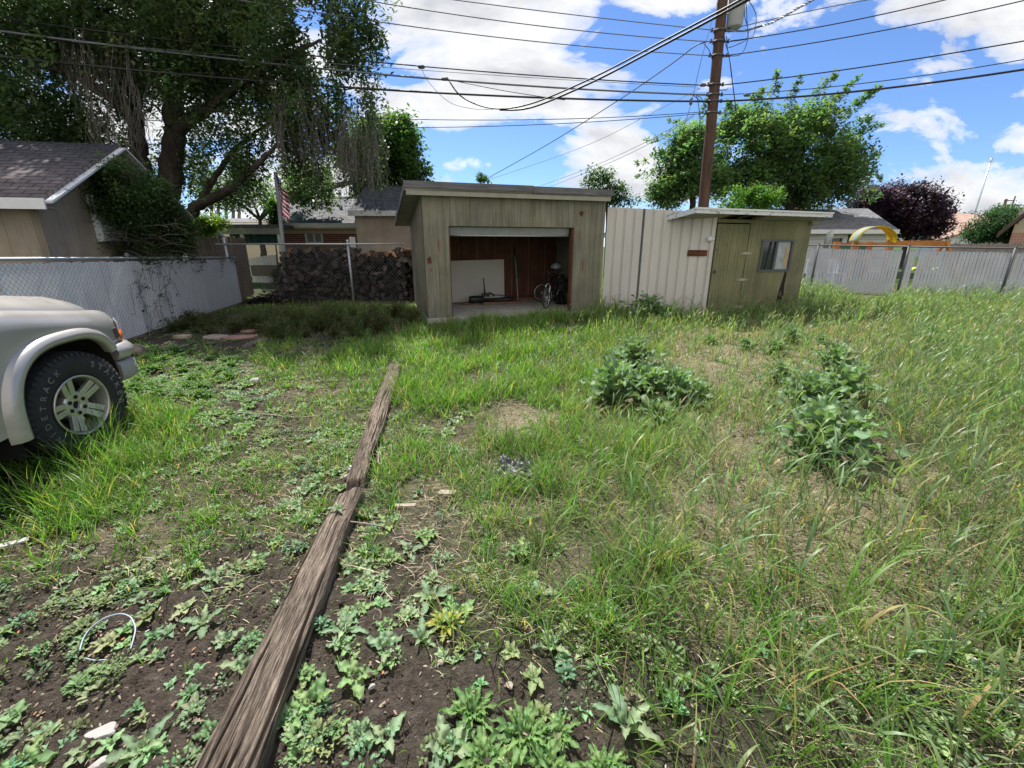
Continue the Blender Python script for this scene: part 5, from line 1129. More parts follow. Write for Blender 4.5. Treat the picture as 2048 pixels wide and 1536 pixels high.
wire('dark line crossing the big tree and the cloud just above the thick pale cable', [(0, 36, YL), (760, 125, 12.5), (1419, 171, Y0)], .014, 'wire', (.1, 0))
wire('hair-thin line just below the dark line over the cloud', [(770, 135, 12.5), (1090, 157, 13.2), (1390, 174, Y0)], .006, 'wire_grey', (.8, 0))
wire('thick pale lashed cable sweeping across the top of the big tree to the pole', [(0, 62, YL), (700, 143, 12.4), (1420, 190, Y0)], .022, 'wire_grey', (.1, 0))
wire('thickest black cable, lowest across the big tree, running to the pole', [(0, 113, YL), (880, 186, 12.7), (1425, 203, Y0)], .024, 'wire', (.1, 0))
wire('upper of two thin low lines leaving the pole leftward beneath the cables', [(560, 228, 12.3), (1000, 240, 13), (1403, 224, Y0)], .009, 'wire', (.4, 0))
wire('lower of two thin low lines leaving the pole leftward beneath the cables', [(560, 252, 12.3), (1000, 252, 13), (1403, 227, Y0)], .009, 'wire', (.4, 0))
wire('topmost thin line rising right from behind the transformer', [(1448, 62, Y0), (1600, 26, 13), (1733, 0, 12.3)], .010, 'wire_grey', (0, 1.2))
wire('second line rising right from the pole below the transformer', [(1446, 84, Y0), (1680, 46, 12.9), (1889, 0, 12)], .012, 'wire', (0, .8))
wire('third line rising right from the pole below the transformer', [(1443, 112, Y0), (1740, 66, 12.7), (2048, 1, YR)], .012, 'wire', (0, .3))
wire('line rising right across the open blue sky above the maple top', [(1436, 171, Y0), (1740, 132, 12.8), (2048, 82, YR)], .014, 'wire', (0, .3))
wire('thin line rising right through the maple top shoots', [(1432, 190, Y0), (1740, 165, 12.8), (2048, 119, YR)], .010, 'wire', (0, .3))
wire('thick black cable rising right through the maple top', [(1430, 203, Y0), (1740, 180, 12.8), (2048, 139, YR)], .024, 'wire', (0, .3))
S0 = [(897, 160, 12.9), (925, 195, 12.6), (985, 217, 12.0), (1060, 208, 11.3), (1180, 158, 10.2), (1320, 85, 9.0), (1480, 0, 7.8)]
def shift(L, dv, du=0): return [(u + du, v + dv, y) for u, v, y in L]
e_ = at(1480, 0, 7.8); d_ = e_ - at(1320, 85, 9.0)
wire('upper strand of the heavy service drop swooping across the cloud toward the camera', S0 + [tuple(e_ + d_ * 1.0 + np.array([0, 0, .05]))+ (0,), tuple(e_ + d_ * 2.6 + np.array([0, 0, .6])) + (0,)], .016, 'wire', n=60)
wire('lower strand of the heavy service drop swooping across the cloud toward the camera', [(1000, 220, 11.95)] + shift(S0[3:], 7, 3) + [tuple(e_ + d_ * 1.0 + np.array([0, 0, -.02])) + (0,), tuple(e_ + d_ * 2.6 + np.array([0, 0, .5])) + (0,)], .019, 'wire', n=60)
wire('slack thin tail hanging from the dark line to the service drop', [(842, 134, 12.7), (858, 165, 12.6), (900, 205, 12.4), (950, 218, 12.2), (985, 219, 12.05)], .006, 'wire_grey', n=40)
wire('slack messenger running from the pale cable splice to the service drop', [(900, 160, 12.9), (1000, 180, 12.6), (1080, 193, 12.4), (1130, 200, 12.3)], .008, 'wire', n=30)
wire('dark drop line slanting down from the pole top behind the open shed roof', [(1412, 84, Y0), (1390, 92, 14.2), (1340, 130, 15.2), (1230, 205, 17.4), (1090, 292, 21), (965, 362, 25)], .014, 'wire', n=50)
wire('faint thin drop line running down left from the cable junction', [(1400, 176, Y0), (1300, 228, 15.5), (1150, 300, 18.5), (930, 375, 24)], .007, 'wire_grey', n=40)
wire('upper of two faint drop lines running toward the small tree behind the shed', [(1390, 228, Y0), (1290, 285, 17), (1180, 335, 21), (1080, 372, 25)], .008, 'wire_grey', n=30)
wire('lower of two faint drop lines running toward the small tree behind the shed', [(1388, 232, Y0), (1290, 292, 17), (1190, 338, 21), (1100, 373, 25)], .008, 'wire_grey', n=30)
wire('steep thin guy line passing left of the pole with a dark strain insulator', [(1437, -4, Y0 - .1), (1405, 110, Y0 - .6), (1384, 200, Y0 - .9), (1366, 260, Y0 - 1.1)], .007, 'wire', n=30, name='guy_wire')
# twisted triplex service to the right
P0 = at(1450, 62, Y0); P1 = at(1490, 62, 13.4); P2 = at(1545, 45, 12.2); P3 = at(1624, 0, 10.2); P4 = P3 + (P3 - P2) * 2.5
ks = [P0, P1, P2, P3, P4]; tt = np.linspace(0, 1, 150); base_ = np.stack([np.interp(tt, [0, .08, .2, .36, 1], [k[i] for k in ks]) for i in range(3)], 1)
for _ in range(6): base_[1:-1] = (base_[:-2] + base_[1:-1] * 2 + base_[2:]) / 4
ser = thing('service_cable', 'twisted pale triplex service cable leaving the pole to the upper right', 'cable', tuple(P0), 'overhead lines on the pole')
for k, mt in enumerate(('wire_grey', 'wire_grey', 'galv')):
    ph = tt * 150 + k * 2.1; Q = base_ + .016 * np.stack([np.cos(ph) * .5, np.cos(ph) * .5, np.sin(ph)], 1); b = MB(); b.tube(Q, .011, 6); b.build('strand', M[mt], ser)
# jumper loops and the conduit bundle hanging beside the pole
for k, pts in enumerate(([(1492, 4, 13.9), (1494, 40, 13.8), (1495, 80, 13.8), (1482, 108, 13.85), (1460, 112, 13.9), (1444, 110, 13.9)], [(1497, 0, 13.9), (1512, 30, 13.8), (1507, 70, 13.8), (1490, 79, 13.85), (1450, 84, 13.9)], [(1490, 8, 13.9), (1489, 30, 13.8), (1495, 55, 13.8), (1494, 78, 13.85), (1468, 92, 13.9), (1457, 95, 13.9)],
                        [(1448, 70, 13.85), (1452, 90, 13.8), (1458, 112, 13.8), (1464, 160, 13.75), (1472, 220, 13.7), (1482, 280, 13.7), (1488, 330, 13.7)], [(1453, 72, 13.85), (1455, 98, 13.8), (1461, 130, 13.8), (1466, 170, 13.75), (1473, 225, 13.7)], [(1408, 88, 13.85), (1418, 100, 13.8), (1421, 108, 13.8), (1424, 111, 13.85)], [(1393, 190, 13.8), (1397, 210, 13.8), (1400, 240, 13.75), (1398, 270, 13.75), (1404, 310, 13.75)],
                        [(1424, 196, 13.85), (1406, 203, 13.8), (1395, 197, 13.8), (1386, 190, 13.8)], [(1425, 206, 13.85), (1412, 214, 13.8), (1402, 196, 13.8), (1395, 192, 13.8)])):
    wire(['inner jumper loop beside the transformer can', 'outer wide jumper loop right of the transformer can', 'short jumper loop close against the transformer can', 'long slack cable dangling right of the pole down before the maple', 'shorter cable twisted with the long dangling one', 'small jumper hook left of the pole under the transformer', 'thin slack wire dangling left of the pole', 'small jumper between cables left of the pole', 'lower small jumper left of the pole'][k], pts, .009, 'wire', n=30, name='jumper_wire', group='jumper wires round the pole')
for k, (u, v) in enumerate(((1382, 203), (843, 134), (890, 158), (1406, 170), (1494, 190))):
    p = at(u, v, 13.4 if u > 1300 else 12.7); b = MB(); b.lathe([(.012, -.09), (.04, -.06), (.04, .06), (.012, .09)], tuple(p), 'z' if k == 0 else 'x', 10); tag(b.build('line_clamp', M['galv_dark'], None), ['dark strain insulator on the steep guy line', 'small clamp on the dark line above the pale cable', 'small splice clamp on the pale cable over the cloud', 'small clamp on the dark line close left of the pole', 'small clamp on the line close right of the pole'][k], 'clamp')
# ------------------------------------------------------------------ trees
def leaf_cloud(centers, radii, per, size, col, colv=.3, droop=.3, K=1, light=None, seedv=.0):
    """clumps of small bent leaf faces; centers (n,3), radii (n,3)"""
    n = len(centers); N = n * per
    ci = np.repeat(np.arange(n), per)
    d = rng.normal(0, 1, (N, 3)); d /= np.linalg.norm(d, axis=1)[:, None]; rr = rng.uniform(0, 1, N) ** .45
    P = centers[ci] + d * rr[:, None] * radii[ci]
    s = size * U(.6, 1.35, N)
    az = U(0, 2 * math.pi, N); th0 = U(.3, 1.9, N) + droop * .6; th1 = th0 + U(.1, .9, N)
    cc = np.array(col)[None] * (1 + U(-colv, colv, n)[ci][:, None]) * (1 + U(-.2, .2, N)[:, None])
    hue = (U(-.15, .15, n)[ci]); cc[:, 0] *= 1 + hue * 1.5
    V, F, c, _ = strips(P, az, th0, th1, s, s * .55, 2, np.array([.35, 1, .1]), col=cc, dark=.9)
    return V, F, c
def branch(mb, pts, r0, r1, n=8):
    pts = np.array(pts, float); m = len(pts); ts = np.linspace(0, 1, m * 5)
    tk = np.linspace(0, 1, m); Q = np.stack([np.interp(ts, tk, pts[:, i]) for i in range(3)], 1)
    for _ in range(3): Q[1:-1] = (Q[:-2] + 2 * Q[1:-1] + Q[2:]) / 4
    w = rng.normal(0, 1, Q.shape) * r0 * .10; w[0] = w[-1] = 0
    mb.tube(Q + w, np.linspace(r0, r1, len(Q)), n)
def blob_points(blobs, n, surf=.35):
    """blobs: (u, v, y, radius_u_px, radius_v_px, depth_m) -> clump centres inside the ellipsoids"""
    vol = np.array([b[3] * b[4] * b[5] ** .5 for b in blobs]); k = rng.choice(len(blobs), n, p=vol / vol.sum()); out = []
    for i in k:
        u, v, y, ru, rv, dp = blobs[i]; c = at(u, v, y); sx = at(u + 1, v, y)[0] - c[0]; sz = c[2] - at(u, v + 1, y)[2]
        d = rng.normal(0, 1, 3); d /= np.linalg.norm(d); r = rng.uniform(surf, 1) ** .5 if rng.random() < .75 else rng.random()
        out.append(c + d * r * np.array([ru * sx, dp, rv * sz]))
    return np.array(out)
# --- the huge weeping tree behind the garage
bt = thing('shade_tree', 'huge dark spreading tree with twin trunks and drooping twigs behind the tan garage', 'tree', tuple(at(330, 500, 13.5)[:2]) + (0,))
Yt = 13.5
def A(u, v, y=Yt): return tuple(at(u, v, y))
b = MB()
root = at(330, 485, Yt)
branch(b, [(root[0], Yt, -.1), A(330, 470), A(325, 430), A(338, 380), A(345, 320), A(350, 260), A(345, 180), A(335, 60), A(330, -60)], .37, .18, 14)
branch(b, [A(320, 450), A(295, 400), A(282, 330), A(276, 260), A(262, 160), A(250, 40)], .28, .12, 12)
b.build('trunk', M['bark'], bt)
for pts, r0, r1 in (([A(335, 470), A(370, 435), A(402, 405, 13.2), A(450, 385, 12.8), A(500, 345, 12.5), A(545, 300, 12.4), A(590, 270, 12.4)], .20, .02), ([A(350, 265), A(385, 235, 13.2), A(420, 215, 12.9), A(450, 190, 12.7), A(520, 140, 12.4), A(580, 100, 12.4)], .19, .025), ([A(350, 120), A(390, 60, 13.2), A(420, 40, 13), A(470, -20, 12.7)], .20, .08),
                   ([A(405, 400, 13.2), A(430, 350, 13.2), A(470, 300, 13.1), A(520, 255, 13), A(570, 240, 13)], .10, .015), ([A(276, 250), A(230, 200, 13), A(170, 160, 12.5), A(90, 130, 12)], .2, .05), ([A(262, 150), A(200, 60, 13), A(120, -30, 12.6)], .18, .06), ([A(440, 200, 12.8), A(560, 120, 12.6), A(640, 80, 12.5)], .09, .03), ([A(335, 60), A(480, -80, 13), A(640, -140, 12.6)], .18, .05), ([A(560, 120, 12.6), A(620, 170, 12.5), A(680, 260, 12.5)], .05, .02), ([A(330, -40), A(250, -150), A(120, -220, 13)], .2, .05)):
    b = MB(); branch(b, pts, r0, r1, 9); b.build('limb', M['bark'], bt)
blobs = [(90, 110, 12.6, 190, 130, 2.2), (60, 230, 12.4, 160, 90, 1.6), (210, 60, 13.2, 200, 130, 2.4), (150, 300, 13.5, 170, 60, 1.5), (400, 70, 13.2, 190, 120, 2.2), (470, 210, 13.0, 140, 110, 1.8), (560, 90, 12.9, 140, 110, 1.8), (660, 90, 12.9, 85, 110, 1.4), (640, 250, 12.9, 95, 110, 1.4), (560, 300, 13.2, 110, 80, 1.4), (430, 330, 14.2, 120, 75, 1.2), (690, 330, 13.2, 60, 70, 1.0), (720, 60, 12.8, 45, 110, 1.0), (250, -120, 13.3, 400, 120, 3), (600, -120, 13, 230, 110, 2.5), (-120, 120, 12.6, 170, 260, 2.5), (420, 150, 13.6, 220, 110, 1.8), (650, 180, 13.2, 70, 80, 1.2), (640, 360, 13.8, 80, 40, 1.0), (330, 340, 14.6, 60, 60, .8), (735, 190, 12.9, 40, 60, .9), (700, 280, 12.8, 60, 80, 1), (470, 300, 14.5, 80, 70, 1.1), (520, 350, 14.5, 70, 40, 1)]
cen = blob_points(blobs, 3600, .1); up_, vp_, _ = proj(cen[:, 0], cen[:, 1], cen[:, 2])
# sky gaps: thin the clumps by a coarse noise so that light comes through
gap = vnoise(cen[:, 0] + cen[:, 1] * .3, cen[:, 2], .9, 31) * .6 + vnoise(cen[:, 0], cen[:, 2] + cen[:, 1] * .3, .4, 32) * .4
cen = cen[gap > .37]
low = at(0, 400, 13)[2]
rad = np.stack([U(.22, .5, len(cen)), U(.22, .5, len(cen)), U(.3, .65, len(cen))], 1)
V, F, c = leaf_cloud(cen, rad, 58, .115, (.10, .14, .085), .4, .7)
st_c, st_r = [], []              # weeping strands of leaves below the crown
for k in range(150):
    u0 = random.choice([random.uniform(20, 260), random.uniform(560, 770), random.uniform(380, 560)]); v0 = random.uniform(150, 300); y0 = random.uniform(12.0, 13.4); n_ = random.randint(4, 9)
    for j in range(n_): st_c.append(at(u0 + random.uniform(-3, 3), min(395, v0 + j * 17), y0)); st_r.append((.10, .10, .16))
V2, F2_, c2_ = leaf_cloud(np.array(st_c), np.array(st_r), 13, .10, (.10, .15, .075), .3, .9)
V, F, c = merge([(V, F, c), (V2, F2_, c2_)])
np_mesh('crown', V, F, M['leaf_dark'], bt, c)
# hanging bare twigs
tw = [(150, 40, 170), (190, 60, 260), (240, 80, 300), (205, 150, 330), (270, 140, 300), (700, 200, 370), (725, 210, 360), (680, 230, 380), (740, 250, 380), (660, 210, 340), (620, 180, 330), (560, 190, 300)]
b = MB()
for u, v0, v1 in tw:
    for k in range(9):
        uu = u + random.uniform(-32, 32); va = v0 + random.uniform(-40, 40); vb = v1 + random.uniform(-60, 20); y = 11.6 + random.uniform(-.2, .6)
        pts = [at(uu + 4 * math.sin(j * 1.1 + k), va + (vb - va) * j / 6, y) for j in range(7)]; b.tube(pts, .0045, 3, False)
        for j in range(1, 6):
            p = np.array(pts[j]); b.tube([p, p + np.array([random.uniform(-.12, .12), random.uniform(-.1, .1), -random.uniform(.15, .4)]), p + np.array([random.uniform(-.14, .14), 0, -random.uniform(.5, .9)])], .0035, 3, False)
b.build('hanging_twigs', m_plain('grey_dead_twig', (.16, .145, .13), .9), bt)
def simple_tree(name, label, base, trunk, blobs, n, per, size, col, mat='leaf', cat='tree', colv=.3, rad=(.3, .6), droop=.2, bark='bark', r0=.2, gapthr=.3, surf=.25, shoots=None, gs=.8):
    t = thing(name, label, cat, (base[0], base[1], 0)); b = MB(); tp = [np.array([base[0], base[1], -.1])] + [np.array(at(*p)) for p in trunk]
    branch(b, tp, r0, r0 * .4, 9)
    for bl in blobs:
        c = at(bl[0], bl[1], bl[2]); k = tp[-1] if len(tp) < 3 else tp[random.randint(1, len(tp) - 1)]; branch(b, [k, (k + c) / 2 + np.array([0, 0, .1]), c], r0 * .4, .015, 6)
    b.build('trunk', M[bark], t)
    cen = blob_points(blobs, n, surf); g = vnoise(cen[:, 0] + cen[:, 1] * .4, cen[:, 2], gs, 51); cen = cen[g > gapthr]
    rd = np.stack([U(rad[0], rad[1], len(cen))] * 3, 1); parts = [leaf_cloud(cen, rd, per, size, col, colv, droop)]
    if shoots:
        C, Rr = [], []
        for (u, v, y, du, dv, k) in shoots:
            for i in range(k):
                f = i / max(1, k - 1); C.append(at(u + 1.1 * du * f + random.uniform(-3, 3), v + 1.1 * dv * f + random.uniform(-3, 3), y)); Rr.append([.40 * (1 - .6 * f)] * 3)
        parts.append(leaf_cloud(np.array(C), np.array(Rr), 26, size, col, .2, droop))
    V, F, c = merge(parts); np_mesh('crown', V, F, M[mat], t, c)
    return t
# green tree right of the weeping one
simple_tree('broadleaf_tree', 'mid green leafy tree between the weeping tree and the open shed roof', at(770, 480, 18)[:2], [(765, 440, 18), (760, 360, 18)], [(770, 300, 18, 70, 70, 1.6), (800, 340, 18, 55, 45, 1.3), (720, 340, 18.4, 70, 60, 1.5), (830, 352, 18, 28, 18, .7), (790, 260, 18, 35, 30, .9), (640, 385, 18.6, 60, 34, 1.2), (560, 390, 19, 50, 30, 1.1)], 560, 60, .15, (.10, .17, .06), rad=(.25, .55), r0=.25)
simple_tree('broadleaf_tree', 'bright backlit tree glimpsed under the weeping tree left of the flagpole', at(520, 480, 24)[:2], [(520, 440, 24)], [(500, 390, 24, 70, 45, 1.5), (440, 380, 24, 60, 45, 1.5), (560, 375, 24, 60, 40, 1.5), (610, 360, 24, 60, 40, 1.5)], 260, 50, .16, (.055, .11, .03), rad=(.3, .6), r0=.2, gapthr=.42)
for k, (u, v0) in enumerate(((423, 402), (436, 396), (452, 404), (466, 400), (478, 408))):
    simple_tree('poplar_tree', ['leftmost of the bare grey poplars under the big tree limb', 'tallest of the bare grey poplars under the big tree limb', 'middle bare grey poplar under the big tree limb', 'bare grey poplar right of the middle one under the limb', 'rightmost of the bare grey poplars under the big tree limb'][k], at(u, 470, 42)[:2], [(u, 440, 42), (u + 1, v0, 42)], [(u, v0 + 8, 42, 9, 14, .8)], 14, 14, .22, (.08, .10, .05), rad=(.3, .6), r0=.22, bark='bark_pale')
simple_tree('vine_hedge', 'sunlit yellow-green hedge of vines left of the patio roof', at(410, 490, 16.5)[:2], [(410, 475, 16.5)], [(405, 452, 16.5, 26, 18, .7), (428, 446, 16.5, 20, 10, .6), (395, 438, 16.5, 14, 8, .5), (440, 440, 16.6, 12, 8, .4), (405, 470, 16.5, 24, 12, .5)], 120, 40, .10, (.15, .24, .035), cat='hedge', rad=(.12, .3), r0=.05, gapthr=.1)
simple_tree('ivy_bush', 'bright green climbing ivy at the left corner of the brick house roof', at(548, 500, 18.2)[:2], [(548, 450, 18.2)], [(548, 432, 18.2, 9, 18, .4), (552, 410, 18.2, 7, 14, .3), (545, 448, 18.2, 8, 8, .3)], 40, 40, .12, (.10, .19, .03), cat='vine', rad=(.12, .28), r0=.04, gapthr=.1)
simple_tree('rose_bush', 'small dark bush on the lawn beside the patio post', at(560, 570, 17.2)[:2], [(560, 555, 17.2)], [(560, 555, 17.2, 14, 18, .35)], 40, 40, .07, (.03, .065, .025), cat='bush', rad=(.08, .2), r0=.03, gapthr=.1)
# shrub and vines at the garage
Ys = 9.6
sb = simple_tree('overgrown_shrub', 'large sprawling dark shrub swallowing the corner of the tan garage', at(285, 540, Ys)[:2], [(285, 500, Ys), (270, 430, Ys)], [(225, 360, 9.3, 60, 34, .6), (260, 410, 9.3, 70, 50, .8), (300, 440, 9.6, 60, 50, .8), (325, 480, 9.8, 60, 36, .8), (210, 400, 9.2, 40, 50, .5), (250, 480, 9.3, 55, 36, .6), (370, 495, 10.4, 40, 18, .5), (200, 345, 9.2, 36, 14, .4), (180, 350, 9.2, 22, 10, .3), (255, 345, 9.0, 40, 24, .5), (290, 385, 9.2, 46, 36, .6), (330, 430, 9.5, 42, 34, .6), (355, 465, 9.9, 36, 24, .5)], 900, 50, .062, (.10, .15, .072), 'leaf_dark', 'shrub', .5, (.12, .3), .5, r0=.07, gapthr=.34, gs=.3)
b = MB()
for k in range(70):
    u0, v0 = random.uniform(210, 340), random.uniform(430, 520); a = random.uniform(-.4, math.pi + .4); L = random.uniform(40, 110); y = random.uniform(8.9, 9.8)
    b.tube([at(u0 + math.cos(a) * L * f + random.uniform(-5, 5), v0 - math.sin(a) * L * f * .6 + 18 * f * f, y - .2 * f) for f in (0, .35, .7, 1)], [.007, .006, .004, .002], 4, False)
b.build('bare_stems', m_plain('grey_stem', (.12, .10, .085), .9), sb)
# vines creeping over the white fence
vn = thing('creeping_vine', 'dry brown vine with few leaves creeping over the top of the white slatted fence', 'vine', tuple(np.append(FL.w((7, 0, 0))[0][:2], 0)))
b = MB(); P, az = [], []
for k in range(60):
    u, v = random.choice([(280, 530), (300, 530), (340, 560), (330, 530), (370, 530), (400, 525), (300, 610), (345, 640), (440, 530), (275, 560), (320, 590), (305, 655), (350, 620)]); s_, z_ = FL.hit(u + random.uniform(-22, 22), v + random.uniform(-12, 14)); pts = []; a = random.uniform(0, 6.28)
    for j in range(6):
        pts.append(FL.w((s_, -.02 - random.uniform(0, .03), max(.05, z_)))[0]); a += random.uniform(-.8, .8); s_ += .07 * math.cos(a); z_ += .05 * math.sin(a) - .05
        if random.random() < .55: P.append(pts[-1])
    b.tube(pts, .0035, 3, False)
for k in range(60):
    u = random.uniform(270, 470); s_, z_ = FL.hit(u, 517); 
    for j in range(8): P.append(FL.w((s_ + random.uniform(-.12, .12), random.uniform(-.08, .10), z_ + random.uniform(-.10, .05)))[0])
b.build('stems', m_plain('brown_vine', (.09, .065, .05), .9), vn)
P = np.array(P); n = len(P); V, F, c, _ = strips(P, U(0, 6.28, n), U(.8, 2, n), U(1.5, 2.6, n), U(.04, .10, n), U(.025, .05, n), 2, np.array([.4, 1, .1]), col=jcol((.055, .07, .03), n, .6, .5)); np_mesh('leaves', V, F, M['leaf_dark'], vn, c)
# right-hand trees
sh_l = [(1330, 300, 28, -50, 25, 5), (1340, 270, 28, -42, 10, 5), (1380, 255, 28, -40, -12, 5), (1400, 245, 28, 10, -40, 5), (1300, 345, 28, -22, 8, 3)]
sh_r = [(1700, 330, 28, 55, 22, 7), (1690, 300, 28, 60, 10, 6), (1700, 270, 28, 58, -20, 7), (1690, 225, 28, 62, -45, 8), (1660, 210, 28, 50, -50, 8), (1620, 200, 28, 45, -45, 8), (1575, 205, 28, 25, -45, 7), (1550, 190, 28, 3, -40, 6), (1530, 215, 28, -20, -20, 4), (1700, 360, 28, 55, 30, 7), (1705, 215, 28, 45, -35, 6), (1480, 230, 28, -20, -20, 4), (1510, 200, 28, 15, -20, 4), (1690, 385, 28, 50, 14, 5), (1450, 240, 28, 8, -30, 4), (1720, 245, 28, 22, -6, 4)]
simple_tree('maple_tree', 'big spiky silver maple right of the utility pole', at(1580, 480, 28)[:2], [(1580, 420, 28), (1590, 330, 28)], [(1600, 300, 28, 90, 75, 2.5), (1500, 300, 28, 80, 80, 2.2), (1650, 350, 28, 80, 60, 2.2), (1520, 370, 28, 100, 50, 2.2), (1620, 240, 28, 55, 34, 1.8), (1700, 320, 28, 32, 60, 1.2), (1480, 250, 28.5, 50, 40, 1.4), (1590, 390, 28, 120, 30, 2)], 900, 60, .21, (.14, .215, .11), rad=(.35, .75), r0=.35, gapthr=.2, shoots=sh_r, colv=.4)
simple_tree('maple_tree', 'narrower ragged maple directly left of the utility pole', at(1385, 480, 27)[:2], [(1385, 440, 27), (1385, 360, 27)], [(1370, 320, 27, 50, 65, 1.8), (1350, 370, 27, 50, 45, 1.6), (1400, 280, 27, 32, 35, 1.2), (1410, 360, 27, 45, 55, 1.6), (1320, 395, 27, 35, 24, 1)], 480, 58, .20, (.135, .21, .11), rad=(.3, .65), r0=.25, gapthr=.25, shoots=sh_l, colv=.4)
simple_tree('young_tree', 'light green young tree in front of the maple just behind the olive shed roof', at(1490, 470, 20)[:2], [(1490, 430, 20)], [(1480, 400, 20, 50, 26, .9), (1505, 380, 20, 20, 24, .6), (1540, 400, 20, 24, 20, .6), (1440, 408, 20, 24, 16, .6)], 170, 46, .12, (.10, .19, .045), rad=(.2, .42), r0=.08, gapthr=.2)
simple_tree('young_tree', 'small airy tree showing behind the white metal panels left of the pole', at(1215, 470, 22)[:2], [(1215, 430, 22), (1210, 380, 22)], [(1195, 362, 22, 34, 22, .8), (1225, 385, 22, 30, 22, .8), (1255, 402, 22, 40, 14, .8), (1200, 395, 22, 30, 20, .7), (1215, 345, 22, 10, 14, .4)], 130, 34, .13, (.055, .11, .035), rad=(.22, .42), r0=.08, gapthr=.3)
simple_tree('young_tree', 'single leafy treetop sprig peeping over the open shed roof', at(963, 450, 20)[:2], [(963, 380, 20)], [(962, 357, 20, 8, 9, .3), (972, 362, 20, 6, 5, .2)], 18, 22, .12, (.06, .12, .035), rad=(.12, .25), r0=.03, gapthr=.1)
simple_tree('plum_tree', 'rounded dark purple-leaved plum tree beyond the white house', at(1815, 500, 33)[:2], [(1815, 470, 33)], [(1760, 402, 33, 56, 30, 2), (1838, 402, 33, 52, 30, 2), (1800, 430, 33, 90, 40, 2.4), (1855, 440, 33, 42, 36, 1.8), (1800, 390, 33, 40, 26, 1.5), (1740, 420, 33, 36, 30, 1.5), (1820, 465, 33, 80, 16, 1.6)], 800, 50, .21, (.085, .048, .085), 'plum', rad=(.35, .7), r0=.3, gapthr=.12, colv=.35)
simple_tree('juniper_bush', 'round dense dark green juniper right of the purple plum', at(1985, 510, 24)[:2], [(1985, 480, 24)], [(1985, 455, 24, 40, 34, 1.2), (1965, 465, 24, 28, 24, 1), (2005, 440, 24, 24, 26, 1), (1995, 475, 24, 36, 18, 1), (1950, 475, 24, 14, 12, .6)], 300, 60, .085, (.045, .10, .05), rad=(.22, .45), r0=.12, gapthr=.05, cat='juniper', droop=-.4)
simple_tree('broadleaf_tree', 'lighter green tree top peeking behind the round juniper', at(2015, 480, 40)[:2], [(2015, 440, 40)], [(2012, 425, 40, 24, 12, 1.2), (2030, 432, 40, 16, 10, 1)], 60, 40, .2, (.06, .12, .03), rad=(.4, .7), r0=.15, gapthr=.1)
simple_tree('broadleaf_tree', 'tiny distant conifer-like crown left of the radio mast', at(1936, 470, 62)[:2], [(1936, 440, 62)], [(1935, 434, 62, 7, 5, 1), (1947, 437, 62, 5, 4, .8)], 24, 30, .25, (.04, .08, .03), rad=(.4, .7), r0=.15, gapthr=.05)
# ------------------------------------------------------------------ off-road vehicle at the left border
TH = R(103); OX, OY = -4.005, 2.82
FV = Frame(OX, OY, TH)
sv = thing('parked_truck', 'champagne sport utility truck, front right corner with a big white-lettered tyre, parked in the grass', 'truck', (OX, OY, 0))
WZ = .385
def lerp(a, b_, t): return a + (b_ - a) * t
def pw(x, pts):
    xs_ = [p[0] for p in pts]; return float(np.interp(x, xs_, [p[1] for p in pts]))
def ysx(x): return pw(x, [(-3.9, .80), (-3.5, .88), (.35, .89), (.55, .87), (.70, .835), (.80, .79)])
def ztx(x): return pw(x, [(-3.9, 1.17), (-.8, 1.17), (-.3, 1.12), (.2, 1.05), (.5, 1.01), (.70, .99), (.76, .98), (.80, .96)])
def arch(x, xc, w=.53, h=.50):
    q = abs(x - xc) / w; return WZ + h * max(0, 1 - q ** 2.5) ** (1 / 2.5) if q < 1 else -1
def zbx(x):
    a = max(arch(x, 0), arch(x, -2.94)); base = .40 if x < 0 else .70
    return max(base, a)
xs = sorted(set(list(np.round(np.linspace(-3.9, .80, 60), 3)) + list(np.round(np.linspace(-.53, .53, 45), 3)) + list(np.round(np.linspace(-3.47, -2.41, 30), 3)) + [-.535, .535, -.525, .525]))
SEC = []
for x in xs:
    y, zt, zb = ysx(x), ztx(x), zbx(x); s_ = [(y - .012, zb)]
    for f in (.12, .3, .5, .7, .88): s_.append((y - .012 * (1 - f) - .004 * f + .006 * math.sin(f * 3), lerp(zb, zt - .10, f)))
    s_ += [(y - .012, zt - .085), (y - .028, zt - .05), (y - .055, zt - .022), (y - .095, zt - .006), (y - .14, zt), (y - .165, zt - .004), (y - .172, zt - .03)]
    SEC.append(s_)
def loft(sec, xs_, sign, mb, smooth=True):
    m = len(sec[0]); P = [(x, -sign * p[0], p[1]) for x, s in zip(xs_, sec) for p in s]
    mb.add(P, [(i * m + j, i * m + j + 1, (i + 1) * m + j + 1, (i + 1) * m + j) for i in range(len(sec) - 1) for j in range(m - 1)], smooth)
b = MB(FV); loft(SEC, xs, 1, b); loft(SEC, xs, -1, b)
b.add([(.80, -.75, .70), (.80, .75, .70), (.80, .75, .90), (.80, -.75, .90)], [(0, 1, 2, 3)])
b.add([(-3.9, -.79, .4), (-3.9, .79, .4), (-3.9, .79, 1.12), (-3.9, -.79, 1.12)], [(0, 1, 2, 3)])
bd = b.build('body', M['paint'], sv)
hx_ = [x for x in xs if x > -.82]; HS = []
for x in hx_:
    y, zt = ysx(x), ztx(x); f = np.clip((.80 - x) / .10, 0, 1) ** .6; HS.append([(y - .178, zt - .03), (y - .180, zt + .004), (y - .20, zt + .028 * f), (y - .28, zt + .075 * f), (y - .42, zt + .115 * f), (.18, zt + .128 * f), (0, zt + .13 * f)])
b = MB(FV); loft(HS, hx_, 1, b); loft(HS, hx_, -1, b); b.build('hood', M['paint'], sv)
b = MB(FV)
P = []
for i, x in enumerate((-.82, -1.5)): pass
b.box(-3.85, -.8, -.70, .70, 1.05, 1.11); b.build('cabin_floor', M['dark'], sv)
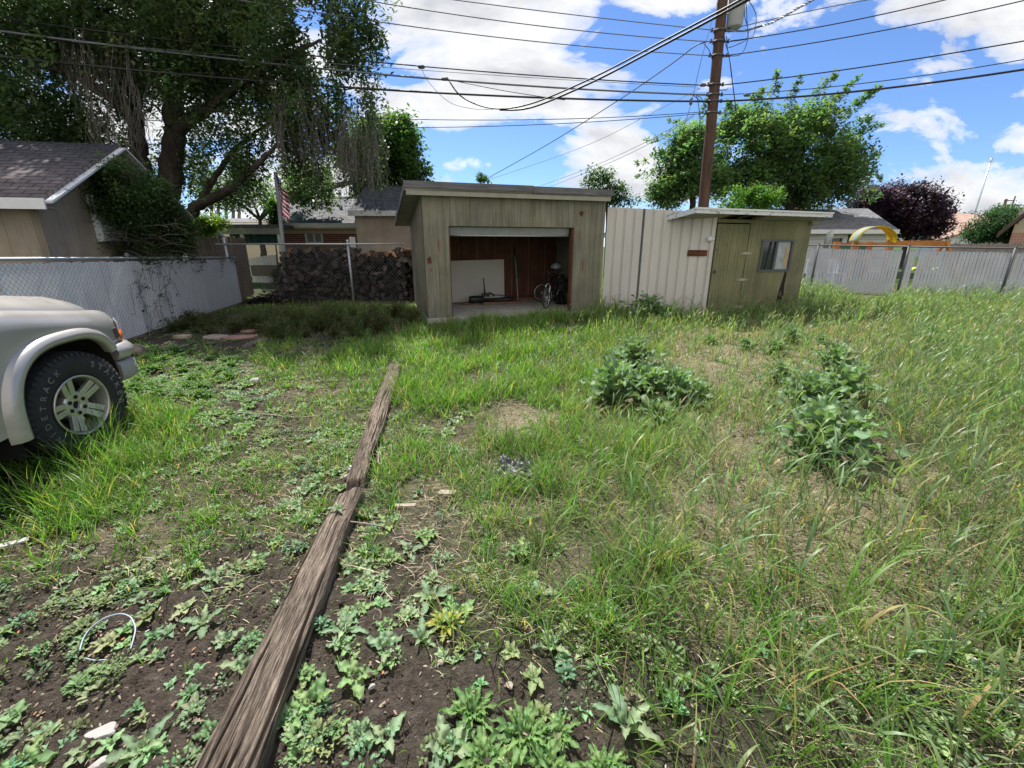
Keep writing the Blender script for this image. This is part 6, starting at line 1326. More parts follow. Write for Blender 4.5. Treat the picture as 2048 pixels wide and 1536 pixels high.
# cabin
cs = []; cxs = [-.80, -1.0, -1.2, -1.42, -2.2, -3.3, -3.6, -3.78, -3.86]
for x in cxs:
    zt = pw(x, [(-3.86, 1.14), (-3.7, 1.62), (-3.5, 1.72), (-1.45, 1.74), (-.80, 1.13)]); cs.append([(.80, 1.11), (.80 - (zt - 1.11) * .28, zt - .04), (.78 - (zt - 1.11) * .32, zt), (0, zt + .02)])
b = MB(FV); loft(cs, cxs, 1, b); loft(cs, cxs, -1, b); b.build('window', M['glass'], sv)
b = MB(FV); cr = [[(s[1][0] + .012, s[1][1]), (s[2][0] + .01, s[2][1] + .014), (0, s[3][1] + .016)] for s in cs[3:7]]; loft(cr, cxs[3:7], 1, b); loft(cr, cxs[3:7], -1, b); b.build('roof', M['paint'], sv)
b = MB(FV)
for x in (-1.5, -2.35, -3.2): 
    for sg in (-1, 1): b.bar((x, sg * .815, 1.10), (x - .05, sg * .645, 1.70), .09, .02)
b.build('pillar', M['paint'], sv)
# arch liners
b = MB(FV)
for xc in (0, -2.94):
    for sg in (-1, 1):
        P = []; n = 26
        for i in range(n + 1):
            a = -.25 + (math.pi + .5) * i / n; ca, sa = math.cos(a), math.sin(a); e = 2 / 2.5
            px = xc + .535 * math.copysign(abs(ca) ** e, ca); pz_ = WZ + .505 * math.copysign(abs(sa) ** e, sa)
            P += [(px, -sg * .868, pz_), (px, -sg * .45, pz_)]
        b.add(P, [(2 * i, 2 * i + 1, 2 * i + 3, 2 * i + 2) for i in range(n)], True)
        b.box(xc - .60, xc + .60, -sg * .45 - .01, -sg * .45 + .01, .25, .95)
b.box(-3.7, .72, -.55, .55, .34, .44); b.build('wheel_well', M['dark'], sv)
# flares
for xc in (0, -2.94):
    for sg in (-1, 1):
        P = []; n = 44; prof = [(0.0, -.02, 0.0), (-.012, .035, .0), (.02, .058, 0), (.045, .055, 0), (.068, .036, 0), (.082, -.004, 0)]
        for i in range(n + 1):
            a = .56 + (math.pi + .07 - .56) * i / n if xc == 0 else -.1 + (math.pi + .2) * i / n; ca, sa = math.cos(a), math.sin(a); e = 2 / 2.7
            for (dr, dy, _) in prof:
                q = 1.0 + (.35 * max(0, (-ca - .2)) if xc == 0 else 0)
                px = xc + (.515 + dr * q) * math.copysign(abs(ca) ** e, ca); pz_ = WZ + (.475 + dr * .9) * math.copysign(abs(sa) ** e, sa) if a >= 0 and a <= math.pi else WZ + (.475 + dr) * sa * .9
                P.append((px, -sg * (ysx(px) - .008 + dy), pz_))
        m = len(prof); b = MB(FV); b.add(P, [(i * m + j, i * m + j + 1, (i + 1) * m + j + 1, (i + 1) * m + j) for i in range(n) for j in range(m - 1)], True)
        b.build('wheel_flare', M['paint'], sv)
# bumper: two stacked sections wrapping round the corner
path = [(.54, .885), (.62, .90), (.72, .895), (.80, .86), (.865, .79), (.90, .68), (.92, .45), (.93, 0)]
def bumper(z0, z1, out, mb):
    prof = [(-.10, z0 + .01), (-.02, z0), (.0, z0 + .02), (.008 + out, lerp(z0, z1, .5)), (.0, z1 - .03), (-.02, z1 - .006), (-.06, z1), (-.14, z1)]
    for sg in (-1, 1):
        P = []
        for i, (x, y) in enumerate(path):
            j0, j1 = max(i - 1, 0), min(i + 1, len(path) - 1); tx_, ty_ = path[j1][0] - path[j0][0], path[j1][1] - path[j0][1]; L = math.hypot(tx_, ty_); nx, ny = -ty_ / L, tx_ / L
            if i == len(path) - 1: nx, ny = 1, 0
            for o_, z in prof: P.append((x + nx * o_, -sg * (y + ny * o_), z))
        m = len(prof); mb.add(P, [(i * m + j, i * m + j + 1, (i + 1) * m + j + 1, (i + 1) * m + j) for i in range(len(path) - 1) for j in range(m - 1)], True)
        mb.add([P[k] for k in range(m)], [list(range(m))])
b = MB(FV); bumper(.585, .715, .012, b); bp_ = b.build('bumper', M['paint'], sv)
b = MB(FV); bumper(.41, .572, -.004, b); b.build('bumper_skirt', m_plain('bumper_grey', (.30, .29, .27), .5, var=.08), bp_)
b = MB(FV); b.box(.50, .9, -.80, .80, .44, .70); b.build('bumper_beam', M['dark'], bp_)
for sg in (-1, 1):
    b = MB(FV); P = []
    for (x, y) in ((.715, .838), (.755, .825), (.80, .80), (.835, .75), (.845, .62), (.845, .42)): P += [(x, -sg * y, .815), (x, -sg * y, .875), (x - .012, -sg * (y - .012), .915)]
    b.add(P, [(3 * i + j, 3 * i + j + 1, 3 * i + j + 4, 3 * i + j + 3) for i in range(5) for j in range(2)], True); b.build('headlight', M['lens'], sv)
    b = MB(FV); P = []
    for (x, y) in ((.705, .845), (.76, .832), (.82, .80), (.855, .75), (.862, .62)): P += [(x, -sg * y, .728), (x, -sg * (y + .004), .765), (x, -sg * y, .805), (x - .03, -sg * (y - .03), .808)]
    b.add(P, [(4 * i + j, 4 * i + j + 1, 4 * i + j + 5, 4 * i + j + 4) for i in range(4) for j in range(3)], True); b.build('turn_signal', M['amber'], sv)
b = MB(FV); b.box(.80, .835, -.42, .42, .73, .90)
for k in range(5): b.box(.835, .845, -.42, .42, .74 + k * .035, .755 + k * .035)
b.build('grille', M['galv_dark'], sv)
b = MB(FV); b.box(-2.4, -1.0, -.90, -.897, .62, .64); b.build('door_seam', M['dark'], sv)
# emblem
def text_mesh(body, size, depth, bold=.0):
    cu = bpy.data.curves.new('t', 'FONT'); cu.body = body; cu.size = size; cu.extrude = depth; cu.align_x = 'CENTER'; cu.align_y = 'CENTER'; cu.offset = bold; cu.resolution_u = 3
    ob = bpy.data.objects.new('t', cu); COL.objects.link(ob); dg = bpy.context.evaluated_depsgraph_get(); me = bpy.data.meshes.new_from_object(ob.evaluated_get(dg))
    V = np.zeros(len(me.vertices) * 3); me.vertices.foreach_get('co', V); F = [list(p.vertices) for p in me.polygons]
    bpy.data.objects.remove(ob); bpy.data.curves.remove(cu); bpy.data.meshes.remove(me)
    return V.reshape(-1, 3), F
for body, sz, zc, xc in (('V8', .07, .812, .655), ('MAGNUM', .02, .768, .655)):
    V, F = text_mesh(body, sz, .004, .003); P = np.stack([xc + V[:, 0], np.array([-(ysx(xc + v) + .003) for v in V[:, 0]]) - V[:, 2], zc + V[:, 1]], 1)
    b = MB(FV); b.add(P, F); b.build('emblem', M['galv_dark'] if sz > .05 else M['chrome'], sv)
b = MB(FV); b.add([(.61, -(ysx(.61) + .001), .755), (.70, -(ysx(.70) + .002), .755), (.70, -(ysx(.70) + .002), .781), (.61, -(ysx(.61) + .001), .781)], [(0, 1, 2, 3)]); b.build('emblem_plate', M['black'], sv)
# wheels
def wheel(x, sg, first):
    yo = sg * .80; FW = Frame(*FV.w((x, -yo, 0))[0][:2], TH + (0 if sg > 0 else math.pi) + (R(-11) if x == 0 else 0), 0)   # local -y faces outward
    rr_ = .395; b = MB(FW); c0 = (0, 0, rr_)
    prof = [(.208, -.075), (.214, -.098), (.232, -.112), (.262, -.124), (.30, -.130), (.335, -.126), (.358, -.112), (.374, -.098), (.383, -.075), (.385, 0), (.383, .075), (.374, .098), (.335, .126), (.262, .124), (.208, .09)]
    b.lathe(prof, c0, 'y', 72)
    for k in range(54):               # tread lugs on the shoulders
        a = k / 54 * 2 * math.pi
        for sd_ in (-1, 1):
            a2 = a + (.05 if sd_ > 0 else 0); ca, sa = math.cos(a2), math.sin(a2)
            Q = []
            for rr2, yy in ((.352, .122), (.380, .112), (.391, .06), (.391, .02)):
                for da in (-.034, .034): Q.append((rr2 * math.cos(a2 + da), sd_ * yy, rr_ + rr2 * math.sin(a2 + da)))
            Q2 = [(q[0] * .985, q[1] * .93, rr_ + (q[2] - rr_) * .985) for q in Q]
            b.add(Q + Q2, [(0, 1, 3, 2), (2, 3, 5, 4), (4, 5, 7, 6), (0, 2, 10, 8), (2, 4, 12, 10), (4, 6, 14, 12), (1, 9, 11, 3), (3, 11, 13, 5), (5, 13, 15, 7), (0, 8, 9, 1), (6, 7, 15, 14)])
    w_ = thing_part('wheel', sv) if False else None
    ty = b.build('tyre', M['rubber'], wheels_root(x, sg))
    root_ = ty.parent
    b = MB(FW); b.lathe([(.214, -.100), (.220, -.112), (.214, -.120), (.203, -.116), (.199, -.085), (.192, -.05), (.188, .08), (.214, .09)], c0, 'y', 60)
    b.lathe([(0, -.052), (.028, -.052), (.030, -.068), (.085, -.072), (.098, -.062), (.105, -.03), (.105, .02)], c0, 'y', 40)
    for k in range(5):
        a = math.pi / 2 + .32 + k * 2 * math.pi / 5
        for da in (-.17, .17):
            p = (.085 * math.cos(a + da * 1.5), -.056, rr_ + .085 * math.sin(a + da * 1.5)); q = (.198 * math.cos(a + da * .9), -.083, rr_ + .198 * math.sin(a + da * .9)); b.bar(p, q, .042, .03, (0, 1, 0))
        p = (.15 * math.cos(a), -.045, rr_ + .15 * math.sin(a)); q = (.2 * math.cos(a), -.06, rr_ + .2 * math.sin(a)); b.bar(p, q, .05, .02, (0, 1, 0))
    rim = b.build('rim', M['rim'], root_, .004)
    b = MB(FW); b.lathe([(0, -.0525), (.027, -.0535)], c0, 'y', 24); b.lathe([(0, -.074), (.0, -.074)], c0, 'y', 4)
    for k in range(6):
        a = k * math.pi / 3 + .5; cc_ = (.060 * math.cos(a), 0, rr_ + .060 * math.sin(a)); b.lathe([(0, -.0745), (.0145, -.0745), (.0145, -.070)], cc_, 'y', 14); b.lathe([(0, -.0765), (.007, -.0765), (.008, -.074)], cc_, 'y', 8)
    b.lathe([(0, .03), (.19, .03)], c0, 'y', 40); b.build('lug_hole', M['dark'], rim)
    if sg > 0 and x == 0:
        for word, a0, a1, sz in (('WIDETRACK', R(214), R(116), .062), ('STALKER', R(62), R(-14), .066), ('BAJA', R(265), R(232), .036)):
            b = MB(FW)
            for i, ch in enumerate(word):
                a = a0 + (a1 - a0) * i / (len(word) - 1); V, F = text_mesh(ch, sz, .0015, -.0006)
                # outline letters: keep slim raised strokes
                ca, sa = math.cos(a), math.sin(a); rad_ = .300
                X = V[:, 0] * 1.0; Y_ = V[:, 1] * .95
                px = (rad_ + Y_) * ca + X * sa; pz2 = (rad_ + Y_) * sa - X * ca
                r_ = np.hypot(px, pz2); yy = -np.interp(r_, [.232, .262, .30, .335, .358], [.112, .124, .130, .126, .112]) - .0012 - V[:, 2]
                b.add(np.stack([px, yy, rr_ + pz2], 1), F)
            b.build('sidewall_lettering', M['letter'], ty)
WR = {}
def wheels_root(x, sg):
    k = (x, sg)
    if k not in WR:
        o = bpy.data.objects.new('wheel', None); COL.objects.link(o); o.parent = sv; WL[o.name] = WL[sv.name]; o.empty_display_size = .1; WR[k] = o
    return WR[k]
for x in (0, -2.94):
    for sg in (1, -1): wheel(x, sg, False)
b = MB(FV); b.tube([(0, -.75, WZ), (0, .75, WZ)], .05, 8); b.tube([(-2.94, -.75, WZ), (-2.94, .75, WZ)], .05, 8); b.box(-3.2, .6, -.38, -.30, .44, .54); b.box(-3.2, .6, .30, .38, .44, .54); b.build('chassis', M['dark'], sv)
# ------------------------------------------------------------------ things lying about
def rock(name, label, cat, loc, r, flat, seed, mat, rz=0, ang=.35):
    bm = bmesh.new(); bmesh.ops.create_icosphere(bm, subdivisions=3, radius=1); rr = random.Random(seed); pl = [(Vector((rr.gauss(0, 1), rr.gauss(0, 1), rr.gauss(0, .6))).normalized(), rr.uniform(.55, .9)) for _ in range(9)]
    for v in bm.verts:
        for n_, d_ in pl:
            k = v.co.dot(n_) - d_
            if k > 0: v.co -= n_ * k
        v.co *= 1 + .05 * (float(vnoise(v.co.x + v.co.z, v.co.y, .3, seed)) - .5)
    P = np.array([v.co for v in bm.verts]) * np.array([r[0], r[1], flat]); F = [[v.index for v in f.verts] for f in bm.faces]; bm.free()
    m = MB(Frame(loc[0], loc[1], rz, loc[2])); m.add(P, F); return tag(m.build(name, mat, None, origin=loc), label, cat)
def gp_(u, v, dz=0): p = G(u, v); p[2] = float(hz(p[0], p[1])) + dz; return p
W_ = m_plain('white_rock', (.40, .375, .35), .85, var=.18, scale=14, bump=.6)
rock('white_rock', 'flat angular white rock on bare soil in the lower left corner', 'rock', gp_(198, 1466, .004), (.05, .036), .010, 3, W_, .5)
rock('white_rock', 'white rock cut off by the bottom edge in the lower left corner', 'rock', gp_(198, 1530, .01), (.035, .025), .016, 4, W_, .2)
rock('white_rock', 'small white stone beside the near timber left edge', 'rock', gp_(556, 1214, .008), (.016, .012), .010, 5, W_)
rock('white_rock', 'small pale stone lying on weeds left of the near timber', 'rock', gp_(512, 1118, .008), (.020, .018), .012, 6, W_)
rock('tan_pebble', 'round tan pebble on the dark soil bottom centre', 'pebble', gp_(884, 1336, .006), (.018, .013), .010, 7, M['tan_stone'], .3)
rock('tan_pebble', 'oval beige pebble on dark soil right of the round tan one', 'pebble', gp_(1019, 1386, .006), (.013, .019), .010, 8, M['tan_stone'], .3)
rock('tan_pebble', 'pale oval pebble on soil left of the round tan one', 'pebble', gp_(745, 1386, .006), (.014, .010), .008, 9, W_, .3)
rock('grey_rock', 'grey rock on bare soil between the truck and the far timber', 'rock', gp_(512, 766, .03), (.07, .05), .04, 10, M['stone'], .3)
rock('grey_rock', 'small grey rock on the timber joint', 'rock', gp_(694, 957, .02), (.03, .02), .018, 12, M['stone'], .9)
rock('grey_rock', 'chip of grey stone right beside the metal strap on the timber joint', 'rock', gp_(700, 942, .02), (.02, .018), .014, 13, M['stone'], .2)
for k, (u, v, rx, ry, mt, rz, lab) in enumerate(((500, 664, .17, .12, 'flag_stone', .2, 'small pinkish flagstone nearest the low weeds in the dark bed'), (481, 676, .34, .13, 'flag_stone', .25, 'largest pink and tan flagstone in the dark bed'), (430, 676, .18, .17, 'tan_stone', .5, 'tan flagstone left of the largest pink flagstone'), (365, 676, .16, .10, 'tan_stone', .3, 'tan flagstone at the foot of the white fence, half buried'))):
    p = gp_(u, v); n_ = 7; rr = random.Random(k); o_ = [((1 + rr.uniform(-.2, .15)) * math.cos(a) * rx, (1 + rr.uniform(-.2, .15)) * math.sin(a) * ry) for a in np.linspace(0, 6.28, n_, endpoint=False)]
    m = MB(Frame(p[0], p[1], rz, p[2])); m.add([(x, y, -.02) for x, y in o_] + [(x, y, .035 + .01 * k / 3) for x, y in o_], [list(range(n_))[::-1], list(range(n_, 2 * n_))] + [(i, (i + 1) % n_, (i + 1) % n_ + n_, i + n_) for i in range(n_)]); tag(m.build('flagstone', M[mt], None, .008), lab, 'stone')
p = gp_(277, 712); m = MB(Frame(p[0], p[1], .5, .07)); m.lathe([(0, -.13), (.075, -.13), (.085, -.1), (.08, .10), (.072, .13), (0, .13)], (0, 0, 0), 'y', 14); tag(m.build('log_round', m_plain('pale_cut_wood', (.26, .19, .145), .9, var=.35), None), 'short pale log round lying beyond the truck bumper by the white fence', 'log')
def plank(u0, v0, u1, v1, w_, th, mat, name, label, cat, dz=.0):
    p, q = gp_(u0, v0), gp_(u1, v1); m = MB(); m.bar((p[0], p[1], p[2] + th / 2 + dz), (q[0], q[1], q[2] + th / 2 + dz), w_, th); return tag(m.build(name, M[mat], None, .003), label, cat)
plank(492, 698, 545, 674, .13, .05, 'grey_wood', 'grey_plank', 'grey plank lying in the dark bed in front of the low weeds', 'plank')
plank(-8, 1098, 60, 1080, .04, .012, 'white_board', 'bleached_stick', 'bleached flat stick at the left border in the grass', 'stick', .01)
plank(790, 1017, 832, 1016, .03, .018, 'tan_stone', 'wood_stub', 'short pale broken wood stub in the grass right of the near timber', 'stick', .01)
plank(878, 992, 912, 993, .05, .015, 'tan_stone', 'wood_stub', 'flat tan wood chip in the grass below the black plastic scrap', 'stick', .01)
for k, (u, v) in enumerate(((823, 637), (831, 640), (838, 638))):
    p = gp_(u, v); m = MB(); m.tube([(p[0] - .05, p[1] + .16, p[2] + .04), (p[0] + .03, p[1] - .08, p[2] + .035)], .024, 10); tag(m.build('pipe_piece', M['pvc'], None), ['leftmost of three short white pipe pieces by the open shed corner', 'middle of three short white pipe pieces by the open shed corner', 'rightmost of three short white pipe pieces by the open shed corner'][k], 'pipe', 'white pipe pieces by the shed')
# pale tubing loop, root strand, washer, strap, twigs
def strand(pts, r, mat, name, label, cat, dz=.012):
    P = np.array([gp_(u, v) + np.array([0, 0, dz + (h if len(x) > 2 else 0)]) for x in pts for (u, v, h) in [tuple(x) + (0,) * (3 - len(x))]]); ts = np.linspace(0, 1, len(P) * 6); Q = np.stack([np.interp(ts, np.linspace(0, 1, len(P)), P[:, i]) for i in range(3)], 1)
    for _ in range(5): Q[1:-1] = (Q[:-2] + 2 * Q[1:-1] + Q[2:]) / 4
    m = MB(); m.tube(Q, r, 7); return tag(m.build(name, M[mat], None), label, cat)
strand([(160, 1304), (168, 1285, .01), (185, 1266, .02), (215, 1250, .03), (248, 1244, .035), (268, 1250, .03), (276, 1268, .02), (268, 1290, .01), (262, 1302)], .0026, 'blue_hose', 'tubing_loop', 'pale blue plastic tubing loop lying on the soil lower left', 'tubing')
strand([(170, 1318), (190, 1323), (215, 1322)], .0022, 'blue_hose', 'tubing_scrap', 'short scrap of pale tubing below the blue loop', 'tubing')
strand([(521, 704), (525, 692), (535, 682), (545, 676)], .014, 'tan_stone', 'bent_root', 'pale bent root beside the grey plank', 'root')
strand([(360, 800), (420, 812), (470, 828), (540, 830), (590, 836), (640, 832)], .006, 'tan_stone', 'long_twig', 'long thin dry twig lying across the weeds between truck and far timber', 'twig')
strand([(690, 1062, .05), (730, 1063, .04), (770, 1064, .02)], .004, 'tan_stone', 'bare_stem', 'bare dry stem lying from the timber seedling to the right', 'twig')
strand([(759, 912), (757, 935), (765, 940), (762, 915)], .006, 'tan_stone', 'split_twig', 'pale split twig upright at the right edge of the far timber', 'twig', .04)
strand([(1040, 1290), (1060, 1284), (1080, 1272)], .003, 'tan_stone', 'bare_stem', 'short curved dry stem on bare soil among the grass bottom centre', 'twig')
p = G(513, 1401, .105); m = MB(); m.lathe([(0, 0), (.0115, 0), (.0125, .002), (.0115, .004), (0, .0045)], (p[0], p[1], .086 + float(hz(p[0], p[1])) * .3), 'z', 16); tag(m.build('nail_cap', M['chrome'], None), 'small shiny metal disc nailed into the near timber', 'nail')
p = gp_(712, 946, .05); m = MB(Frame(p[0], p[1], -.7, p[2])); m.box(-.055, .055, -.012, .012, 0, .004); [m.lathe([(0, .0045), (.005, .0045)], (x, 0, 0), 'z', 8) for x in (-.04, -.015, .015, .04)]; tag(m.build('metal_strap', M['galv'], None), 'grey perforated metal strap lying on the timber joint', 'strap')
# crumpled black plastic in the grass
n = 34; P = []; rr = random.Random(3)
for i in range(n + 1):
    for j in range(n + 1):
        a, c = i / n * 2 - 1, j / n * 2 - 1; x = .02 + a * .115 + .012 * math.sin(c * 7); y = 2.68 + c * .14 + .015 * math.sin(a * 6); d = max(abs(a), abs(c))
        z = float(hz(x, y)) + .012 + .065 * float(vnoise(x + y * .5, y, .045, 66)) + .04 * float(vnoise(x, y, .02, 67)) - .03 * d ** 3
        P.append((x, y, z))
b = MB(); b.add(P, [(i * (n + 1) + j, i * (n + 1) + j + 1, (i + 1) * (n + 1) + j + 1, (i + 1) * (n + 1) + j) for i in range(n) for j in range(n)], True); tag(b.build('plastic_scrap', m_plain('weathered_black_plastic', (.035, .035, .037), .42, spec=.5, var=.4), None), 'crumpled black plastic scrap half sunk in the grass right of the timbers', 'scrap')
p = gp_(1570, 648); rock('dark_stump', 'low dark rotten stump in the dry grass before the olive shed', 'stump', p, (.28, .14), .10, 15, M['grey_wood'], .2)
# ------------------------------------------------------------------ grass and weeds
def scatter(n, x0, x1, y0, y1):
    x = U(x0, x1, n); y = U(y0, y1, n); u, v, d = proj(x, y); ok = (u > -900) & (u < 3200) & (v < 2100) & clear_of(x, y); return x[ok], y[ok], u[ok], v[ok], d[ok]
FENCE_X = lambda y: A0[0] + (A1[0] - A0[0]) * (y - A0[1]) / (A1[1] - A0[1])
def grass():
    parts = []
    for (n, y0, y1, x0, x1) in ((165000, .45, 5.5, -7, 11), (345000, 5.5, 13.5, -9, 16.5), (40000, 13.5, 20, -12, 17)):
        x, y, u, v, d = scatter(n, x0, x1, y0, y1); f = field(x, y); L, H = f[:, 0], f[:, 1]
        tuft = vnoise(x, y, .16, 21) * .6 + vnoise(x, y, .5, 22) * .4
        pr = (L * (1 - .45 * f[:, 2] * (d < 9))) * np.clip(.05 + 2.1 * (tuft - .22), .03, 1.3) * np.minimum(1, (3.2 / np.maximum(d, 1)) ** .55)
        k = rng.random(len(x)) < pr
        k &= ~((y > 11.5) & (x < -2.4) & (x > -7.5) & (y < 16.2) & ~((x < -5.9) & (y > 13.2)))
        x, y, u, v, d, f, tuft = x[k], y[k], u[k], v[k], d[k], f[k], tuft[k]; N = len(x)
        h = f[:, 1] * (1 - .3 * f[:, 2]) * (.45 + .9 * tuft) * U(.5, 1.35, N); w_ = .0078 * np.maximum(1, d / 3.2) ** .72 * U(.5, 1.3, N)
        dry = rng.random(N) < (.05 + .24 * f[:, 3] * (1 - f[:, 0] * .6)); cool = f[:, 2] * .8
        cg = jcol((.12, .25, .042), N, .36, .16); cb_ = jcol((.155, .225, .095), N, .34, .14); c = cg * (1 - cool)[:, None] + cb_ * cool[:, None]
        big = vnoise(x, y, .8, 24); c = c * (.82 + .36 * big)[:, None]; c[dry] = jcol((.36, .29, .15), int(dry.sum()), .3, .1)
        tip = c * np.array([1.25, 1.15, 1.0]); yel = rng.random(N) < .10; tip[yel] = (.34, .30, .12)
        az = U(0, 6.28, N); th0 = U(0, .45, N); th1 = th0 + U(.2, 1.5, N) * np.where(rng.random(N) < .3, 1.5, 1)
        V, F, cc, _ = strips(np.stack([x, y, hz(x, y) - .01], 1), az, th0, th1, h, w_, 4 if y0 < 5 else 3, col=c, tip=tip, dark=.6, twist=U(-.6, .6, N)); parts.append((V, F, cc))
    # distinct fanned tufts close to the viewer
    x, y, u, v, d = scatter(30000, -6.5, 9.5, .45, 7); f = field(x, y); k = rng.random(len(x)) < np.clip(f[:, 0] - .12, 0, .8) * (1 - .88 * f[:, 2]) * (1 - .45 * f[:, 3]) * .62 * np.minimum(1, (3 / np.maximum(d, 1)) ** .7) * np.clip(2.4 * (vnoise(x, y, .45, 27) - .28), 0, 1.2); x, y, d, f = x[k], y[k], d[k], f[k]; T = len(x); per = 16; ci = np.repeat(np.arange(T), per); N = T * per
    a = U(0, 6.28, N); r = .03 * np.sqrt(rng.random(N)); bx, by = x[ci] + r * np.cos(a), y[ci] + r * np.sin(a); ok = clear_of(bx, by); hh = (.05 + .75 * f[:, 1])[ci] * U(.7, 1.2, T)[ci] * U(.5, 1.25, N)
    ct = jcol((.13, .265, .045), T, .3, .18)[ci] * (1 + U(-.25, .25, N))[:, None]; dd = rng.random(N) < .10; ct[dd] = jcol((.40, .33, .17), int(dd.sum()), .3, .1)
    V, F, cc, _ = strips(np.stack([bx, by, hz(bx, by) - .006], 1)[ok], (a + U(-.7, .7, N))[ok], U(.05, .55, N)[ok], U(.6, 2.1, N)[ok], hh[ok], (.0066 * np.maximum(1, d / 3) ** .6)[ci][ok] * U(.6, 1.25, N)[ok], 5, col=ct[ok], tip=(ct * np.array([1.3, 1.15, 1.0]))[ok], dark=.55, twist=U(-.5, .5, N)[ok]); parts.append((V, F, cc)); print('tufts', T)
    V, F, c = merge(parts); print('grass', len(V)); tag(np_mesh('grass', V, F, M['grass'], None, c, origin=(0, 0, 0)), 'tufted green grass overgrowing the lot', 'grass', kind='stuff')
grass()
def stalks():
    x, y, u, v, d = scatter(34000, -2, 16.5, .45, 14.5); f = field(x, y); k = rng.random(len(x)) < f[:, 2] * .62 * np.minimum(1, (4.5 / np.maximum(d, 1)) ** .6) * (.4 + 1.2 * vnoise(x, y, .35, 41)); x, y, d, f = x[k], y[k], d[k], f[k]; N = len(x)
    sc_ = np.maximum(1, d / 4.0) ** .6
    h = f[:, 1] * U(.75, 1.5, N); wind = U(-.5, .7, N); az = np.where(rng.random(N) < .65, U(-.6, .5, N), U(0, 6.28, N))
    base = np.stack([x, y, hz(x, y) - .01], 1); cb_ = jcol((.165, .24, .115), N, .28, .14); th0 = U(0, .15, N); th1 = th0 + U(.05, .45, N)
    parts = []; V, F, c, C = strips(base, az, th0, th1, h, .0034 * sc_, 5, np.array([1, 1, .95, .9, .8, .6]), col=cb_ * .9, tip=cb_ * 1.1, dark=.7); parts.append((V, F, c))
    V, F, c, _ = strips(base, az, th0, th1, h, .0034 * sc_, 5, np.array([1, 1, .95, .9, .8, .6]), col=cb_ * .9, tip=cb_ * 1.1, dark=.7, twist=np.full(N, 1.5)); parts.append((V, F, c))
    for lv, ln in ((1, .17), (2, .18), (3, .17), (4, .14)):
        m = rng.random(N) < .85; n = int(m.sum()); cl = cb_[m] * U(.85, 1.25, n)[:, None]; dead = rng.random(n) < (.35 if lv == 1 else .04); cl[dead] = jcol((.38, .31, .16), int(dead.sum()), .2)
        pr = np.array([.7, 1, .95, .75, .45, .06]); V, F, c, _ = strips(C[m, lv], U(0, 6.28, n), U(.1, .55, n), U(.7, 2.3, n), ln * U(.6, 1.3, n) * (h[m] / .38) ** .6, .0105 * sc_[m] * U(.7, 1.25, n), 5, pr, col=cl, tip=cl * np.array([1.2, 1.12, .95]), dark=.9, twist=U(-.5, .5, n)); parts.append((V, F, c))
    m = rng.random(N) < .38; n = int(m.sum()); ch = jcol((.22, .26, .13), n, .2)
    for tw_ in (0, 1.5): V, F, c, _ = strips(C[m, 5], az[m], th1[m] + .1, th1[m] + U(.3, 1.0, n), U(.05, .10, n), .009 * sc_[m], 4, np.array([.5, 1, .9, .7, .2]), col=ch, dark=1, twist=np.full(n, tw_)); parts.append((V, F, c))
    V, F, c = merge(parts); print('stalks', N, len(V)); tag(np_mesh('tall_rye_grass', V, F, M['grass'], None, c, origin=(0, 0, 0)), 'tall blue-green seeding rye grass on the right', 'grass', kind='stuff')
stalks()
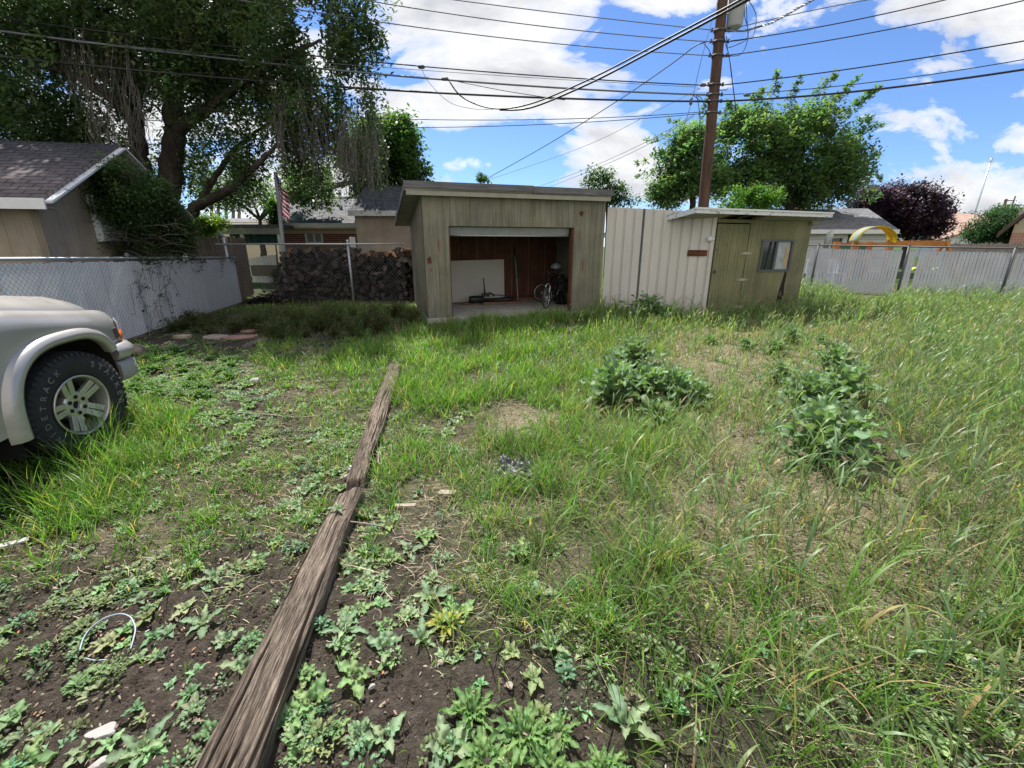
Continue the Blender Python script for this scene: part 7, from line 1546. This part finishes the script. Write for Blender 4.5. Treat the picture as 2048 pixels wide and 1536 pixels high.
def straw():
    x, y, u, v, d = scatter(900000, -7, 15, .5, 12.5); f = field(x, y); k = rng.random(len(x)) < np.clip(f[:, 3] - .06, 0, 1) * .85 * np.minimum(1, (3 / np.maximum(d, 1)) ** .6) * (.15 + 1.5 * vnoise(x, y, .25, 61) ** 1.5); k &= ~((y > 11.6) & (x < -2.4)); x, y, d, f = x[k], y[k], d[k], f[k]; N = len(x)
    wv = np.maximum(1, d / 3) ** .7; az = np.where(rng.random(N) < .5, U(-.9, .4, N), U(0, 6.28, N))
    c = jcol((.46, .38, .26), N, .45, .08); dk = rng.random(N) < .25; c[dk] = jcol((.10, .075, .05), int(dk.sum()), .4)
    V, F, cc, _ = strips(np.stack([x, y, hz(x, y) + U(.002, .022, N)], 1), az, U(1.15, 1.6, N), U(1.4, 1.95, N), .085 * rng.lognormal(-.6, .6, N), .0018 * wv * U(.5, 1.6, N), 3, np.array([.8, 1, 1, .5]), col=c, dark=1, abend=rng.normal(0, .7, N))
    n2 = 0; tag(np_mesh('dry_straw', V, F, M['litter'], None, cc, origin=(0, 0, 0)), 'flattened dry straw lying between the green blades', 'straw', kind='stuff')
    # chips, bark bits, dead leaves
    x, y, u, v, d = scatter(90000, -6, 6, .5, 8.5); f = field(x, y); k = rng.random(len(x)) < (.12 + .5 * f[:, 4] + .2 * f[:, 3]) * (1 - f[:, 0] * .7) * np.minimum(1, (2.6 / np.maximum(d, 1)) ** .7) * 1.4; x, y = x[k], y[k]; N = len(x)
    c = jcol((.26, .195, .145), N, .5, .15); q = rng.random(N); c[q < .025] = jcol((.44, .40, .36), int((q < .025).sum()), .2); c[(q > .12) & (q < .145)] = jcol((.40, .18, .08), int(((q > .12) & (q < .145)).sum()), .3); c[q > .7] = jcol((.07, .05, .04), int((q > .7).sum()), .4)
    V, F, cc, _ = strips(np.stack([x, y, hz(x, y) + U(.004, .012, N)], 1), U(0, 6.28, N), U(1.2, 1.7, N), U(1.4, 2.0, N), U(.005, .022, N), U(.002, .011, N), 2, np.array([.6, 1, .4]), col=c, dark=1)
    tag(np_mesh('leaf_litter', V, F, M['litter'], None, cc, origin=(0, 0, 0)), 'scattered wood chips and dead leaf bits on the soil', 'litter', kind='stuff')
    # soil crumbs and grit
    x, y, u, v, d = scatter(150000, -4.5, 4, .5, 5); f = field(x, y); k = rng.random(len(x)) < (1 - f[:, 0]) * (1 - f[:, 3] * .7) * .55 * np.minimum(1, 2.2 / np.maximum(d, 1)); x, y = x[k], y[k]; N = len(x); s = .0035 * rng.lognormal(0, .6, N)
    o = np.array([(1, 0, 0), (-.5, .87, 0), (-.5, -.87, 0), (.1, .1, .9), (0, 0, -.8)]); a = U(0, 6.28, N); ca, sa = np.cos(a), np.sin(a)
    P = np.stack([x, y, hz(x, y) + .003], 1)[:, None] + s[:, None, None] * np.stack([o[None, :, 0] * ca[:, None] - o[None, :, 1] * sa[:, None], o[None, :, 0] * sa[:, None] + o[None, :, 1] * ca[:, None], np.repeat(o[None, :, 2], N, 0)], 2)
    b0 = np.arange(N) * 5; F = np.concatenate([np.stack([b0 + i, b0 + j, b0 + 3], 1) for i, j in ((0, 1), (1, 2), (2, 0))] + [np.stack([b0 + j, b0 + i, b0 + 4], 1) for i, j in ((0, 1), (1, 2), (2, 0))])
    c = jcol((.085, .068, .055), N, .6); g = rng.random(N) < .025; c[g] = jcol((.30, .27, .24), int(g.sum()), .3); tag(np_mesh('soil_crumbs', P.reshape(-1, 3), F, M['litter'], None, np.repeat(c, 5, 0), origin=(0, 0, 0)), 'loose dark soil crumbs and grit', 'soil', kind='stuff')
straw()
def small_weeds():
    x, y, u, v, d = scatter(26000, -6.5, 6.5, .5, 8); f = field(x, y); k = rng.random(len(x)) < np.clip(f[:, 4] - .1, 0, 1) * .7 * np.clip(2.2 * (vnoise(x, y, .3, 71) - .35), 0, 1) * np.minimum(1, (2.4 / np.maximum(d, 1)) ** .5); x, y, d = x[k], y[k], d[k]; M_ = len(x); per = 34; ci = np.repeat(np.arange(M_), per); N = M_ * per
    r = U(.02, .07, M_)[ci] * np.sqrt(rng.random(N)); a = U(0, 6.28, N); bx, by = x[ci] + r * np.cos(a), y[ci] + r * np.sin(a); bz = hz(bx, by) + U(0, .035, N) * (1 - r / .09)
    ok = clear_of(bx, by); c = jcol((.12, .19, .075), M_, .35, .25)[ci] * (1 + U(-.25, .25, N))[:, None]; grey = (rng.random(M_) < .35)[ci]; c[grey] *= np.array([1.1, 1.0, 1.3])
    s = U(.009, .022, M_)[ci] * U(.7, 1.3, N) * np.maximum(1, d / 2.6)[ci] ** .4
    V, F, cc, _ = strips(np.stack([bx, by, bz], 1)[ok], (a + U(-.9, .9, N))[ok], U(.4, 1.2, N)[ok], U(1.1, 1.9, N)[ok], s[ok], s[ok] * .62, 3, np.array([.3, 1, .85, .1]), mid=True, fold=.12, col=c[ok], dark=.85)
    print('small weeds', M_, len(V)); tag(np_mesh('ground_cover', V, F, M['thistle'], None, cc, origin=(0, 0, 0)), 'low mats of small round-leaved weeds on the soil', 'weeds', kind='stuff')
small_weeds()
def leafy_mats():
    x, y, u, v, d = scatter(30000, -6.5, 6.5, .5, 9); f = field(x, y); k = rng.random(len(x)) < np.clip(f[:, 4] - .03, 0, 1) * .85 * np.clip(2.4 * (vnoise(x, y, .38, 171) - .3), 0, 1) * np.minimum(1, (2.6 / np.maximum(d, 1)) ** .5); x, y, d = x[k], y[k], d[k]; M_ = len(x); per = 8; ci = np.repeat(np.arange(M_), per); N = M_ * per
    a = (np.tile(np.arange(per), M_) * 2.4 + U(-.4, .4, N)); age = np.tile(np.linspace(0, 1, per), M_); s = U(.025, .06, M_)[ci] * (.55 + .6 * age) * np.maximum(1, d / 3)[ci] ** .3
    c = jcol((.17, .25, .105), M_, .3, .2)[ci] * (1 + U(-.2, .2, N))[:, None]; g = (rng.random(M_) < .4)[ci]; c[g] *= np.array([1.08, 1.0, 1.25]); b_ = np.stack([x[ci], y[ci], hz(x[ci], y[ci])], 1)
    V, F, cc, _ = strips(b_, a, .4 + .8 * age + U(-.15, .15, N), 1.2 + .6 * age + U(-.2, .2, N), s, s * .55, 9, np.clip(np.sin(np.clip(np.linspace(0, 1, 10) * .92 + .06, 0, 1) ** .8 * math.pi), .06, 1), mid=True, lobes=4, lob=.28, fold=.16, wavy=.12, col=c, dark=.8)
    print('leafy mats', M_); tag(np_mesh('weed_carpet', V, F, M['thistle'], None, cc, origin=(0, 0, 0)), 'carpet of tiny toothed-leaf weed rosettes over the dirt', 'weeds', kind='stuff')
leafy_mats()
def short_turf():
    x, y, u, v, d = scatter(420000, -6.5, 9, .5, 9); f = field(x, y); k = rng.random(len(x)) < np.clip(f[:, 0] * .8 + f[:, 3] * .18 - .07, 0, .8) * .55 * np.minimum(1, (2.6 / np.maximum(d, 1)) ** .8) * np.clip(1.9 * (vnoise(x, y, .11, 181) * .6 + vnoise(x, y, .33, 182) * .4 - .25), 0, 1); x, y, d, f = x[k], y[k], d[k], f[k]; N = len(x)
    c = jcol((.125, .20, .055), N, .35, .2); q = rng.random(N) < .3; c[q] = jcol((.36, .30, .19), int(q.sum()), .4, .08)
    V, F, cc, _ = strips(np.stack([x, y, hz(x, y) - .004], 1), U(0, 6.28, N), U(.1, 1.2, N), U(.9, 2.2, N), U(.03, .10, N), .0042 * np.maximum(1, d / 2.8) ** .7 * U(.5, 1.3, N), 3, col=c, dark=.65, twist=U(-.6, .6, N))
    print('turf', N); tag(np_mesh('short_grass', V, F, M['grass'], None, cc, origin=(0, 0, 0)), 'short sprawling grass and dead blades close to the soil', 'grass', kind='stuff')
short_turf()
# ---- rosette weeds: each plant one object
def rosette(n, L, W, lobes, col, th0=(.2, 1.1), th1=(1.2, 2.0), lob=.4, fold=.22, wavy=.12, K=14, stem=0.0):
    a = np.arange(n) * 2.4 + U(-.3, .3, n); age = np.linspace(0, 1, n); base = np.stack([.01 * np.cos(a), .01 * np.sin(a), stem * (1 - age)], 1)
    l = L * (.5 + .6 * age) * U(.85, 1.15, n); t0 = th0[0] + (th0[1] - th0[0]) * age + U(-.1, .1, n); t1 = th1[0] + (th1[1] - th1[0]) * age + U(-.15, .15, n); tt = np.linspace(0, 1, K + 1)
    pr = np.clip(np.sin(np.clip(tt * .92 + .06, 0, 1) ** .75 * math.pi), .05, 1)
    c = jcol(col, n, .18, .1); c *= (1.15 - .25 * age)[:, None]
    V, F, cc, _ = strips(base, a, t0, t1, l, W * (.55 + .5 * age), K, pr, mid=True, lobes=lobes, lob=lob, fold=fold, wavy=wavy, col=c, dark=.8); return V, F, cc
def proto(name, data, mat): 
    V, F, c = data; return np_mesh(name, V, F, M[mat], None, c, origin=(0, 0, 0), smooth=True)
def place(pool, used, x, y, s, label, cat, group, tilt=.12, dz=0):
    o = random.choice(pool)
    if o.name in used: o = o.copy(); COL.objects.link(o)
    else: used.add(o.name)
    o.location = (x, y, float(hz(np.array([x]), np.array([y]))[0]) + dz); o.rotation_euler = (random.uniform(-tilt, tilt), random.uniform(-tilt, tilt), random.uniform(0, 6.28)); o.scale = (s, s, s * random.uniform(.85, 1.15)); tag(o, label, cat, group); return o
used = set()
seed_p = [proto('thistle_seedling', rosette(random.randint(7, 11), .07, .040, 7, (.19, .265, .145) if k % 2 else (.17, .265, .10), lob=.24, th0=(.3, 1.2), th1=(1.1, 1.8), wavy=.16, fold=.16, K=16), 'thistle') for k in range(10)]
x, y, u, v, d = scatter(3200, -5.5, 3.2, .6, 5.2); f = field(x, y); k = rng.random(len(x)) < np.clip(f[:, 4] - .05, 0, 1) * .75 * (1 - f[:, 0] * .5) * np.where(u < 800, 1.0, .5) * (vnoise(x, y, .4, 81) > .3); x, y, u, v, d = x[k], y[k], u[k], v[k], d[k]
o = np.argsort(d)[:290]
def where(u, v):
    if u < 700 and v > 1000:
        if u < 330: return 'on the bare dark soil left of the near timber' if v > 1230 else 'on strawy soil below the truck wheel grass'
        return 'on soil close along the left edge of the near timber'
    if u < 760 and v <= 1000: return 'among short grass between the truck and the far timber' if v > 760 else 'in the leafy patch beyond the truck bumper'
    if u < 1000: return 'on soil along the right edge of the near timber' if v > 1000 else 'in the thin patch right of the far timber'
    return 'on dark soil at the bottom centre right of the leafy clump' if v > 1200 else 'in thin grass at the middle of the lot'
for i in o:
    wv = where(u[i], v[i]); place(seed_p, used, x[i], y[i], random.uniform(.45, 1.05) * (1 + .12 * d[i]), 'small grey-green thistle seedling ' + wv, 'seedling', 'thistle seedlings ' + wv)
seed_big = [proto('thistle_seedling', rosette(7, .15, .062, 6, (.18, .26, .14), lob=.42), 'thistle') for _ in range(3)]; us2 = set()
for (uu, vv, s, lab) in ((862, 1205, 1.0, 'grey-green thistle rosette in thin grass above the yellowish weed'), (1100, 1310, .75, 'upright grey thistle seedling in the soil right of the grass tufts bottom centre'), (845, 1290, .7, 'grey thistle seedling just left of the yellowish weed'), (690, 1270, .9, 'thistle rosette against the right side of the near timber'), (1250, 1460, 1.1, 'large grey thistle rosette near the bottom edge right of the lettuce clump'), (285, 1505, .9, 'long-leaved thistle at the bottom edge left of the near timber'), (430, 1160, .8, 'thistle rosette left of the near timber beside its midpoint'), (410, 1250, .9, 'tall-leaved thistle cluster right of the blue tubing loop')):
    p = G(uu, vv); place(seed_big, us2, p[0], p[1], s * .8, lab, 'thistle', None)
p = np.array([-.975, 2.14]); place(seed_big, us2, p[0], p[1], .42, 'grey-green thistle seedling growing on top of the near timber', 'thistle', None, dz=.10)
p = G(700, 915); place(seed_big, us2, -1.03, 2.75, .36, 'small thistle seedling rooted at the joint of the two timbers', 'thistle', None, dz=.04)
# big scotch thistles
def big_thistle(n, L, W, stem=.1):
    parts = [rosette(n, L, W, 8, (.14, .215, .105), th0=(.12, .95), th1=(.75, 2.05), lob=.5, fold=.2, wavy=.2, K=24, stem=stem)]
    return merge(parts)
bp1 = [proto('thistle_plant', big_thistle(26 + 2 * k, .34, .13, .20), 'thistle') for k in range(4)]; us3 = set()
for (uu, vv, s, lab) in ((1225, 812, 1.0, 'big silvery thistle at the left front of the central thistle clump'), (1290, 800, 1.1, 'big thistle in the middle of the central thistle clump'), (1350, 808, .9, 'big thistle at the right end of the central thistle clump'), (1265, 735, 1.15, 'big thistle at the back of the central thistle clump nearest the sheds'), (1395, 800, .55, 'smaller thistle off the right tip of the central clump'), (1310, 845, .6, 'low dark thistle in front of the central clump'),
    (1625, 925, 1.0, 'largest silvery thistle at the front of the right-hand clump'), (1690, 905, .9, 'big thistle at the right front of the right-hand clump'), (1610, 835, 1.0, 'big thistle at the middle left of the right-hand clump'), (1680, 815, 1.05, 'big thistle at the middle of the right-hand clump'), (1660, 755, .95, 'big thistle at the back of the right-hand clump'), (1555, 765, .65, 'mid-size thistle alone left of the right-hand clump back'), (1545, 710, .6, 'mid-size thistle in dry grass nearest the left of the dry patch'), (1580, 690, .65, 'mid-size thistle in dry grass before the olive shed window'), (1490, 702, .5, 'small dark thistle in dry grass before the shed door'),
    (1855, 700, .8, 'dark thistle standing alone in dry grass below the right fence'), (1920, 720, .6, 'thistle in tall grass right of the lone dark thistle'), (1860, 640, .4, 'thistle at the foot of the right slatted fence'), (1292, 641, 1.5, 'tall dark thistle against the white metal panels'), (1335, 640, .7, 'lower thistle just right of the one against the metal panels'), (1640, 690, .4, 'small thistle in dry grass behind the right-hand clump'), (1990, 610, .5, 'dark thistle at the fence foot near the right border'), (1420, 690, .4, 'small thistle in dry grass before the metal panels')):
    p = G(uu, vv); o = place(bp1, us3, p[0], p[1], s * 1.25, lab, 'thistle', None, .08)
# bright lettuce-like weeds at the bottom
lp_ = [proto('leafy_weed', rosette(24, .15, .048, 6, (.115, .205, .06), th0=(.4, 1.15), th1=(1.1, 2.1), lob=.42, fold=.2, wavy=.22, K=20), 'thistle') for _ in range(2)]; us4 = set()
for uu, vv, s, lab in ((945, 1440, 1.0, 'bright green leafy weed at the left of the bottom centre clump'), (1050, 1490, 1.1, 'bright green leafy weed in the middle of the bottom centre clump'), (1115, 1480, .8, 'bright green leafy weed at the right of the bottom centre clump'), (970, 1540, 1.0, 'bright green leafy weed cut by the bottom edge in the centre clump'), (1090, 1555, 1.0, 'bright leafy weed at the bottom edge right of the centre clump'), (1210, 1545, .8, 'broad-leaved weed at the bottom edge right of the leafy clump'), (340, 800, .9, 'leafy green weed right of the truck tyre')):
    p = G(uu, vv); place(lp_, us4, p[0], p[1], s * .72, lab, 'weed', None, .1)
yp = proto('yellow_weed', rosette(18, .085, .03, 3, (.26, .28, .05), th0=(.5, 1.2), th1=(1.2, 1.9), lob=.25, K=10), 'thistle'); p = G(893, 1262); yp.location = (p[0], p[1], float(hz(p[0:1], p[1:2])[0])); tag(yp, 'yellowing small-leaved weed in thin grass bottom centre', 'weed')
# leafy carpet weeds beyond the bumper
cw = [proto('mallow_weed', rosette(14, .13, .075, 3, (.10, .175, .06), th0=(.3, 1.0), th1=(.9, 1.7), lob=.22, wavy=.1, K=12, stem=.05), 'thistle') for _ in range(4)]; us5 = set(); P = []
for k in range(46):
    uu, vv = random.uniform(262, 470), random.uniform(700, 800)
    if vv > 760 and uu > 420: continue
    p = G(uu, vv); wv = 'nearest the truck bumper' if uu < 330 else 'in the middle of the patch beyond the truck'
    place(cw, us5, p[0], p[1], random.uniform(.6, 1.2), 'soft green low leafy weed ' + wv, 'weed', 'low leafy weeds ' + wv)
# brownish seeding weeds in the dark bed
def bushy(n, h, r, col, seedc):
    a = U(0, 6.28, n); th = U(.05, .75, n); L = h * U(.6, 1.1, n); base = np.stack([U(-r, r, n) * .3, U(-r, r, n) * .3, np.zeros(n)], 1); parts = []
    V, F, c, C = strips(base, a, th, th + U(-.1, .4, n), L, np.full(n, .006), 5, np.ones(6), col=jcol((.09, .075, .04), n)); parts.append((V, F, c))
    for lv in (2, 3, 4, 5):
        for _ in range(5):
            q = C[:, lv] + rng.normal(0, .025, (n, 3)); cl = jcol(col if rng.random() < .6 else seedc, n, .35, .2); s = U(.025, .055, n); V, F, c, _ = strips(q, U(0, 6.28, n), U(.3, 1.6, n), U(1, 2.2, n), s, s * .5, 2, np.array([.4, 1, .1]), col=cl); parts.append((V, F, c))
    return merge(parts)
wp = [proto('seeding_weed', bushy(26, .33, .24, (.10, .155, .055), (.15, .125, .06)), 'leaf') for _ in range(5)]; us6 = set()
def bed(u): return 'at the foot of the white slatted fence' if u < 480 else ('in the dark bed before the firewood' if u < 700 else 'in the bed beside the open shed corner')
for k in range(85):
    uu = random.uniform(300, 830); vv = random.uniform(632, 682) if uu > 500 else random.uniform(645, 668)
    if uu < 500 and random.random() < .35: continue
    if uu > 790 and vv > 660: continue
    p = G(uu, vv)
    if p[0] < FENCE_X(p[1]) + .12: p[0] = FENCE_X(p[1]) + random.uniform(.15, .35)
    s = random.uniform(.55, 1.15) * (1 if uu > 500 else .8); place(wp, us6, p[0], p[1], s, 'brownish seeding weed with tiny leaves ' + bed(uu), 'weed', 'seeding weeds ' + bed(uu), .15)
for k in range(3):
    yy = (5.3, 5.65, 6.3)[k]; place(wp, us6, FENCE_X(yy) + .2, yy, (1.0, 1.2, .8)[k], 'thin sprig of weed behind the truck hood against the white fence', 'weed', 'weed sprigs behind the truck hood', .1)
for o in [o for o in bpy.data.objects if o.parent is None and o.type == 'MESH' and 'label' not in o and o.get('kind') is None]: bpy.data.objects.remove(o)
